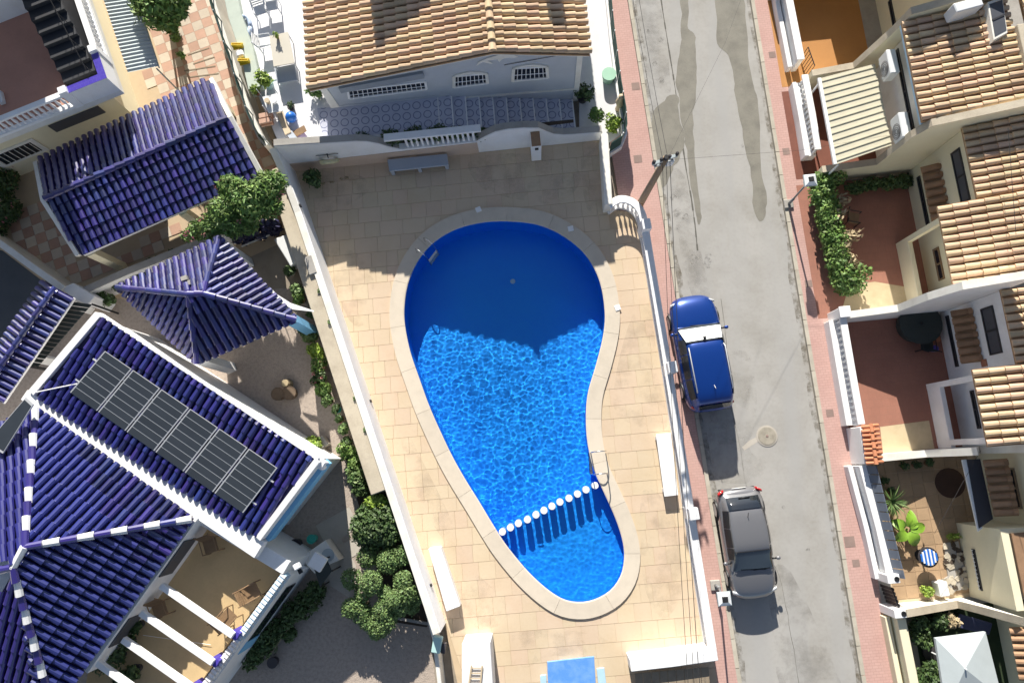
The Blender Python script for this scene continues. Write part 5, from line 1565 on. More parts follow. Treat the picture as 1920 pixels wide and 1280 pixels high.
for k in range(6):
    p = lerp(g0, g1, (k + .5) / 6)
    MB().hexa([(p.x - .02, p.y - .05, .15), (p.x + .02, p.y - .05, .15), (p.x + .02, p.y + .05, .15), (p.x - .02, p.y + .05, .15)], [(p.x + .0, p.y - .05, 1.05), (p.x + .04, p.y - .05, 1.05), (p.x + .04, p.y + .05, 1.05), (p.x, p.y + .05, 1.05)]).build('slat', M['black'], t)
MB().beam(g0 + UP * .3, g1 + UP * .3, .05, .05).build('top_rail', M['black'], t)
# plants and furniture of that patio
t = thing('yucca', 'spiky dark green yucca by the railing of the plant patio', 'plant', P(1672, 940, .12))
mb = MB()
c = P(1672, 940, .6)
for k in range(60):
    a = rnd(0, 6.28); el = rnd(.05, 1.2); l = rnd(.5, .78)
    d = Vector((math.cos(a) * math.cos(el), math.sin(a) * math.cos(el), math.sin(el))); sdv = Vector((-math.sin(a), math.cos(a), 0)) * .022
    mb.add([c - sdv, c + sdv, c + d * l * .6 + sdv * .9 - UP * .02, c + d * l - UP * .1 * l, c + d * l * .6 - sdv * .9 - UP * .02], [(0, 1, 2, 3, 4)])
for k in range(60): mb.f[k] = mb.f[k]
mb.build('leaves', M['leafgrey'], t)
MB().tube([P(1672, 940, .1), c], .06, 6).build('trunk', M['bark'], t)
t = thing('banana_plant', 'banana plant with big lime green leaves on the plant patio', 'plant', P(1700, 990, .12))
c = P(1700, 992, .55)
MB().tube([P(1700, 992, .1), c], .05, 6).build('trunk', M['leaflight'], t)
for a, l, w_ in ((1.25, .62, .2), (.2, .6, .19), (-1.1, .55, .24), (2.6, .5, .2), (-2.4, .48, .2), (.75, .45, .15)):
    d = Vector((math.cos(a), math.sin(a), 0)); s_ = Vector((-d.y, d.x, 0))
    mb = MB(); st_ = 7
    for k in range(st_ + 1):
        f = k / st_
        w2 = w_ * math.sin(math.pi * min(1, .12 + f * .86)) ** .7
        p = c + d * (.1 + l * f) + UP * (.35 * f - .5 * f * f + .06)
        mb.v += [tuple(p - s_ * w2 + UP * .05), tuple(p), tuple(p + s_ * w2 + UP * .05)]
    for k in range(st_): mb.f += [(3 * k, 3 * k + 1, 3 * k + 4, 3 * k + 3), (3 * k + 1, 3 * k + 2, 3 * k + 5, 3 * k + 4)]
    mb.build('leaf', mat('banana_leaf', (.20, .36, .035), .45, nscale=5, namt=.2) if 'bl' not in M else M['bl'], t, smooth=True)
t = thing('bistro_table', 'small round table with a blue striped cushion on the plant patio', 'table', P(1740, 1045, .12))
c = P(1740, 1044, .62)
MB().lathe(c, [(.36, 0), (.36, .03), (.34, .035)], 20).build('table_top', M['darkpot'], t)
MB().tube([c, Vector((c.x, c.y, .12))], .035, 8).lathe((c.x, c.y, .12), [(.22, 0), (.22, .03), (.05, .05)], 12).build('pedestal', M['black'], t)
t = thing('cushion', 'blue and white striped cushion on the round table', 'cushion', P(1740, 1042, .66))
for k in range(9):
    MB().box(c + UP * .037 + E * (-.26 + k * .065), .06, .46 * math.sin(math.pi * (k + 1) / 10) + .12, .06, rad(5.4)).build('stripe', M['white' if k % 2 else 'bluepl'], t, bevel=.012)
bush('round_bush', 'yellow green ball bush beside the lower party wall', 'bush', P(1733, 1106, .12), (.26, .26, .26), 420, .06, 'leaflight', lobes=5)
tag(MB().box(P(1757, 1100, .12), .34, .5, .45, rad(8)).build('cool_box', M['white'], bevel=.03), 'white cool box beside the yellow green bush', 'box')
rk = thing('rock_border', 'border of pale flat rocks set in dark mortar beside the cream facade', 'rockery', P(1790, 1060, .12))
poly = [P(x, y, .2) for x, y in ((1770, 1018), (1797, 1014), (1817, 1102), (1778, 1110), (1766, 1088), (1778, 1080))]
MB().slab(poly, .1).build('mortar_bed', M['greycement'], rk)
pp2 = [(p.x, p.y) for p in poly]
nn_ = 0
while nn_ < 34:
    x, y = rnd(min(p[0] for p in pp2), max(p[0] for p in pp2)), rnd(min(p[1] for p in pp2), max(p[1] for p in pp2))
    if not inside((x, y), pp2): continue
    k = random.randint(5, 7)
    a0_ = rnd(0, 6)
    MB().slab([Vector((x + math.cos(a0_ + 6.2832 * i / k) * rnd(.06, .15), y + math.sin(a0_ + 6.2832 * i / k) * rnd(.06, .15), .2 + rnd(.02, .05))) for i in range(k)], .05).build('rock', M['stonewall' if nn_ % 3 else 'soil'], rk)
    nn_ += 1
tag(MB().lathe(P(1781, 905, .13), [(.55, 0), (.55, .015), (.5, .018)], 20).build('round_mat', mat('brown_mat', (.085, .045, .03), .9, namt=.2)), 'brown oval mat on the plant patio tiles', 'mat')
bush('wall_plant', 'yellowish low plant under the glass awning edge', 'plant', P(1783, 1004, .12), (.3, .16, .18), 200, .06, 'leaflight', lobes=4)
for i, (px, py) in enumerate(((1650, 895), (1662, 915), (1690, 867), (1712, 865), (1735, 862))):
    pot_plant(['dark potted plant at the top of the railing', 'dark potted fern beside the yucca', 'small potted plant under the low party wall, left', 'small potted plant under the low party wall, middle', 'small potted plant under the low party wall, right'][i], P(px, py + 6, .12), .1, .16, .2, 120, .07, 'leafdark', 'clay', 'small pots on the plant patio')

# --- garden with the pale parasol (bottom right corner)
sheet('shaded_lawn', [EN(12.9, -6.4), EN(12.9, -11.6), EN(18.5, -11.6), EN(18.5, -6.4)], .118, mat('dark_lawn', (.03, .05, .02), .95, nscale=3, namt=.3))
h5 = thing('terraced_house', 'shaded terraced house in the bottom right corner', 'house', EN(17.5, -9, .1), 'terraced houses across the street')
fa5 = en(1880, 1220, .12)[0]
facade(h5, 'cream', fa5, -11.5, -6.4, 3.0)
R = Roof(); canopy(h5, R, ((1893, 1175), (1915, 1275)), 2.0, .6)
q = [EN(fa5 + .9, -11.4, 3.1), EN(fa5 + .9, -6.4, 3.1), EN(fa5 + 5, -6.4, 4.4), EN(fa5 + 5, -11.4, 4.4)]
rf = MB().slab(q, .1).build('roof', M['tanbase'], h5); R.plane(q, rf, 'tan', .27, .46); R.done(40)
t = thing('parasol', 'open square pale blue parasol in the shaded garden', 'parasol', P(1800, 1262, .12))
top = P(1810, 1253, 2.2)
cs = [P(x, y, 1.85) for x, y in ((1754, 1196), (1848, 1184), (1880, 1310), (1775, 1330))]
cv = MB()
for k in range(4): cv.add([top, cs[k], cs[(k + 1) % 4]], [(0, 1, 2)])
for k in range(4): cv.add([cs[k], cs[(k + 1) % 4], cs[(k + 1) % 4] - UP * .12, cs[k] - UP * .12], [(0, 1, 2, 3)])
cv.build('canopy', M['parasol'], t)
for k in range(4): MB().tube([top - UP * .03, cs[k] - UP * .03], .012, 5).build('rib', M['greywhite'], t)
MB().tube([top + UP * .06, Vector((top.x, top.y, .12))], .03, 8).build('pole', M['greywhite'], t)
MB().lathe((top.x, top.y, .12), [(.3, 0), (.3, .08), (.06, .12)], 14).build('base', M['darkpot'], t)
for i, (px, py, r_) in enumerate(((1715, 1165, .45), (1720, 1190, .4), (1752, 1160, .36), (1745, 1250, .45), (1725, 1268, .4), (1770, 1158, .3))):
    bush('garden_shrub', ['dark shrub below the lower gate post', 'dark shrub second below the lower gate post', 'small shrub under the lower party wall', 'green shrub left of the parasol', 'shrub at the bottom edge left of the parasol', 'dry shrub under the lower party wall'][i], 'shrub', P(px, py, .12), (r_, r_, .4), 420, .09, 'leafdark' if i != 5 else 'drystem', 'shrubs in the parasol garden', lobes=5)
front_wall('cream front wall at the bottom right along the pavement', [P(1690, 1160, .95), P(1712, 1270, .95), P(1728, 1350, .95)], .9, 'cream')
t = thing('lounge_bench', 'dark blue cushioned bench under the lower party wall', 'bench', P(1835, 1165, .12))
q = [P(x, y, .5) for x, y in ((1800, 1150), (1862, 1168), (1856, 1190), (1796, 1176))]
MB().slab(q, .1).build('seat', mat('navy_cloth', (.06, .07, .14), .85, namt=.15), t, bevel=.03)
for p in q: MB().tube([lerp(p, sum(q, Vector()) / 4, .1) - UP * .102, lerp(p, sum(q, Vector()) / 4, .1) - UP * .38], .03, 5).build('leg', M['black'], t)

# ------------------------------------------------------------------ left side: garden ground and checkered yard
sheet('garden_gravel', [P(-400, 560, 0), P(560, 540, 0), P(640, 700, 0), P(735, 920, 0), P(800, 1120, 0), P(840, 1500, 0), P(-400, 1600, 0)], -.004, M['gravel'])
sheet('garden_path', [P(592, 985, 0), P(655, 950, 0), P(672, 985, 0), P(640, 1010, 0), P(668, 1060, 0), P(655, 1120, 0), P(600, 1085, 0), P(615, 1030, 0)], .006, M['path'])
sheet('garden_path', [P(640, 1020, 0), P(700, 990, 0), P(720, 1010, 0), P(650, 1050, 0)], .010, M['path'])
cy = sheet('checkered_yard', [P(-400, -100, 0), P(392, -100, 0), P(540, 330, 0), P(560, 440, 0), P(300, 560, 0), P(-400, 560, 0)], .0, M['joint'])
ang = rad(22)
U1 = Vector((math.cos(ang), math.sin(ang), 0)); U2 = Vector((-U1.y, U1.x, 0))
ta = MB().box((0, 0, 0), .44, .44, .02).mesh('yard_tile', M['checka']); tb = MB().box((0, 0, 0), .44, .44, .02).mesh('yard_tile', M['checkb'])
reg1 = [(275, -10), (400, -10), (470, 180), (535, 340), (490, 345), (400, 150), (300, 190), (270, 130), (300, 125)]
reg2 = [(20, 400), (80, 370), (150, 480), (210, 500), (300, 430), (330, 410), (345, 440), (200, 515), (130, 530), (30, 460)]
org = P(430, 100, 0)
for i in range(-60, 30):
    for j in range(-40, 30):
        c = org + U1 * (i * .45) + U2 * (j * .45)
        x, y = pix(c)
        if inside((x, y), reg1) or inside((x, y), reg2):
            inst('yard_tile', ta if (i + j) % 2 else tb, Matrix.Translation(c + UP * rnd(.001, .004)) @ Matrix.Rotation(ang + rnd(-.004, .004), 4, 'Z'), cy)
# shallow steps across the checkered path
for i, (a, b) in enumerate((((352, 103), (392, 90)), ((362, 120), (402, 107)), ((345, 133), (404, 124)), ((352, 145), (410, 138)))):
    MB().beam(P(*a, .035), P(*b, .035), .05, .03).build('step_edge', M['oldwood'], cy)

# --- house with the roof terrace (top left corner)
hA = thing('house', 'white house with maroon roof terrace and blue tiled parapet corner', 'house', P(150, 180, 0))
ZP, ZS = 4.5, 3.65
CA = P(200, 146, ZP)
dE = (P(200, 146, ZP) - P(150, 0, ZP)).normalized()          # along the east parapet, southwards
dS = (P(0, 232, ZP) - P(200, 146, ZP)).normalized()          # along the south parapet, westwards
dS = Vector((-dE.y, dE.x, 0)); dS = dS if dS.x < 0 else -dS
def ha(s, e, z):                                              # s = west of the corner, e = north of it
    p = CA + dS * s - dE * e
    return Vector((p.x, p.y, z))
MB().hexa([ha(.9, .9, 0), ha(11, .9, 0), ha(11, 12, 0), ha(.9, 12, 0)], [ha(.9, .9, ZS - .25), ha(11, .9, ZS - .25), ha(11, 12, ZS - .25), ha(.9, 12, ZS - .25)]).build('wall', M['cream'], hA)
MB().hexa([ha(0, 0, ZS - .25), ha(11, 0, ZS - .25), ha(11, 12, ZS - .25), ha(0, 12, ZS - .25)], [ha(0, 0, ZS), ha(11, 0, ZS), ha(11, 12, ZS), ha(0, 12, ZS)]).build('roof_slab', M['offwhite'], hA)
fl = sheet('terrace_floor', [ha(.1, .1, 0), ha(11, .1, 0), ha(11, 12, 0), ha(.1, 12, 0)], ZS + .004, M['pinkfloor'], hA)
MB().hexa([ha(0, 0, ZS), ha(1.5, 0, ZS), ha(1.5, .22, ZS), ha(0, .22, ZS)], [ha(0, 0, ZP), ha(1.5, 0, ZP), ha(1.5, .22, ZP), ha(0, .22, ZP)]).build('parapet', M['white'], hA)
MB().hexa([ha(0, .221, ZS), ha(.22, .221, ZS), ha(.22, 1.15, ZS), ha(0, 1.15, ZS)], [ha(0, .221, ZP), ha(.22, .221, ZP), ha(.22, 1.15, ZP), ha(0, 1.15, ZP)]).build('parapet', M['white'], hA)
MB().slab([ha(-.01, -.01, ZP + .012), ha(1.5, -.01, ZP + .012), ha(1.5, .26, ZP + .012), ha(.26, .26, ZP + .012), ha(.26, 1.15, ZP + .012), ha(-.01, 1.15, ZP + .012)], .010).build('parapet_tiles', M['cobaltflat'], hA)
def bal_part(pts, z0):
    MB().strip(pts, .2, z0, z0 + .12).build('plinth', M['white'], hA)
    MB().strip(pts, .22, z0 + .72, z0 + .82).build('rail', M['white'], hA, bevel=.012)
    for p, a in along(pts, .21): inst('baluster', BAL, Matrix.Translation((p.x, p.y, z0 + .118)) @ Matrix.Diagonal((1, 1, .605 / .74, 1)), hA)
bal_part([ha(1.62, .11, 0), ha(7, .11, 0)], ZS)
bal_part([ha(.11, 1.28, 0), ha(.11, 6, 0)], ZS)
for s, e in ((1.6, .11), (.11, 1.25)): MB().box(ha(s, e, ZS), .3, .3, 1.0, math.atan2(dE.y, dE.x)).build('post', M['white'], hA, bevel=.02)
# stair to the upper roof: dark treads, and the wall beyond that shades the terrace
for k in range(9):
    c0_, c1_ = P(163 - k * 14.2, 143 - k * 26.5, ZS), P(146 - k * 14.2, 122 - k * 26.5, ZS)
    s0 = ha(.55, .45 + k * .42, 0); 
    MB().hexa([ha(.5, .45 + k * .42, ZS + .01), ha(1.75, .45 + k * .42, ZS + .01), ha(1.75, .87 + k * .42, ZS + .01), ha(.5, .87 + k * .42, ZS + .01)], [ha(.5, .45 + k * .42, ZS + .2 + k * .17), ha(1.75, .45 + k * .42, ZS + .2 + k * .17), ha(1.75, .87 + k * .42, ZS + .2 + k * .17), ha(.5, .87 + k * .42, ZS + .2 + k * .17)]).build('stair_step', M['dark'], hA)
MB().tube([ha(.55, .5, ZS + 1.0), ha(.55, 4.2, ZS + 2.5)], .02, 6).build('handrail', M['black'], hA)
for k in range(5): MB().tube([ha(.55, .7 + k * .85, ZS + .2 + k * .34), ha(.55, .7 + k * .85, ZS + 1.05 + k * .34)], .014, 5).build('handrail_post', M['black'], hA)
MB().hexa([ha(1.2, 4.6, ZS), ha(11, 4.6, ZS), ha(11, 8, ZS), ha(1.2, 8, ZS)], [ha(1.2, 4.6, ZS + 4.2), ha(11, 4.6, ZS + 4.2), ha(11, 8, ZS + 4.2), ha(1.2, 8, ZS + 4.2)]).build('unseen_upper_room', M['white'], hA)
tag(MB().box(P(5, 186, ZS + .01), .2, .5, .2, rad(20)).build('white_crate', M['greywhite'], bevel=.02), 'small white object at the left edge of the maroon terrace', 'crate')
wy = MB().hexa([ha(4.6, .86, .9), ha(6.6, .86, .9), ha(6.6, .9, .9), ha(4.6, .9, .9)], [ha(4.6, .86, 1.9), ha(6.6, .86, 1.9), ha(6.6, .9, 1.9), ha(4.6, .9, 1.9)]).build('window', M['offwhite'], hA)
MB().hexa([ha(4.8, .845, 1.05), ha(6.4, .845, 1.05), ha(6.4, .858, 1.05), ha(4.8, .858, 1.05)], [ha(4.8, .845, 1.75), ha(6.4, .845, 1.75), ha(6.4, .858, 1.75), ha(4.8, .858, 1.75)]).build('pane', M['glass'], wy)
gb = MB()
for k in range(8): gb.tube([ha(4.85 + k * .215, .82, 1.05), ha(4.85 + k * .215, .82, 1.75)], .016, 4)
gb.build('bars', M['offwhite'], wy)
MB().hexa([ha(1.6, .86, 1.7), ha(3.7, .86, 1.7), ha(3.7, .9, 1.7), ha(1.6, .9, 1.7)], [ha(1.6, .86, 2.2), ha(3.7, .86, 2.2), ha(3.7, .9, 2.2), ha(1.6, .9, 2.2)]).build('window', M['screen'], hA)
# corrugated awning on its right side
t = thing('awning', 'corrugated galvanised awning on the white house, shaded by the tree', 'awning', P(250, 80, 0))
aw = [P(190, -12, 2.5), P(240, 138, 2.5), P(297, 126, 2.3), P(250, -20, 2.3)]
mb = MB(); nr = 22
for k in range(nr):
    for j in range(6):
        f = (k + j / 6) / nr
        z = .03 * math.cos(2 * math.pi * j / 6)
        mb.v += [tuple(lerp(aw[0], aw[1], f) + UP * z), tuple(lerp(aw[3], aw[2], f) + UP * z)]
for i in range(nr * 6 - 1): mb.f.append((2 * i, 2 * i + 1, 2 * i + 3, 2 * i + 2))
mb.build('sheet', M['galv'], t, smooth=True)
MB().tube([aw[3] - UP * .06, aw[2] - UP * .06], .03, 6).build('edge_bar', M['galv'], t)
MB().tube([aw[2] - UP * .05 - U1 * .1, Vector((aw[2].x - .1, aw[2].y, 0))], .035, 6).build('post', M['galv'], t)
# tree beside the awning
t = thing('tree', 'leafy tree at the top edge beside the corrugated awning', 'tree', P(305, 20, 0))
lf = MB(); st = MB()
base = P(312, 10, 0)
for px, py, z, r_ in ((290, 18, 3.0, .75), (306, -14, 3.2, .8), (325, 20, 2.6, .5), (283, -20, 3.0, .7), (312, 40, 2.3, .45), (270, 4, 3.0, .5), (335, 2, 2.6, .4), (262, -30, 3.1, .7)):
    c = P(px, py, z)
    lf.leaves(c, (r_, r_, r_ * .8), 520, .12, .3, long=2.2)
    st.tube([base, lerp(base, c, .5) + UP * .4, c], .06, 6, .02)
lf.build('crown', M['leaf'], t); st.build('trunk', M['bark'], t)
for i, (px, py, r_) in enumerate(((338, 68, .3), (340, 85, .25), (328, 30, .28), (352, 118, .18))):
    bush('path_shrub', ['small shrub on the checkered path, upper one', 'small shrub on the checkered path, largest', 'shrub at the foot of the tree', 'tiny shrub on the path steps'][i], 'shrub', P(px - 6, py - 8, .0), (r_, r_, .3), 150, .08, 'leaf', 'shrubs on the checkered path', lobes=4)
for i, (px, py, r_, z) in enumerate(((18, 360, .8, .7), (35, 400, .6, .6), (8, 425, .75, .6), (30, 340, .5, .5))):
    bush('corner_shrub', ['large dark shrub at the left edge beside the blue carport', 'dark shrub next to the left edge shrub', 'lower dark shrub at the left edge', 'shrub below the barred window of the white house'][i], 'shrub', P(px, py, .0), (r_, r_, z), 700, .10, 'leafdark', 'shrubs at the left edge', lobes=7, flowers=4)

# --- blue tiled carport
t = thing('carport', 'carport with steep cobalt blue tiled roof and white gable edges', 'carport', P(280, 330, 0))
ze, zr = 2.45, 3.1
nl, nr_ = P(72, 302, ze), P(392, 150, ze)
gl, gr = P(87, 374, zr), P(428, 223, zr)
sl, sr_ = P(152, 478, ze), P(486, 330, ze)
rf = MB().slab([nl, nr_, gr, gl], .08).build('roof', M['cobaltbase'], t)
rf2 = MB().slab([gl, gr, sr_, sl], .08).build('roof', M['cobaltbase'], t)
R = Roof()
R.plane([nr_, nl, gl, gr], rf, 'cobalt', .265, .40)
R.plane([sl, sr_, gr, gl], rf2, 'cobalt', .265, .40)
R.caps(gl + UP * .03, gr + UP * .03, rf, ['cobalt'], .4, .13)
R.done(298)
for a, b, c in ((nl, gl, sl), (nr_, gr, sr_)):
    k = 1 if a is nr_ else -1
    MB().beam(a + U1 * .1 * k + UP * .07, b + U1 * .1 * k + UP * .09, .16, .3).beam(b + U1 * .1 * k + UP * .09, c + U1 * .1 * k + UP * .07, .16, .3).build('gable_edge', M['offwhite'], t)
MB().beam(sl - UP * .08 + U2 * .1, sr_ - UP * .08 + U2 * .1, .12, .18).build('beam', M['white'], t); MB().beam(nl - UP * .08 - U2 * .1, nr_ - UP * .08 - U2 * .1, .12, .18).build('beam', M['white'], t)
for a, f in ((sl, .03), (sl, .55), (sl, .95)):
    q = lerp(sl, sr_, f) + U2 * .12
    MB().box((q.x, q.y, 0), .3, .3, ze - .26, ang).build('post', M['cream'], t)
for f in (.03, .5, .97):
    q = lerp(nl, nr_, f) - U2 * .12
    MB().box((q.x, q.y, 0), .3, .3, ze - .26, ang).build('post', M['cream'], t)

# --- wall between carport and gazebo garden
t = thing('garden_wall', 'grey topped white wall between carport and blue gazebo', 'wall', P(300, 500, 0))
MB().strip([P(x, y, 1.2) for x, y in ((150, 548), (235, 510), (330, 472), (420, 432))], .26, 0, 1.2).build('wall_body', M['white'], t)
MB().strip([P(x, y, 1.22) for x, y in ((150, 548), (235, 510), (330, 472), (420, 432))], .28, 1.202, 1.24).build('wall_cap', M['greycement'], t)
MB().slab([P(x, y, 1.45) for x, y in ((113, 540), (137, 530), (178, 555), (165, 572), (140, 562))], 1.4).build('wall_end', M['white'], t, bevel=.03)
for i, (px, py) in enumerate(((222, 530), (262, 512), (300, 495), (340, 478), (188, 545), (205, 560))):
    bush('ivy', ['ivy clump below the garden wall, second from left', 'ivy clump below the garden wall, third from left', 'ivy clump behind the gazebo roof', 'ivy clump near the oleander', 'ivy clump at the wall\'s left end', 'dark shrub left of the gazebo'][i], 'ivy', P(px, py + 6, .4), (.5, .3, .35), 330, .09, 'leafdark', 'ivy along the garden wall', lobes=5)
t = thing('garden_wall', 'white wall running to the left edge above the small blue roof', 'wall', P(60, 500, 0))
MB().strip([P(x, y, 1.5) for x, y in ((-60, 415), (8, 462), (60, 500), (118, 541))], .24, 0, 1.5).build('wall_body', M['offwhite'], t)
sheet('side_lane', [P(-400, 400, 0), P(5, 470, 0), P(110, 550, 0), P(0, 690, 0), P(-400, 690, 0)], .012, mat('dark_lane', (.07, .08, .095), .8, nscale=1.5, namt=.2))

# --- gazebo
t = thing('gazebo', 'square gazebo with four sided cobalt blue tiled roof', 'gazebo', P(395, 570, 0))
ze, zr = 2.7, 3.75
A, B, C, D = P(224, 540, ze), P(413, 448, ze), P(556, 600, ze), P(372, 680, ze)
a1, a2 = P(356, 553, zr), P(383, 551, zr)
faces = ([B, A, a1, a2], [C, B, a2], [D, C, a2, a1], [A, D, a1])
R = Roof()
for q in faces:
    rf = MB().slab([p for p in q], .07).build('roof', M['cobaltbase'], t)
    R.plane(q, rf, 'cobalt', .265, .42)
for p, e_ in ((A, a1), (B, a2), (C, a2), (D, a1)): R.caps(p + UP * .04, e_ + UP * .05, rf, ['cobalt'], .4, .12)
R.caps(a1 + UP * .06, a2 + UP * .06, rf, ['cobalt'], .3, .12)
R.done(298)
ctr = (A + B + C + D) / 4
for p in (A, B, C, D):
    q = lerp(p, ctr, .07)
    MB().box((q.x, q.y, 0), .34, .34, ze - .12, math.atan2((C - D).y, (C - D).x)).build('post', M['bluetrim' if p is C else 'white'], t)
for p, q in zip((A, B, C, D), (B, C, D, A)): MB().beam(lerp(p, ctr, .07) - UP * .1, lerp(q, ctr, .07) - UP * .1, .16, .2).build('beam', M['white'], t)
for px in ((348, 523), (361, 530)): MB().box(P(*px, 3.47), .22, .16, .14, rad(20)).build('roof_stone', M['greycement'], t)
t = thing('shade_sail', 'white cloth strip tied between the gazebo and the cement wall', 'cloth', P(570, 570, 2.3))
mb = MB()
pa = [P(x, y, 2.35 - .1 * i) for i, (x, y) in enumerate(((505, 538), (520, 552), (545, 568), (588, 582)))]
pb = [p - U2 * w for p, w in zip(pa, (.12, .3, .26, .05))]
for i in range(3): mb.hexa([pa[i] - UP * .01, pa[i + 1] - UP * .01, pb[i + 1] - UP * .01, pb[i] - UP * .01], [pa[i], pa[i + 1], pb[i + 1], pb[i]])
mb.build('cloth', M['white'], t)

# --- small blue roof over the side gate, dark slatted panel
t = thing('gate_roof', 'narrow cobalt tiled gate roof at the left edge', 'roof', P(50, 620, 0))
r0_, r1_ = P(105, 540, 2.35), P(-30, 738, 2.35)
dd = (r1_ - r0_).normalized(); ss = Vector((-dd.y, dd.x, 0))
if ss.x < 0: ss = -ss
L0, L1_, R0, R1q = r0_ - ss * .75 - UP * .28, r1_ - ss * .75 - UP * .28, r0_ + ss * .62 - UP * .26, r1_ + ss * .62 - UP * .26
R = Roof()
rf = MB().slab([L0, L1_, r1_, r0_], .06).build('roof', M['cobaltbase'], t); R.plane([L1_, L0, r0_, r1_], rf, 'cobalt', .25, .38)
rf2 = MB().slab([r0_, r1_, R1q, R0], .06).build('roof', M['cobaltbase'], t); R.plane([R0, R1q, r1_, r0_], rf2, 'cobalt', .25, .6)
R.caps(r1_ + UP * .03, r0_ + UP * .03, rf, ['cobalt'], .4, .12); R.done(120)
MB().beam(R0 + ss * .05 + UP * .05, R1q + ss * .05 + UP * .05, .06, .1).build('gutter', M['white'], t)
for f in (.08, .62):
    q = lerp(r0_, r1_, f); MB().box((q.x, q.y, 0), .3, .3, 2.2, math.atan2(dd.y, dd.x)).build('post', M['white'], t)
t = thing('slatted_panel', 'dark slatted shade panel beside the narrow gate roof', 'panel', P(105, 640, 0))
pq = [P(x, y, 1.7) for x, y in ((115, 562), (172, 570), (70, 688), (28, 682))]
for k in range(16):
    MB().slab([lerp(pq[0], pq[3], k / 16 + .004), lerp(pq[1], pq[2], k / 16 + .004), lerp(pq[1], pq[2], (k + 1) / 16 - .004), lerp(pq[0], pq[3], (k + 1) / 16 - .004)], .03).build('slat', M['gazcloth'], t)
for p in pq: MB().tube([p - UP * .03, Vector((p.x, p.y, 0))], .04, 6).build('post', M['black'], t)

# --- house with solar panels, hip roof and terrace
hS = thing('house', 'white villa with cobalt hip roof, solar panel wing and ochre terrace', 'house', P(300, 950, 0))
zh, zl = 3.6, 3.2
TL, TR, BR, BL = P(190, 592, zh), P(596, 862, zh), P(486, 1008, zl), P(66, 738, zl)
dl = (BR - BL).normalized(); ds = Vector((-dl.y, dl.x, 0)); ds = ds if ds.y > 0 else -ds       # ds points up-right
wing = [Vector((p.x, p.y, 0)) for p in (TL, TR, BR, BL)]
cw = sum(wing, Vector()) / 4
wi = [lerp(p, cw, .045) for p in wing]
MB().hexa([wi[3], wi[2], wi[1], wi[0]], [Vector((p.x, p.y, z)) for p, z in zip((wi[3], wi[2], wi[1], wi[0]), (zl - .12, zl - .12, zh - .12, zh - .12))]).build('wall', M['white'], hS)
rf = MB().slab([TL, TR, BR, BL], .1).build('roof', M['cobaltbase'], hS)
R = Roof()
R.plane([BL + dl * .2, BR - dl * .12, TR - dl * .12, TL + dl * .2], rf, 'cobalt', .275, .47)
MB().beam(TL + ds * .04 + UP * .1, TR + ds * .04 + UP * .1, .1, .2).build('roof_edge', M['white'], hS)
MB().beam(TL - dl * .05 + UP * .16, BL - dl * .05 + UP * .16, .26, .4).build('roof_edge', M['white'], hS)
MB().beam(TR + dl * .02 + UP * .16, BR + dl * .02 + UP * .16, .2, .4).build('roof_edge', M['white'], hS)
MB().beam(TR + dl * .16 - UP * .26, BR + dl * .16 - UP * .26, .22, .5).build('fascia', M['bluetrim'], hS)
MB().slab([BL - dl * .3 - ds * .02 + UP * .06, BR + dl * .25 - ds * .02 + UP * .06, BR + dl * .25 - ds * .62 + UP * .06, BL - dl * .3 - ds * .42 + UP * .06], .35).build('parapet', M['white'], hS, bevel=.02)
MB().box(P(604, 868, 3.1), .42, .3, .45, math.atan2(dl.y, dl.x)).build('corner_block', M['white'], hS, bevel=.02)
# hip roof
ap, ap2 = P(52, 1024, 5.0), P(30, 1062, 5.0)
E1, E2, E3, E4, E5 = P(72, 768, 3.5), P(362, 972, 3.5), P(150, 1262, 3.5), P(105, 1330, 3.5), P(-250, 900, 3.5)
E6 = P(-120, 1330, 3.5)
hipf = (('cobalt', [E1 - dl * 0, E2, ap]), ('cobalt', [E2, E3 + (E3 - E2) * .35, ap2, ap]), ('cobalt', [E5, E1, ap, ap2]), ('cobalt', [E4 + (E4 - ap2) * .3, E6, ap2]))
for kd, q in hipf:
    rfk = MB().slab(q, .08).build('roof', M['cobaltbase'], hS)
    R.plane(q, rfk, kd, .285, .5)
for a, b in ((E1, ap), (E2, ap), (E4 + (E4 - ap2) * .3, ap2), (P(-60, 1080, 4.5), ap2), (ap, ap2)):
    R.caps(a + UP * .06, b + UP * .08, rfk, ['white', 'cobalt'], .46, .13)
R.done(300)
foot = [E1, E2, lerp(E2, E3, .99), E6, E5]
fc = sum(foot, Vector()) / 5
MB().slab([Vector((p.x, p.y, 3.36)) for p in (lerp(q, fc, .08) for q in foot)], 3.36).build('wall', M['white'], hS)
# solar panels on rails
sq = [P(195, 657, zh + .16), P(521, 878, zh + .16), P(457, 962, zl + .26), P(130, 734, zl + .26)]
def sp(u, v, lift=0.0):
    return lerp(lerp(sq[0], sq[1], u), lerp(sq[3], sq[2], u), v) + UP * lift
for k in range(6):
    u0, u1 = k / 6 + .004, (k + 1) / 6 - .004
    t = thing('solar_panel', 'dark solar panel on the blue wing roof, %s' % ['first from the upper left', 'second from the upper left', 'third from the upper left', 'fourth from the upper left', 'second from the lower right', 'last at the lower right end'][k], 'solar panel', sp((u0 + u1) / 2, .5, -.1), 'solar panels on the wing roof')
    MB().slab([sp(u0, 0), sp(u1, 0), sp(u1, 1), sp(u0, 1)], .04).build('frame', M['alu'], t)
    for j in range(7):
        v0, v1 = j / 7 + .009, (j + 1) / 7 - .003
        MB().slab([sp(u0 + .006, v0, .006), sp(u1 - .006, v0, .006), sp(u1 - .006, v1, .006), sp(u0 + .006, v1, .006)], .004).build('cell_strip', M['cell'], t)
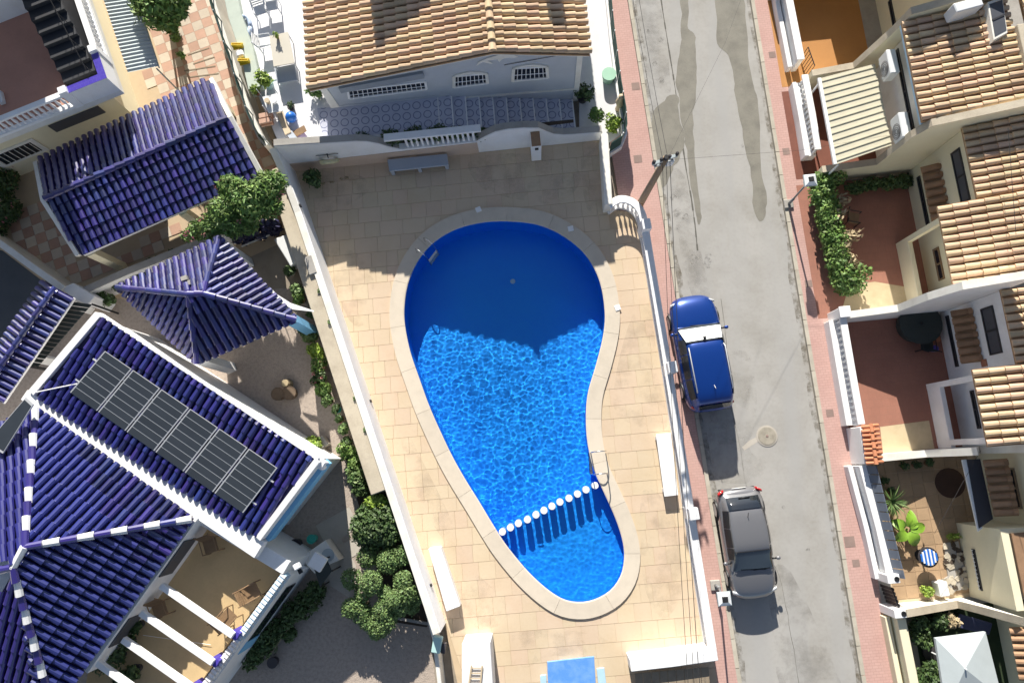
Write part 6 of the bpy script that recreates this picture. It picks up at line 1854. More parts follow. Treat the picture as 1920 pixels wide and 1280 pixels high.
for v in (.25, .75):
    tag(MB().beam(sp(-.02, v, -.045), sp(1.02, v, -.045), .05, .05).build('panel_rail', M['alu']), 'aluminium rail under the solar panels, %s one' % ('upper' if v < .5 else 'lower'), 'rail', 'rails under the solar panels')
tag(MB().tube([sp(0, .8, -.06), P(68, 735, zl + .25)], .022, 6).build('cable_conduit', M['white']), 'white conduit from solar panels to the roof corner', 'conduit')
t = thing('solar_panel', 'solar water panel at the left edge beside the hip roof ridge', 'solar panel', P(25, 790, 4.1))
q = [P(x, y, 4.2) for x, y in ((48, 745), (62, 758), (5, 850), (-25, 830))]
MB().slab(q, .06).build('frame', M['alu'], t)
MB().slab([lerp(p, sum(q, Vector()) / 4, .08) + UP * .006 for p in q], .004).build('absorber', M['cell'], t)

# terrace
zf, zp = 1.9, 2.75
tf = [P(385, 985, zf), P(528, 1070, zf), P(362, 1296, zf), P(330, 1340, zf), P(150, 1340, zf), P(165, 1260, zf)]
fl_ = MB().slab(tf, .15).build('terrace_floor', M['ochre'], hS)
q0, q1, q2 = P(372, 965, zp), P(533, 1062, zp), P(366, 1290, zp)
dq = (q2 - q1).normalized()
MB().strip([q0, q1 + (q1 - q0).normalized() * .1], .5, 0, zp).build('parapet', M['white'], hS, bevel=.02)
wa = [q1 + dq * .2, P(437, 1195, zp), P(350, 1315, zp), P(300, 1390, zp)]
nq = Vector((-dq.y, dq.x, 0)); nq = nq if nq.x > 0 else -nq
MB().strip([p + nq * .14 for p in wa], .30, 0, zp - .4).build('terrace_wall', M['white'], hS)
# pierced white blocks on top of the terrace wall
lb_ = MB()
for r_ in range(3):
    for p, a in along([v + nq * .14 for v in wa], .15, .075 + (.075 if r_ % 2 else 0)):
        lb_.box((p.x, p.y, zp - .398 + r_ * .13), .085, .2, .12, a)
tag(lb_.build('pierced_blocks', M['white'], hS), kind='stuff')
MB().strip([p + nq * .14 for p in (wa[0], wa[1])], .2, zp - .398, zp - .06).build('block_core', M['paleblue'], hS)
ca = [q1 + (q1 - q0).normalized() * .1]
MB().box(P(598, 1052, 1.9) , .5, .5, .2, math.atan2(dl.y, dl.x)).build('wall_lamp_base', M['white'], hS)
# wall under the terrace front with blue framed window
wq = [p + nq * .30 for p in wa]
ww = MB().hexa([Vector((wq[0].x, wq[0].y, .9)) + dq * .6, Vector((wq[0].x, wq[0].y, .9)) + dq * 2.8, Vector((wq[0].x, wq[0].y, .9)) + dq * 2.8 + nq * .03, Vector((wq[0].x, wq[0].y, .9)) + dq * .6 + nq * .03], [Vector((wq[0].x, wq[0].y, 1.8)) + dq * .6, Vector((wq[0].x, wq[0].y, 1.8)) + dq * 2.8, Vector((wq[0].x, wq[0].y, 1.8)) + dq * 2.8 + nq * .03, Vector((wq[0].x, wq[0].y, 1.8)) + dq * .6 + nq * .03]).build('window', M['glass'], hS)
MB().hexa([Vector((wq[0].x, wq[0].y, .8)) + dq * 2.8, Vector((wq[0].x, wq[0].y, .8)) + dq * 3.3, Vector((wq[0].x, wq[0].y, .8)) + dq * 3.3 + nq * .05, Vector((wq[0].x, wq[0].y, .8)) + dq * 2.8 + nq * .05], [Vector((wq[0].x, wq[0].y, 1.9)) + dq * 2.8, Vector((wq[0].x, wq[0].y, 1.9)) + dq * 3.3, Vector((wq[0].x, wq[0].y, 1.9)) + dq * 3.3 + nq * .05, Vector((wq[0].x, wq[0].y, 1.9)) + dq * 2.8 + nq * .05]).build('shutter', M['bluetrim'], ww)
# house wall between terrace and hip roof, with window
for a, b in ((P(372, 972, 3.35), P(165, 1262, 3.35)),):
    MB().strip([a - dl * .15, b - dl * .15], .25, 0, 3.35).build('wall', M['white'], hS)
hwv = (P(165, 1262, 3.35) - P(372, 972, 3.35)).normalized()
w0 = P(372, 972, 3.35) - dl * .02
for f0, f1 in ((.9, 2.3), (3.9, 5.0)):
    MB().hexa([w0 + hwv * f0 - UP * 1.0, w0 + hwv * f1 - UP * 1.0, w0 + hwv * f1 - UP * 1.0 + nq * .04, w0 + hwv * f0 - UP * 1.0 + nq * .04], [w0 + hwv * f0 - UP * .15, w0 + hwv * f1 - UP * .15, w0 + hwv * f1 - UP * .15 + nq * .04, w0 + hwv * f0 - UP * .15 + nq * .04]).build('window', M['screen'], hS)
for a, b in (((300, 1098), (436, 1192)), ((262, 1149), (398, 1243)), ((228, 1199), (360, 1292)), ((180, 1243), (300, 1328))):
    pa_, pb_ = P(*a, 3.2), P(*b, 3.1)
    MB().beam(pa_, pb_, .2, .2).build('pergola_beam', M['white'], hS, bevel=.015)
    MB().box((pb_.x, pb_.y, zp - .4), .25, .25, .6, math.atan2(dl.y, dl.x)).build('pergola_foot', M['cobaltflat'], hS)
for i, (px, an, lb) in enumerate((((405, 1020), 20, 'teak chair in the upper corner of the ochre terrace'), ((482, 1105), 120, 'teak chair near the pierced wall, upper of the two in sun'), ((437, 1152), 140, 'teak chair near the pierced wall, lower of the two in sun'), ((312, 1138), 25, 'teak chair beside the pergola beams in the shade'))):
    chair(lb, px, rad(an), 'teak chairs on the terrace', zf, 'wood', 'wood', 1.0)
for i, (px, r_) in enumerate((((266, 1168), .3), ((250, 1198), .34), ((262, 1250), .32), ((232, 1225), .36), ((205, 1240), .4), ((240, 1262), .36))):
    pot_plant(['potted plant under the pergola, first from the teak chair', 'potted plant under the pergola, second from the chair', 'dark potted plant between the lower pergola beams', 'leafy potted plant against the villa wall', 'large potted plant at the villa wall\'s end', 'potted plant at the bottom of the terrace'][i], P(*px, zf), .17, .28, r_, 260, .1, 'leafdark', 'darkpot', 'potted plants on the terrace')
tag(MB().tube([P(268, 1190, zf + .05), P(395, 1208, zf + .05)], .008, 4).build('cord', M['white']), 'thin white cord lying across the terrace floor', 'cord')

# --- yard corner with pots, gas bottles and entrance step below the solar wing
t = thing('entrance_step', 'white tiled entrance block with round cover beside the villa corner', 'step', P(620, 1035, 0))
q = [P(x, y, .7) for x, y in ((562, 1045), (610, 1012), (636, 1050), (612, 1060), (590, 1075))]
MB().slab(q, .68).build('step_body', M['offwhite'], t, bevel=.02)
MB().lathe(P(615, 1040, .7), [(.24, 0), (.24, .02), (.2, .025)], 14).build('round_cover', M['galv'], t)
for i, ((px, py), m_, r_, lb) in enumerate((((524, 1008), 'darkpot', .22, 'black planter box beside the villa parapet'), ((560, 1018), 'darkpot', .2, 'black pot beside the entrance block'), ((545, 1022), 'bluepl', .14, 'small blue gas bottle between the black pots'), ((590, 1008), 'mint', .17, 'mint green bucket in the sun by the entrance block'))):
    tag(MB().lathe(P(px, py, .02), [(r_ * .8, 0), (r_, .4), (r_ * 1.05, .42), (r_ * .9, .42), (r_ * .85, .34)], 14).build('pot' if i != 3 else 'bucket', M[m_]), lb, 'pot' if i != 3 else 'bucket', 'pots by the entrance')
t = thing('wall_lantern', 'small white lantern on the villa\'s outer corner', 'lantern', P(560, 1062, 2.9))
MB().box(P(560, 1060, 2.95), .2, .2, .28, rad(30)).build('glass_box', M['lampglass'], t, bevel=.03); MB().box(P(562, 1066, 2.85), .12, .3, .1, rad(30)).build('bracket', M['black'], t)
t = thing('garden_arch', 'dark climbing frame with small lights below the villa wall', 'frame', P(600, 1080, 0))
q = [P(x, y, 1.1) for x, y in ((590, 1068), (612, 1046), (622, 1070), (600, 1100))]
MB().slab(q, .04).build('canopy', M['gazcloth'], t)
for p in q: MB().tube([p - UP * .04, Vector((p.x, p.y, 0))], .03, 5).build('post', M['black'], t)
for i, (px, py, r_, z) in enumerate(((598, 1102, .42, .35), (580, 1120, .5, .4), (562, 1140, .5, .45), (548, 1152, .45, .5), (528, 1175, .5, .45), (510, 1195, .5, .5), (495, 1212, .45, .45), (482, 1228, .45, .4), (548, 1184, .3, .3))):
    bush('bed_shrub', ['dark shrub below the climbing frame', 'shrub in the villa bed, second from the frame', 'shrub in the villa bed, third from the frame', 'shrub in the middle of the villa bed', 'shrub past the middle of the villa bed', 'shrub in the lower villa bed', 'shrub near the lower end of the villa bed', 'last shrub at the lower end of the villa bed', 'round shrub standing out from the villa bed'][i], 'shrub', P(px, py, 0), (r_, r_, z), 460, .09, 'leafdark', 'shrubs in the villa bed', lobes=5)
tag(MB().tube([P(546, 1170, .5), P(500, 1235, .05)], .02, 5).build('garden_hose', M['drystem']), 'thin pale cane lying across the villa bed', 'cane')
tag(MB().lathe(P(516, 1238, 0), [(.16, 0), (.2, .3), (.18, .3)], 12).build('pot', M['darkpot']), 'dark pot standing alone on the shaded gravel', 'pot')

# --- big tree planter base in the garden
t = thing('tree_stump', 'cut tree stump ring with two brown pots on the shaded gravel', 'stump', P(540, 730, 0))
for (px, py), r_ in (((527, 740), .26), ((548, 738), .28)): MB().lathe(P(px, py, 0), [(r_ * .8, 0), (r_, .35), (r_, .4), (r_ * .8, .38)], 14).build('pot', M['bark'], t)
MB().lathe(P(541, 720, 0), [(.2, 0), (.17, .3), (.14, .42)], 9).build('stump', M['drystem'], t)
# --- plants along the cement wall
row = [((551, 508), .22, 'leafdark', 'greywhite', 'white pot plant beside the grey slab'), ((563, 545), .28, 'leafgrey', 'clay', 'feathery plant by the cloth strip'), ((570, 560), .26, 'leaf', 'clay', 'leafy plant below the cloth strip'),
       ((578, 612), .34, 'leafdark', 'clay', 'dark plant beside the gazebo\'s blue post'), ((588, 632), .3, 'leafgrey', 'clay', 'grey green plant, second below the gazebo corner'), ((598, 660), .36, 'leaflight', 'clay', 'bright lime plant in the wall row'), ((606, 684), .3, 'leaf', 'clay', 'plant with pink flowers in the wall row'),
       ((602, 706), .3, 'leafdark', 'clay', 'dark plant below the pink flowers'), ((615, 724), .32, 'leaf', 'clay', 'broad green plant in the middle of the wall row'), ((622, 748), .26, 'leafgrey', 'clay', 'pale plant in a wide clay pot'), ((637, 764), .16, 'leafdark', 'mint', 'small plant in a green pot'),
       ((642, 782), .14, 'leafdark', 'clay', 'small plant in a round clay pot'), ((650, 800), .22, 'leafgrey', 'clay', 'grey plant near the wall row\'s gap'), ((656, 824), .18, 'leafdark', 'clay', 'small dark plant below the gap'), ((658, 842), .34, 'leaf', 'clay', 'bright green bushy plant low in the wall row'),
       ((668, 862), .3, 'leaf', 'clay', 'green plant next to the bushy one'), ((672, 888), .4, 'leafgrey', 'clay', 'big grey green bush near the wall\'s end'), ((684, 912), .32, 'leafdark', 'clay', 'dark bush at the wall\'s end'), ((594, 590), .2, 'leafdark', 'clay', 'small dark plant right of the blue post')]
for px, r_, lm, pm, lb in row:
    pot_plant(lb, P(px[0] - 2, px[1] + 4, 0), .13 + r_ * .12, .24, r_ * 1.15, int(300 + 900 * r_ * r_ * 4), .085, lm, pm, flowers=7 if 'pink' in lb else 0)
t = thing('stone_planter', 'small raised planter with lime shrub at the villa corner', 'planter', P(592, 832, 0))
MB().slab([P(x, y, .4) for x, y in ((578, 828), (604, 816), (616, 832), (590, 850))], .4).build('box', M['path'], t, bevel=.02)
bush('planter_shrub', 'lime green shrub growing in the raised planter', 'shrub', P(590, 830, .4), (.42, .36, .3), 620, .08, 'leaflight', lobes=6)
# grey slab and items behind the oleander
t = thing('storage_box', 'pale grey storage box beside the cement wall', 'box', P(535, 475, 0))
MB().slab([P(x, y, .6) for x, y in ((513, 448), (540, 438), (556, 490), (545, 500))], .58).build('box_body', M['greywhite'], t, bevel=.03)
t = thing('covered_pile', 'dark blue covered pile under the oleander', 'cover', P(475, 440, 0))
mb = MB()
for px, py, r_ in ((455, 440, .5), (480, 432, .55), (505, 425, .45)): mb.leaves(P(px, py, .5), (r_, r_ * .7, .4), 160, .2, .6, long=1.2)
mb.build('cloth', mat('navy_plastic', (.025, .025, .07), .5, island=.4, namt=0), t)
tag(MB().beam(P(452, 462, .5), P(505, 440, .5), .05, .05).build('curb_bar', M['offwhite']), 'thin pale bar below the dark covered pile', 'bar')
# oleander
t = thing('oleander', 'large oleander bush with pink flowers beside the carport', 'bush', P(440, 400, 0))
lf = MB(); st = MB(); fl_m = MB()
base = P(450, 420, 0)
for px, py, z, r_ in ((395, 425, 1.7, .5), (372, 432, 1.5, .38), (420, 398, 2.0, .6), (445, 365, 2.2, .6), (430, 350, 2.1, .45), (470, 385, 2.2, .6), (495, 352, 2.2, .6), (512, 345, 2.1, .5), (505, 385, 2.0, .5), (460, 415, 1.8, .5), (435, 420, 1.8, .5), (480, 365, 2.3, .5), (355, 440, 1.4, .25), (405, 390, 1.6, .3)):
    c = P(px, py, z + .9)
    lf.leaves(c, (r_, r_, r_ * .7), int(2600 * r_ * r_ + 260), .075, .25, long=2.8)
    st.tube([base, lerp(base, c, .6) - UP * .2, c], .035, 5, .012)
for px, py in ((412, 342), (428, 338), (405, 350), (345, 440), (352, 436), (520, 372), (528, 362), (448, 415), (380, 405), (372, 412), (383, 440), (360, 448), (455, 380), (450, 368)):
    fl_m.leaves(P(px, py, 3.1), (.10, .10, .06), 9, .05)
lf.build('crown', M['leaf'], t); st.build('trunk', M['bark'], t); fl_m.build('blossom', M['flower'], t)

# --- dense bush and cloud pruned topiary
t = thing('round_bush', 'dense dark green round bush at the wall\'s lower end', 'bush', P(705, 985, 0))
mb = MB()
c = P(708, 985, .85)
for i in range(16):
    a = 6.2832 * i / 16
    mb.leaves(c + Vector((math.cos(a) * .55, math.sin(a) * .5, rnd(-.2, .35))), (.45, .45, .45), 480, .085, .4)
mb.leaves(c + UP * .35, (.6, .6, .5), 1400, .085, .5)
mb.build('foliage', M['leafdark'], t)
mb = MB().leaves(P(706, 942, 1.0), (.42, .3, .3), 900, .08, .4)
mb.build('new_growth', M['leaflight'], t)
MB().tube([P(708, 985, 0), c], .07, 7, .04).build('trunk', M['bark'], t)
def topiary(label, base, pads, group='cloud pruned trees'):
    t = thing('topiary_tree', label, 'topiary', P(*base, 0), group)
    b = P(*base, 0); st = MB()
    hub = b + UP * .7
    st.tube([b, hub], .07, 7, .05)
    for px, py, r_, z in pads:
        c = P(px, py, z)
        m = MB()
        m.leaves(c, (r_, r_, r_ * .62), int(900 * r_ / .4), .055, .78, long=1.3)
        m.leaves(c + UP * r_ * .2, (r_ * .8, r_ * .8, r_ * .5), int(320 * r_ / .4), .055, .7, long=1.3)
        m.build('foliage_pad', M['leafgrey'], t)
        st.tube([hub, lerp(hub, c, .5) - UP * .1, c - UP * r_ * .3], .035, 6, .02)
    st.build('trunk', M['bark'], t)
topiary('cloud pruned tree just below the round bush', (720, 1060), ((688, 1044, .36, 1.0), (728, 1052, .42, 1.2), (752, 1042, .36, 1.1), (695, 1092, .42, 1.3), (755, 1088, .34, 1.2)))
topiary('cloud pruned tree beside the white garden wall', (745, 1120), ((758, 1112, .4, 1.2), (722, 1112, .26, 1.1), (748, 1135, .38, 1.1), (718, 1143, .36, 1.2), (778, 1120, .28, .9), (772, 1138, .25, .8), (738, 1126, .3, 1.35)))
topiary('cloud pruned tree with small balls nearest the path', (690, 1130), ((659, 1085, .36, 1.1), (680, 1112, .3, 1.0), (658, 1140, .34, 1.1), (678, 1148, .4, .9), (690, 1166, .3, .9), (712, 1172, .42, 1.0), (726, 1160, .36, 1.1), (705, 1185, .26, .8)))
sheet('planting_bed', [P(660, 900, 0), P(735, 925, 0), P(810, 1160, 0), P(800, 1175, 0), P(735, 1165, 0), P(690, 1010, 0)], .014, M['soil'])
for i, (a, b) in enumerate((((742, 1158), (808, 1170)),)):
    tag(MB().strip([P(*a, .12), P(*b, .12)], .1, 0, .12).build('bed_edging', M['greycement']), 'low stone edging below the cloud pruned trees', 'edging')

# ------------------------------------------------------------------ cars
def paint(name, col, metal=.35):
    m = mat(name, col, .28, namt=0, metal=metal, coat=1.0)
    m.node_tree.nodes['Principled BSDF'].inputs['Coat Roughness'].default_value = .03
    return m
def smooth_obj(mb, name, m, parent, T, lv=1):
    mb.v = [tuple(T @ Vector(v)) for v in mb.v]
    o = mb.build(name, m, parent, smooth=True)
    if lv:
        s = o.modifiers.new('smooth', 'SUBSURF'); s.levels = s.render_levels = lv
    return o
def ip(x, xs, ys):
    if x <= xs[0]: return ys[0]
    for i in range(len(xs) - 1):
        if x <= xs[i + 1]: return lerp(ys[i], ys[i + 1], (x - xs[i]) / (xs[i + 1] - xs[i]))
    return ys[-1]
def car(name, label, T, L, Wd, Ht, pm, spec):
    """T: car frame (x forward, y left) -> world"""
    t = thing(name, label, 'car', T.translation)
    h, w = L / 2, Wd / 2
    X = spec['X']
    rings = []
    for x, ww, belt, top in spec['body']:
        x, ww = x * h, ww * w
        zb = .22 if abs(x) < h * .93 else .34
        half = [(0, zb), (ww * .88, zb), (ww * .985, zb + .16), (ww, .55), (ww * .975, belt - .13), (ww * .90, belt - .02), (ww * .70, top - .004), (ww * .36, top + .022), (0, top + .03)]
        rings.append([(x, y, z) for y, z in half] + [(x, -y, z) for y, z in half[-2:0:-1]])
    def loft(rs):
        mb = MB(); n = len(rs[0])
        for r in rs: mb.v += r
        for i in range(len(rs) - 1):
            for j in range(n): mb.f.append((i * n + j, i * n + (j + 1) % n, (i + 1) * n + (j + 1) % n, (i + 1) * n + j))
        mb.f.append(tuple(range(n))[::-1]); mb.f.append(tuple((len(rs) - 1) * n + j for j in range(n)))
        return mb
    smooth_obj(loft(rings), 'body', pm, t, T)
    zs0 = spec['cab_base']
    cx = [c[0] * h for c in spec['cabin']]; cz = [c[1] for c in spec['cabin']]; cwb = [c[2] * w for c in spec['cabin']]; cwt = [c[3] * w for c in spec['cabin']]
    def cr(x):
        z = ip(x, cx, cz); b = ip(x, cx, cwb); tt_ = ip(x, cx, cwt)
        hz = z - zs0
        return [(b, zs0), (lerp(b, tt_, .48), zs0 + hz * .5), (tt_, zs0 + hz * .90), (tt_ * .78, zs0 + hz * .985), (tt_ * .4, z + .004), (0, z + .008)]
    rings = []
    for x in cx:
        hlf = cr(x)
        rings.append([(x, y, z) for y, z in hlf] + [(x, -y, z) for y, z in hlf[-2::-1]])
    mb = MB(); n = len(rings[0])
    for r in rings: mb.v += r
    for i in range(len(rings) - 1):
        for j in range(n - 1): mb.f.append((i * n + j, i * n + j + 1, (i + 1) * n + j + 1, (i + 1) * n + j))
    smooth_obj(mb, 'cabin', pm, t, T)
    # glass laid just proud of the cabin
    def glasspatch(nm, x0, x1, jr, off, m, k=6):
        mb = MB(); cols = None
        for i in range(k + 1):
            x = lerp(x0, x1, i / k)
            hlf = cr(x)
            full = [(y, z) for y, z in hlf] + [(-y, z) for y, z in hlf[-2::-1]]
            pts = [full[j] for j in jr] if isinstance(jr[0], int) else [(lerp(full[int(j)][0], full[min(int(j) + 1, n - 1)][0], j % 1), lerp(full[int(j)][1], full[min(int(j) + 1, n - 1)][1], j % 1)) for j in jr]
            cols = len(pts)
            mb.v += [(x + off[0], y + off[1], z + off[2]) for y, z in pts]
        for i in range(k):
            for j in range(cols - 1): mb.f.append((i * cols + j, i * cols + j + 1, (i + 1) * cols + j + 1, (i + 1) * cols + j))
        return smooth_obj(mb, nm, m, t, T, 0)
    top = [1.6, 2.0, 2.6, 3.0, 4.0, 5.0, 6.0, 7.0, 7.4, 8.0, 8.4]
    ws0, ws1 = spec['ws']; rw0, rw1 = spec['rw']
    ws = glasspatch('windscreen', ws0 * h, ws1 * h, top, (.018, 0, .022), M['carglass'], 8)
    if spec.get('shade'):  # white patch that paints the sun's glare onto the windscreen
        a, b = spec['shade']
        glasspatch('glare_patch', a * h, b * h, [1.95, 2.3, 2.6, 3.0, 4.0, 5.0, 6.0, 7.0, 7.4, 7.7, 8.05], (.024, 0, .028), M['sun_glare'], 6)
    glasspatch('rear_window', rw0 * h, rw1 * h, [1.8, 2.2, 3.0, 4.0, 5.0, 6.0, 7.0, 7.8, 8.2], (-.02, 0, .02), M['carglass'], 6)
    for s_ in (0, 1):
        for a, b in spec['side']:
            jr = [.18, .6, 1.0, 1.5, 1.85] if s_ == 0 else [n - 1 - .18 - 1e-6, n - 1 - .6, n - 2 - 1e-6, n - 1 - 1.5, n - 1 - 1.85]
            glasspatch('side_window', a * h, b * h, [float(j) for j in jr], (0, .016 if s_ == 0 else -.016, .008), M['sideglass'], 4)
    # wheels
    for sx in spec['axles']:
        for sy in (1, -1):
            c = Vector((sx * h, sy * (w - .10), .32))
            tr = MB(); n2 = 18
            for yy, rr in ((-.11, .26), (-.11, .31), (-.06, .325), (.06, .325), (.11, .31), (.11, .26)):
                tr.v += [(c.x + math.cos(6.2832 * k / n2) * rr, c.y + yy, c.z + math.sin(6.2832 * k / n2) * rr) for k in range(n2)]
            for i in range(5):
                for k in range(n2): tr.f.append((i * n2 + k, i * n2 + (k + 1) % n2, (i + 1) * n2 + (k + 1) % n2, (i + 1) * n2 + k))
            wh = smooth_obj(tr, 'wheel', M['tyre'], t, T, 0)
            rm = MB()
            rm.v = [(c.x + math.cos(6.2832 * k / n2) * .255, c.y + sy * .095, c.z + math.sin(6.2832 * k / n2) * .255) for k in range(n2)] + [(c.x, c.y + sy * .075, c.z)]
            rm.f = [(k, (k + 1) % n2, n2) for k in range(n2)]
            smooth_obj(rm, 'rim', M['alu'], wh, T, 0)
            if abs(sx) > 0:
                ar = MB(); n3 = 14
                for dy in (.0, .055):
                    ar.v += [(c.x + math.cos(math.pi * k / n3) * .40, sy * (w * .97 + dy - .01), c.z + math.sin(math.pi * k / n3) * .40) for k in range(n3 + 1)]
                for k in range(n3): ar.f.append((k, k + 1, n3 + 2 + k, n3 + 1 + k))
                smooth_obj(ar, 'wheel_arch', M['trim'], t, T, 0)
    # mirrors
    for sy in (1, -1):
        mm = MB().box((spec['mirror'] * h, sy * (w + .09), spec['cab_base'] + .02), .16, .20, .14)
        o = smooth_obj(mm, 'wing_mirror', pm if spec.get('mirror_paint', True) else M['trim'], t, T, 2)
        MB_ = MB().box((spec['mirror'] * h - .0, sy * (w - .04), spec['cab_base'] + .06), .06, .14, .04)
        smooth_obj(MB_, 'mirror_arm', M['trim'], o, T, 0)
    for nm, x, y0, y1, z0, z1, m, th in spec['lights']:
        for sy in (1, -1):
            lt = MB().hexa([(x * h - th, sy * y0 * w, z0), (x * h + th, sy * y0 * w, z0), (x * h + th * spec.get('sweep', 1) - .10 * (1 if x > 0 else -1), sy * y1 * w, z0), (x * h - th - .10 * (1 if x > 0 else -1), sy * y1 * w, z0)],
                           [(x * h - th, sy * y0 * w, z1), (x * h + th * .3, sy * y0 * w, z1), (x * h + th * .3 - .12 * (1 if x > 0 else -1), sy * y1 * w, z1), (x * h - th - .12 * (1 if x > 0 else -1), sy * y1 * w, z1)])
            smooth_obj(lt, nm, M[m], t, T, 0)
    for nm, boxd, m in spec['bits']:
        b = MB().box(*boxd)
        smooth_obj(b, nm, M[m], t, T, 0)
    for pts, r, nm, m in spec.get('tubes', ()):
        smooth_obj(MB().tube(pts, r, 6), nm, M[m], t, T, 0)
    return t
M['carglass'] = mat('car_glass', (.012, .016, .022), .04, namt=0, spec=.9, coat=.6)
M['sideglass'] = mat('tinted_side_glass', (.014, .016, .02), .32, namt=0, spec=.5)
M['sun_glare'] = mat('painted_sun_glare', (.80, .83, .84), .35, nscale=5, namt=.05)  # near-white colour standing in for sun glare on glass
M['tyre'] = mat('tyre_rubber', (.02, .02, .021), .85, namt=0)
M['trim'] = mat('black_trim', (.02, .02, .022), .5, namt=0)
M['tail'] = mat('red_lamp', (.55, .02, .02), .25, namt=0, coat=.6)
M['head'] = mat('clear_lamp', (.62, .64, .66), .15, namt=0, coat=.8)
M['plate'] = mat('number_plate', (.75, .75, .72), .5, namt=0)
blue = paint('blue_car_paint', (.003, .042, .25), .3)
grey = paint('grey_car_paint', (.215, .215, .225), .35)
M['bluepaint'] = blue
suv = dict(X=0, cab_base=.98, ws=(.13, .43), rw=(-.955, -.90), shade=(.15, .385), axles=(-.60, .60), mirror=.34,  # shade = span of the painted windscreen glare
  body=[(-1.0, .40, .80, .84), (-.985, .62, .86, .90), (-.94, .82, .94, .98), (-.82, .94, .99, 1.02), (-.65, .985, 1.0, 1.03), (-.40, 1.0, .99, 1.02), (0, 1.0, .98, 1.01), (.38, 1.0, .97, 1.02), (.47, .995, .96, 1.045), (.62, .98, .93, 1.02), (.78, .95, .89, .98), (.90, .86, .82, .89), (.96, .72, .72, .77), (.99, .52, .64, .68), (1.0, .36, .58, .61)],
  cabin=[(-.975, 1.00, .70, .56), (-.945, 1.14, .74, .60), (-.89, 1.42, .80, .66), (-.83, 1.55, .84, .70), (-.60, 1.62, .91, .76), (-.2, 1.65, .93, .76), (.05, 1.62, .93, .72), (.14, 1.55, .93, .71), (.28, 1.30, .92, .79), (.45, 1.02, .91, .88)],
  side=((-.78, -.46), (-.44, -.05), (-.03, .22)),
  lights=[('headlight', .90, .62, .90, .72, .82, 'head', .06), ('tail_light', -.935, .62, .84, .80, .96, 'tail', .05)],
  bits=[('number_plate', ((-2.17, 0, .62), .03, .5, .11), 'plate'), ('front_grille', ((2.10, 0, .48), .10, .95, .2), 'trim'), ('rear_bumper', ((-2.12, 0, .36), .12, 1.2, .16), 'trim'), ('rear_wiper', ((-2.02, .1, 1.13), .04, .5, .03), 'trim'), ('rear_view_mirror', ((.42, 0, 1.60), .12, .10, .03), 'trim')],
  tubes=[([(-1.55, s * .64, 1.60), (-1.5, s * .65, 1.66), (.0, s * .66, 1.68), (.12, s * .645, 1.60)], .022, 'roof_rail', 'alu') for s in (1, -1)] + [([(-1.35, 0, 1.64), (-1.5, 0, 1.78)], .012, 'antenna', 'alu'), ([(1.02, .3, 1.06), (.96, -.5, 1.08)], .012, 'wiper', 'trim')])
def frame_car(front, rear, z=0.0):
    f, r = P(*front, z), P(*rear, z)
    d = (f - r); d.z = 0; d.normalize()
    sd = Vector((-d.y, d.x, 0))
    c = (f + r) / 2
    return Matrix(((d.x, sd.x, 0, c.x), (d.y, sd.y, 0, c.y), (0, 0, 1, .012), (0, 0, 0, 1)))
car('parked_car', 'blue parked car with roof rails and white painted sun glare on the windscreen', frame_car((1286, 560), (1328, 775)), 4.5, 1.86, 1.64, blue, suv)
hat = dict(X=0, cab_base=.92, ws=(.10, .44), rw=(-.83, -.62), axles=(-.62, .62), mirror=.30,
  body=[(-1.0, .50, .66, .70), (-.985, .72, .80, .84), (-.93, .90, .92, .96), (-.80, .98, .95, .99), (-.40, 1.0, .94, .98), (0, 1.0, .93, .97), (.38, 1.0, .92, .96), (.48, .995, .91, .98), (.62, .98, .88, .94), (.78, .94, .82, .87), (.90, .85, .74, .79), (.96, .70, .66, .70), (.99, .50, .58, .62), (1.0, .34, .52, .55)],
  cabin=[(-.90, .95, .84, .66), (-.84, 1.06, .85, .67), (-.72, 1.27, .86, .68), (-.60, 1.39, .88, .69), (-.40, 1.44, .92, .76), (-.1, 1.465, .93, .77), (.06, 1.44, .93, .75), (.14, 1.37, .93, .75), (.30, 1.16, .91, .75), (.46, .95, .90, .83)],
  side=((-.62, -.32), (-.30, .02), (.04, .24)),
  lights=[('headlight', .90, .56, .92, .62, .76, 'head', .07), ('tail_light', -.955, .70, .92, .72, .98, 'tail', .06)],
  bits=[('number_plate', ((-1.95, 0, .80), .03, .5, .11), 'plate'), ('front_grille', ((1.86, 0, .42), .10, .8, .16), 'trim'), ('rear_bumper', ((-1.90, 0, .40), .10, 1.3, .14), 'trim'), ('rear_wiper', ((-1.62, .05, 1.16), .04, .4, .03), 'trim')],
  tubes=[([(-.95, 0, 1.42), (-1.12, 0, 1.58)], .012, 'antenna', 'trim'), ([(.93, .45, 1.0), (.86, -.45, 1.02)], .014, 'wiper', 'trim'), ([(.90, .6, .99), (.92, .0, 1.0)], .014, 'wiper', 'trim')])
car('parked_car', 'grey parked hatchback with its front towards the bottom of the photo', frame_car((1407, 1118), (1372, 910)), 3.95, 1.70, 1.46, grey, hat)

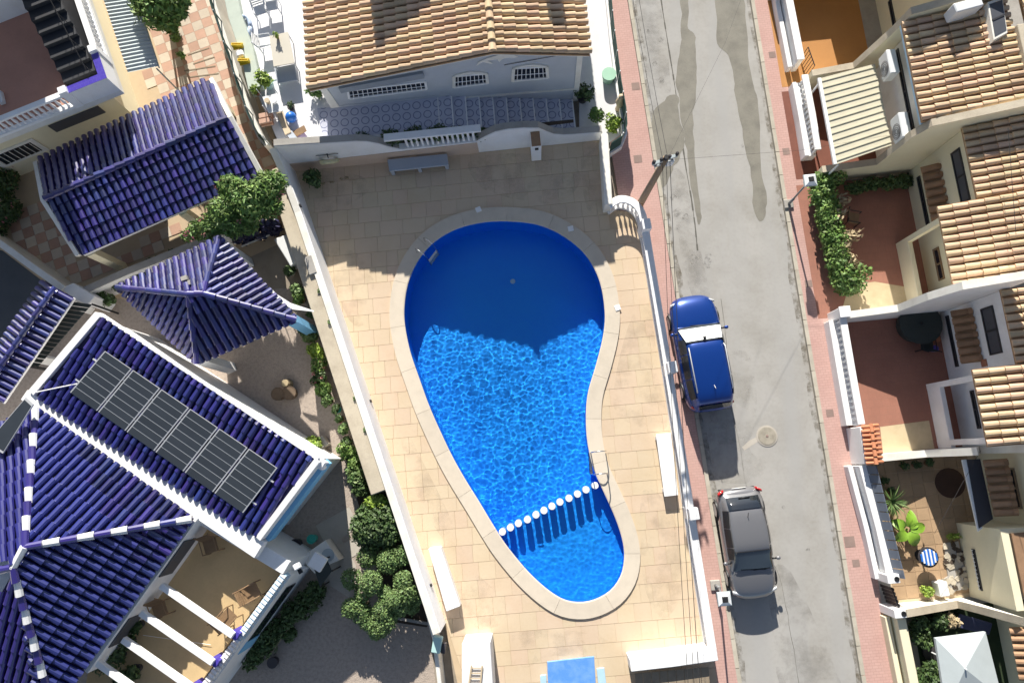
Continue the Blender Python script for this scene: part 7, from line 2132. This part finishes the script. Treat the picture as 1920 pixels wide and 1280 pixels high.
# ------------------------------------------------------------------ street lamps, utility pole, cables
def street_lamp(label, base, head, zt):
    b = P(*base, .12); hd = P(*head, zt)
    t = thing('street_lamp', label, 'street lamp', b, 'street lamps')
    MB().box(b - UP * .02, .36, .36, .10, rad(5.4)).build('base_plinth', M['greycement'], t, bevel=.02)
    MB().tube([b + UP * .07, b + UP * .6], .055, 10).tube([b + UP * .6, Vector((hd.x, hd.y, zt - .35))], .04, 10, .032).build('pole', M['lampgrey'], t, smooth=True)
    R_ = rad(5.4)
    a = math.radians(5.4)
    ln_ = MB()
    def sq(z, s): return [hd + Matrix.Rotation(a, 3, 'Z') @ Vector((x * s, y * s, z)) for x, y in ((-1, -1), (1, -1), (1, 1), (-1, 1))]
    MB().hexa(sq(-.36, .11), sq(-.02, .19)).build('lantern_glass', M['lampglass'], t)
    MB().hexa(sq(-.018, .235), sq(.02, .225)).build('lantern_rim', M['galv'], t)
    MB().hexa(sq(.022, .21), sq(.12, .10)).build('lantern_roof', M['lampglass'], t)
    MB().hexa(sq(.122, .10), sq(.17, .07)).build('lantern_cap', M['black'], t)
    MB().box(hd - UP * .40, .18, .18, .05, a).build('lantern_collar', M['lampgrey'], t)
street_lamp('street lamp on the right pavement beside the hedge', (1478, 383), (1519, 338), 2.4)
street_lamp('street lamp on the left pavement beside the grey car', (1341, 1096), (1358, 1122), 2.3)
t = thing('utility_pole', 'leaning timber utility pole with crossarms beside the curved balustrade', 'utility pole', P(1199, 384, .12))
pb, ptp = P(1199, 384, .12), P(1248, 297, 6.6)
MB().tube([pb - UP * .1, ptp], .15, 10, .10).build('pole', M['concrete'], t, smooth=True)
ax = (P(1278, 285, 6.4) - P(1228, 303, 6.4)).normalized()
for z, l in ((6.45, .42), (6.1, .30)):
    c = lerp(pb, ptp, (z - .12) / 6.48)
    MB().beam(c - ax * l + UP * .05, c + ax * l + UP * .05, .09, .09).build('crossarm', M['galv'], t)
    for k in (-1, -.35, .35, 1):
        MB().lathe(c + ax * l * k * .92 + UP * .05, [(.03, 0), (.06, .05), (.045, .09), (.06, .13), (.03, .17)], 8).build('insulator', M['darkpot'], t)
c = lerp(pb, ptp, .9)
MB().box(c + ax * .22 - UP * .1, .26, .24, .36, rad(10)).build('junction_box', M['greywhite'], t, bevel=.03)
MB().tube([ptp - UP * .02, ptp + UP * .12], .07, 8).build('pole_cap', M['black'], t)
def cable(label, pts, r=.008, sag=.0):
    p3 = [P(*p) for p in pts]
    out = []
    for a, b in zip(p3, p3[1:]):
        for k in range(12):
            f = k / 12
            out.append(lerp(a, b, f) - UP * (sag * 4 * f * (1 - f)))
    out.append(p3[-1])
    tag(MB().tube(out, r, 5).build('overhead_cable', M['cable']), label, 'cable', 'overhead cables')
top = (1248, 297, 6.5)
cable('overhead cable from the pole towards the top edge, left of the pair', [(1242, 296, 6.45), (1180, -40, 6.3)], sag=.1)
cable('overhead cable from the pole towards the top edge, right of the pair', [(1252, 296, 6.45), (1192, -40, 6.3)], sag=.1)
cable('overhead cable running down the left pavement, leftmost', [(1242, 298, 6.4), (1300, 1420, 6.0)], sag=.5)
cable('overhead cable running down the left pavement, middle', [(1249, 298, 6.4), (1312, 1420, 6.0)], sag=.45)
cable('overhead cable running down the left pavement, rightmost', [(1256, 298, 6.4), (1322, 1420, 6.0)], .010, sag=.4)
cable('thin cable from the pole across the street to the cream awning house', [(1252, 300, 6.3), (1500, 282, 3.2), (1690, 250, 3.5)], .004)
cable('thin cable from the pole crossing the street towards the top right', [(1252, 298, 6.4), (1360, 80, 6.0), (1400, -30, 5.8)], .0035)
cable('thin pale cable hanging over the tan roof of the hedge garden house', [(1890, 240, 5.6), (1905, 440, 5.4)], .008)
cable('thin cable crossing the plant patio', [(1838, 845, 2.4), (1752, 1000, 2.0)], .006)
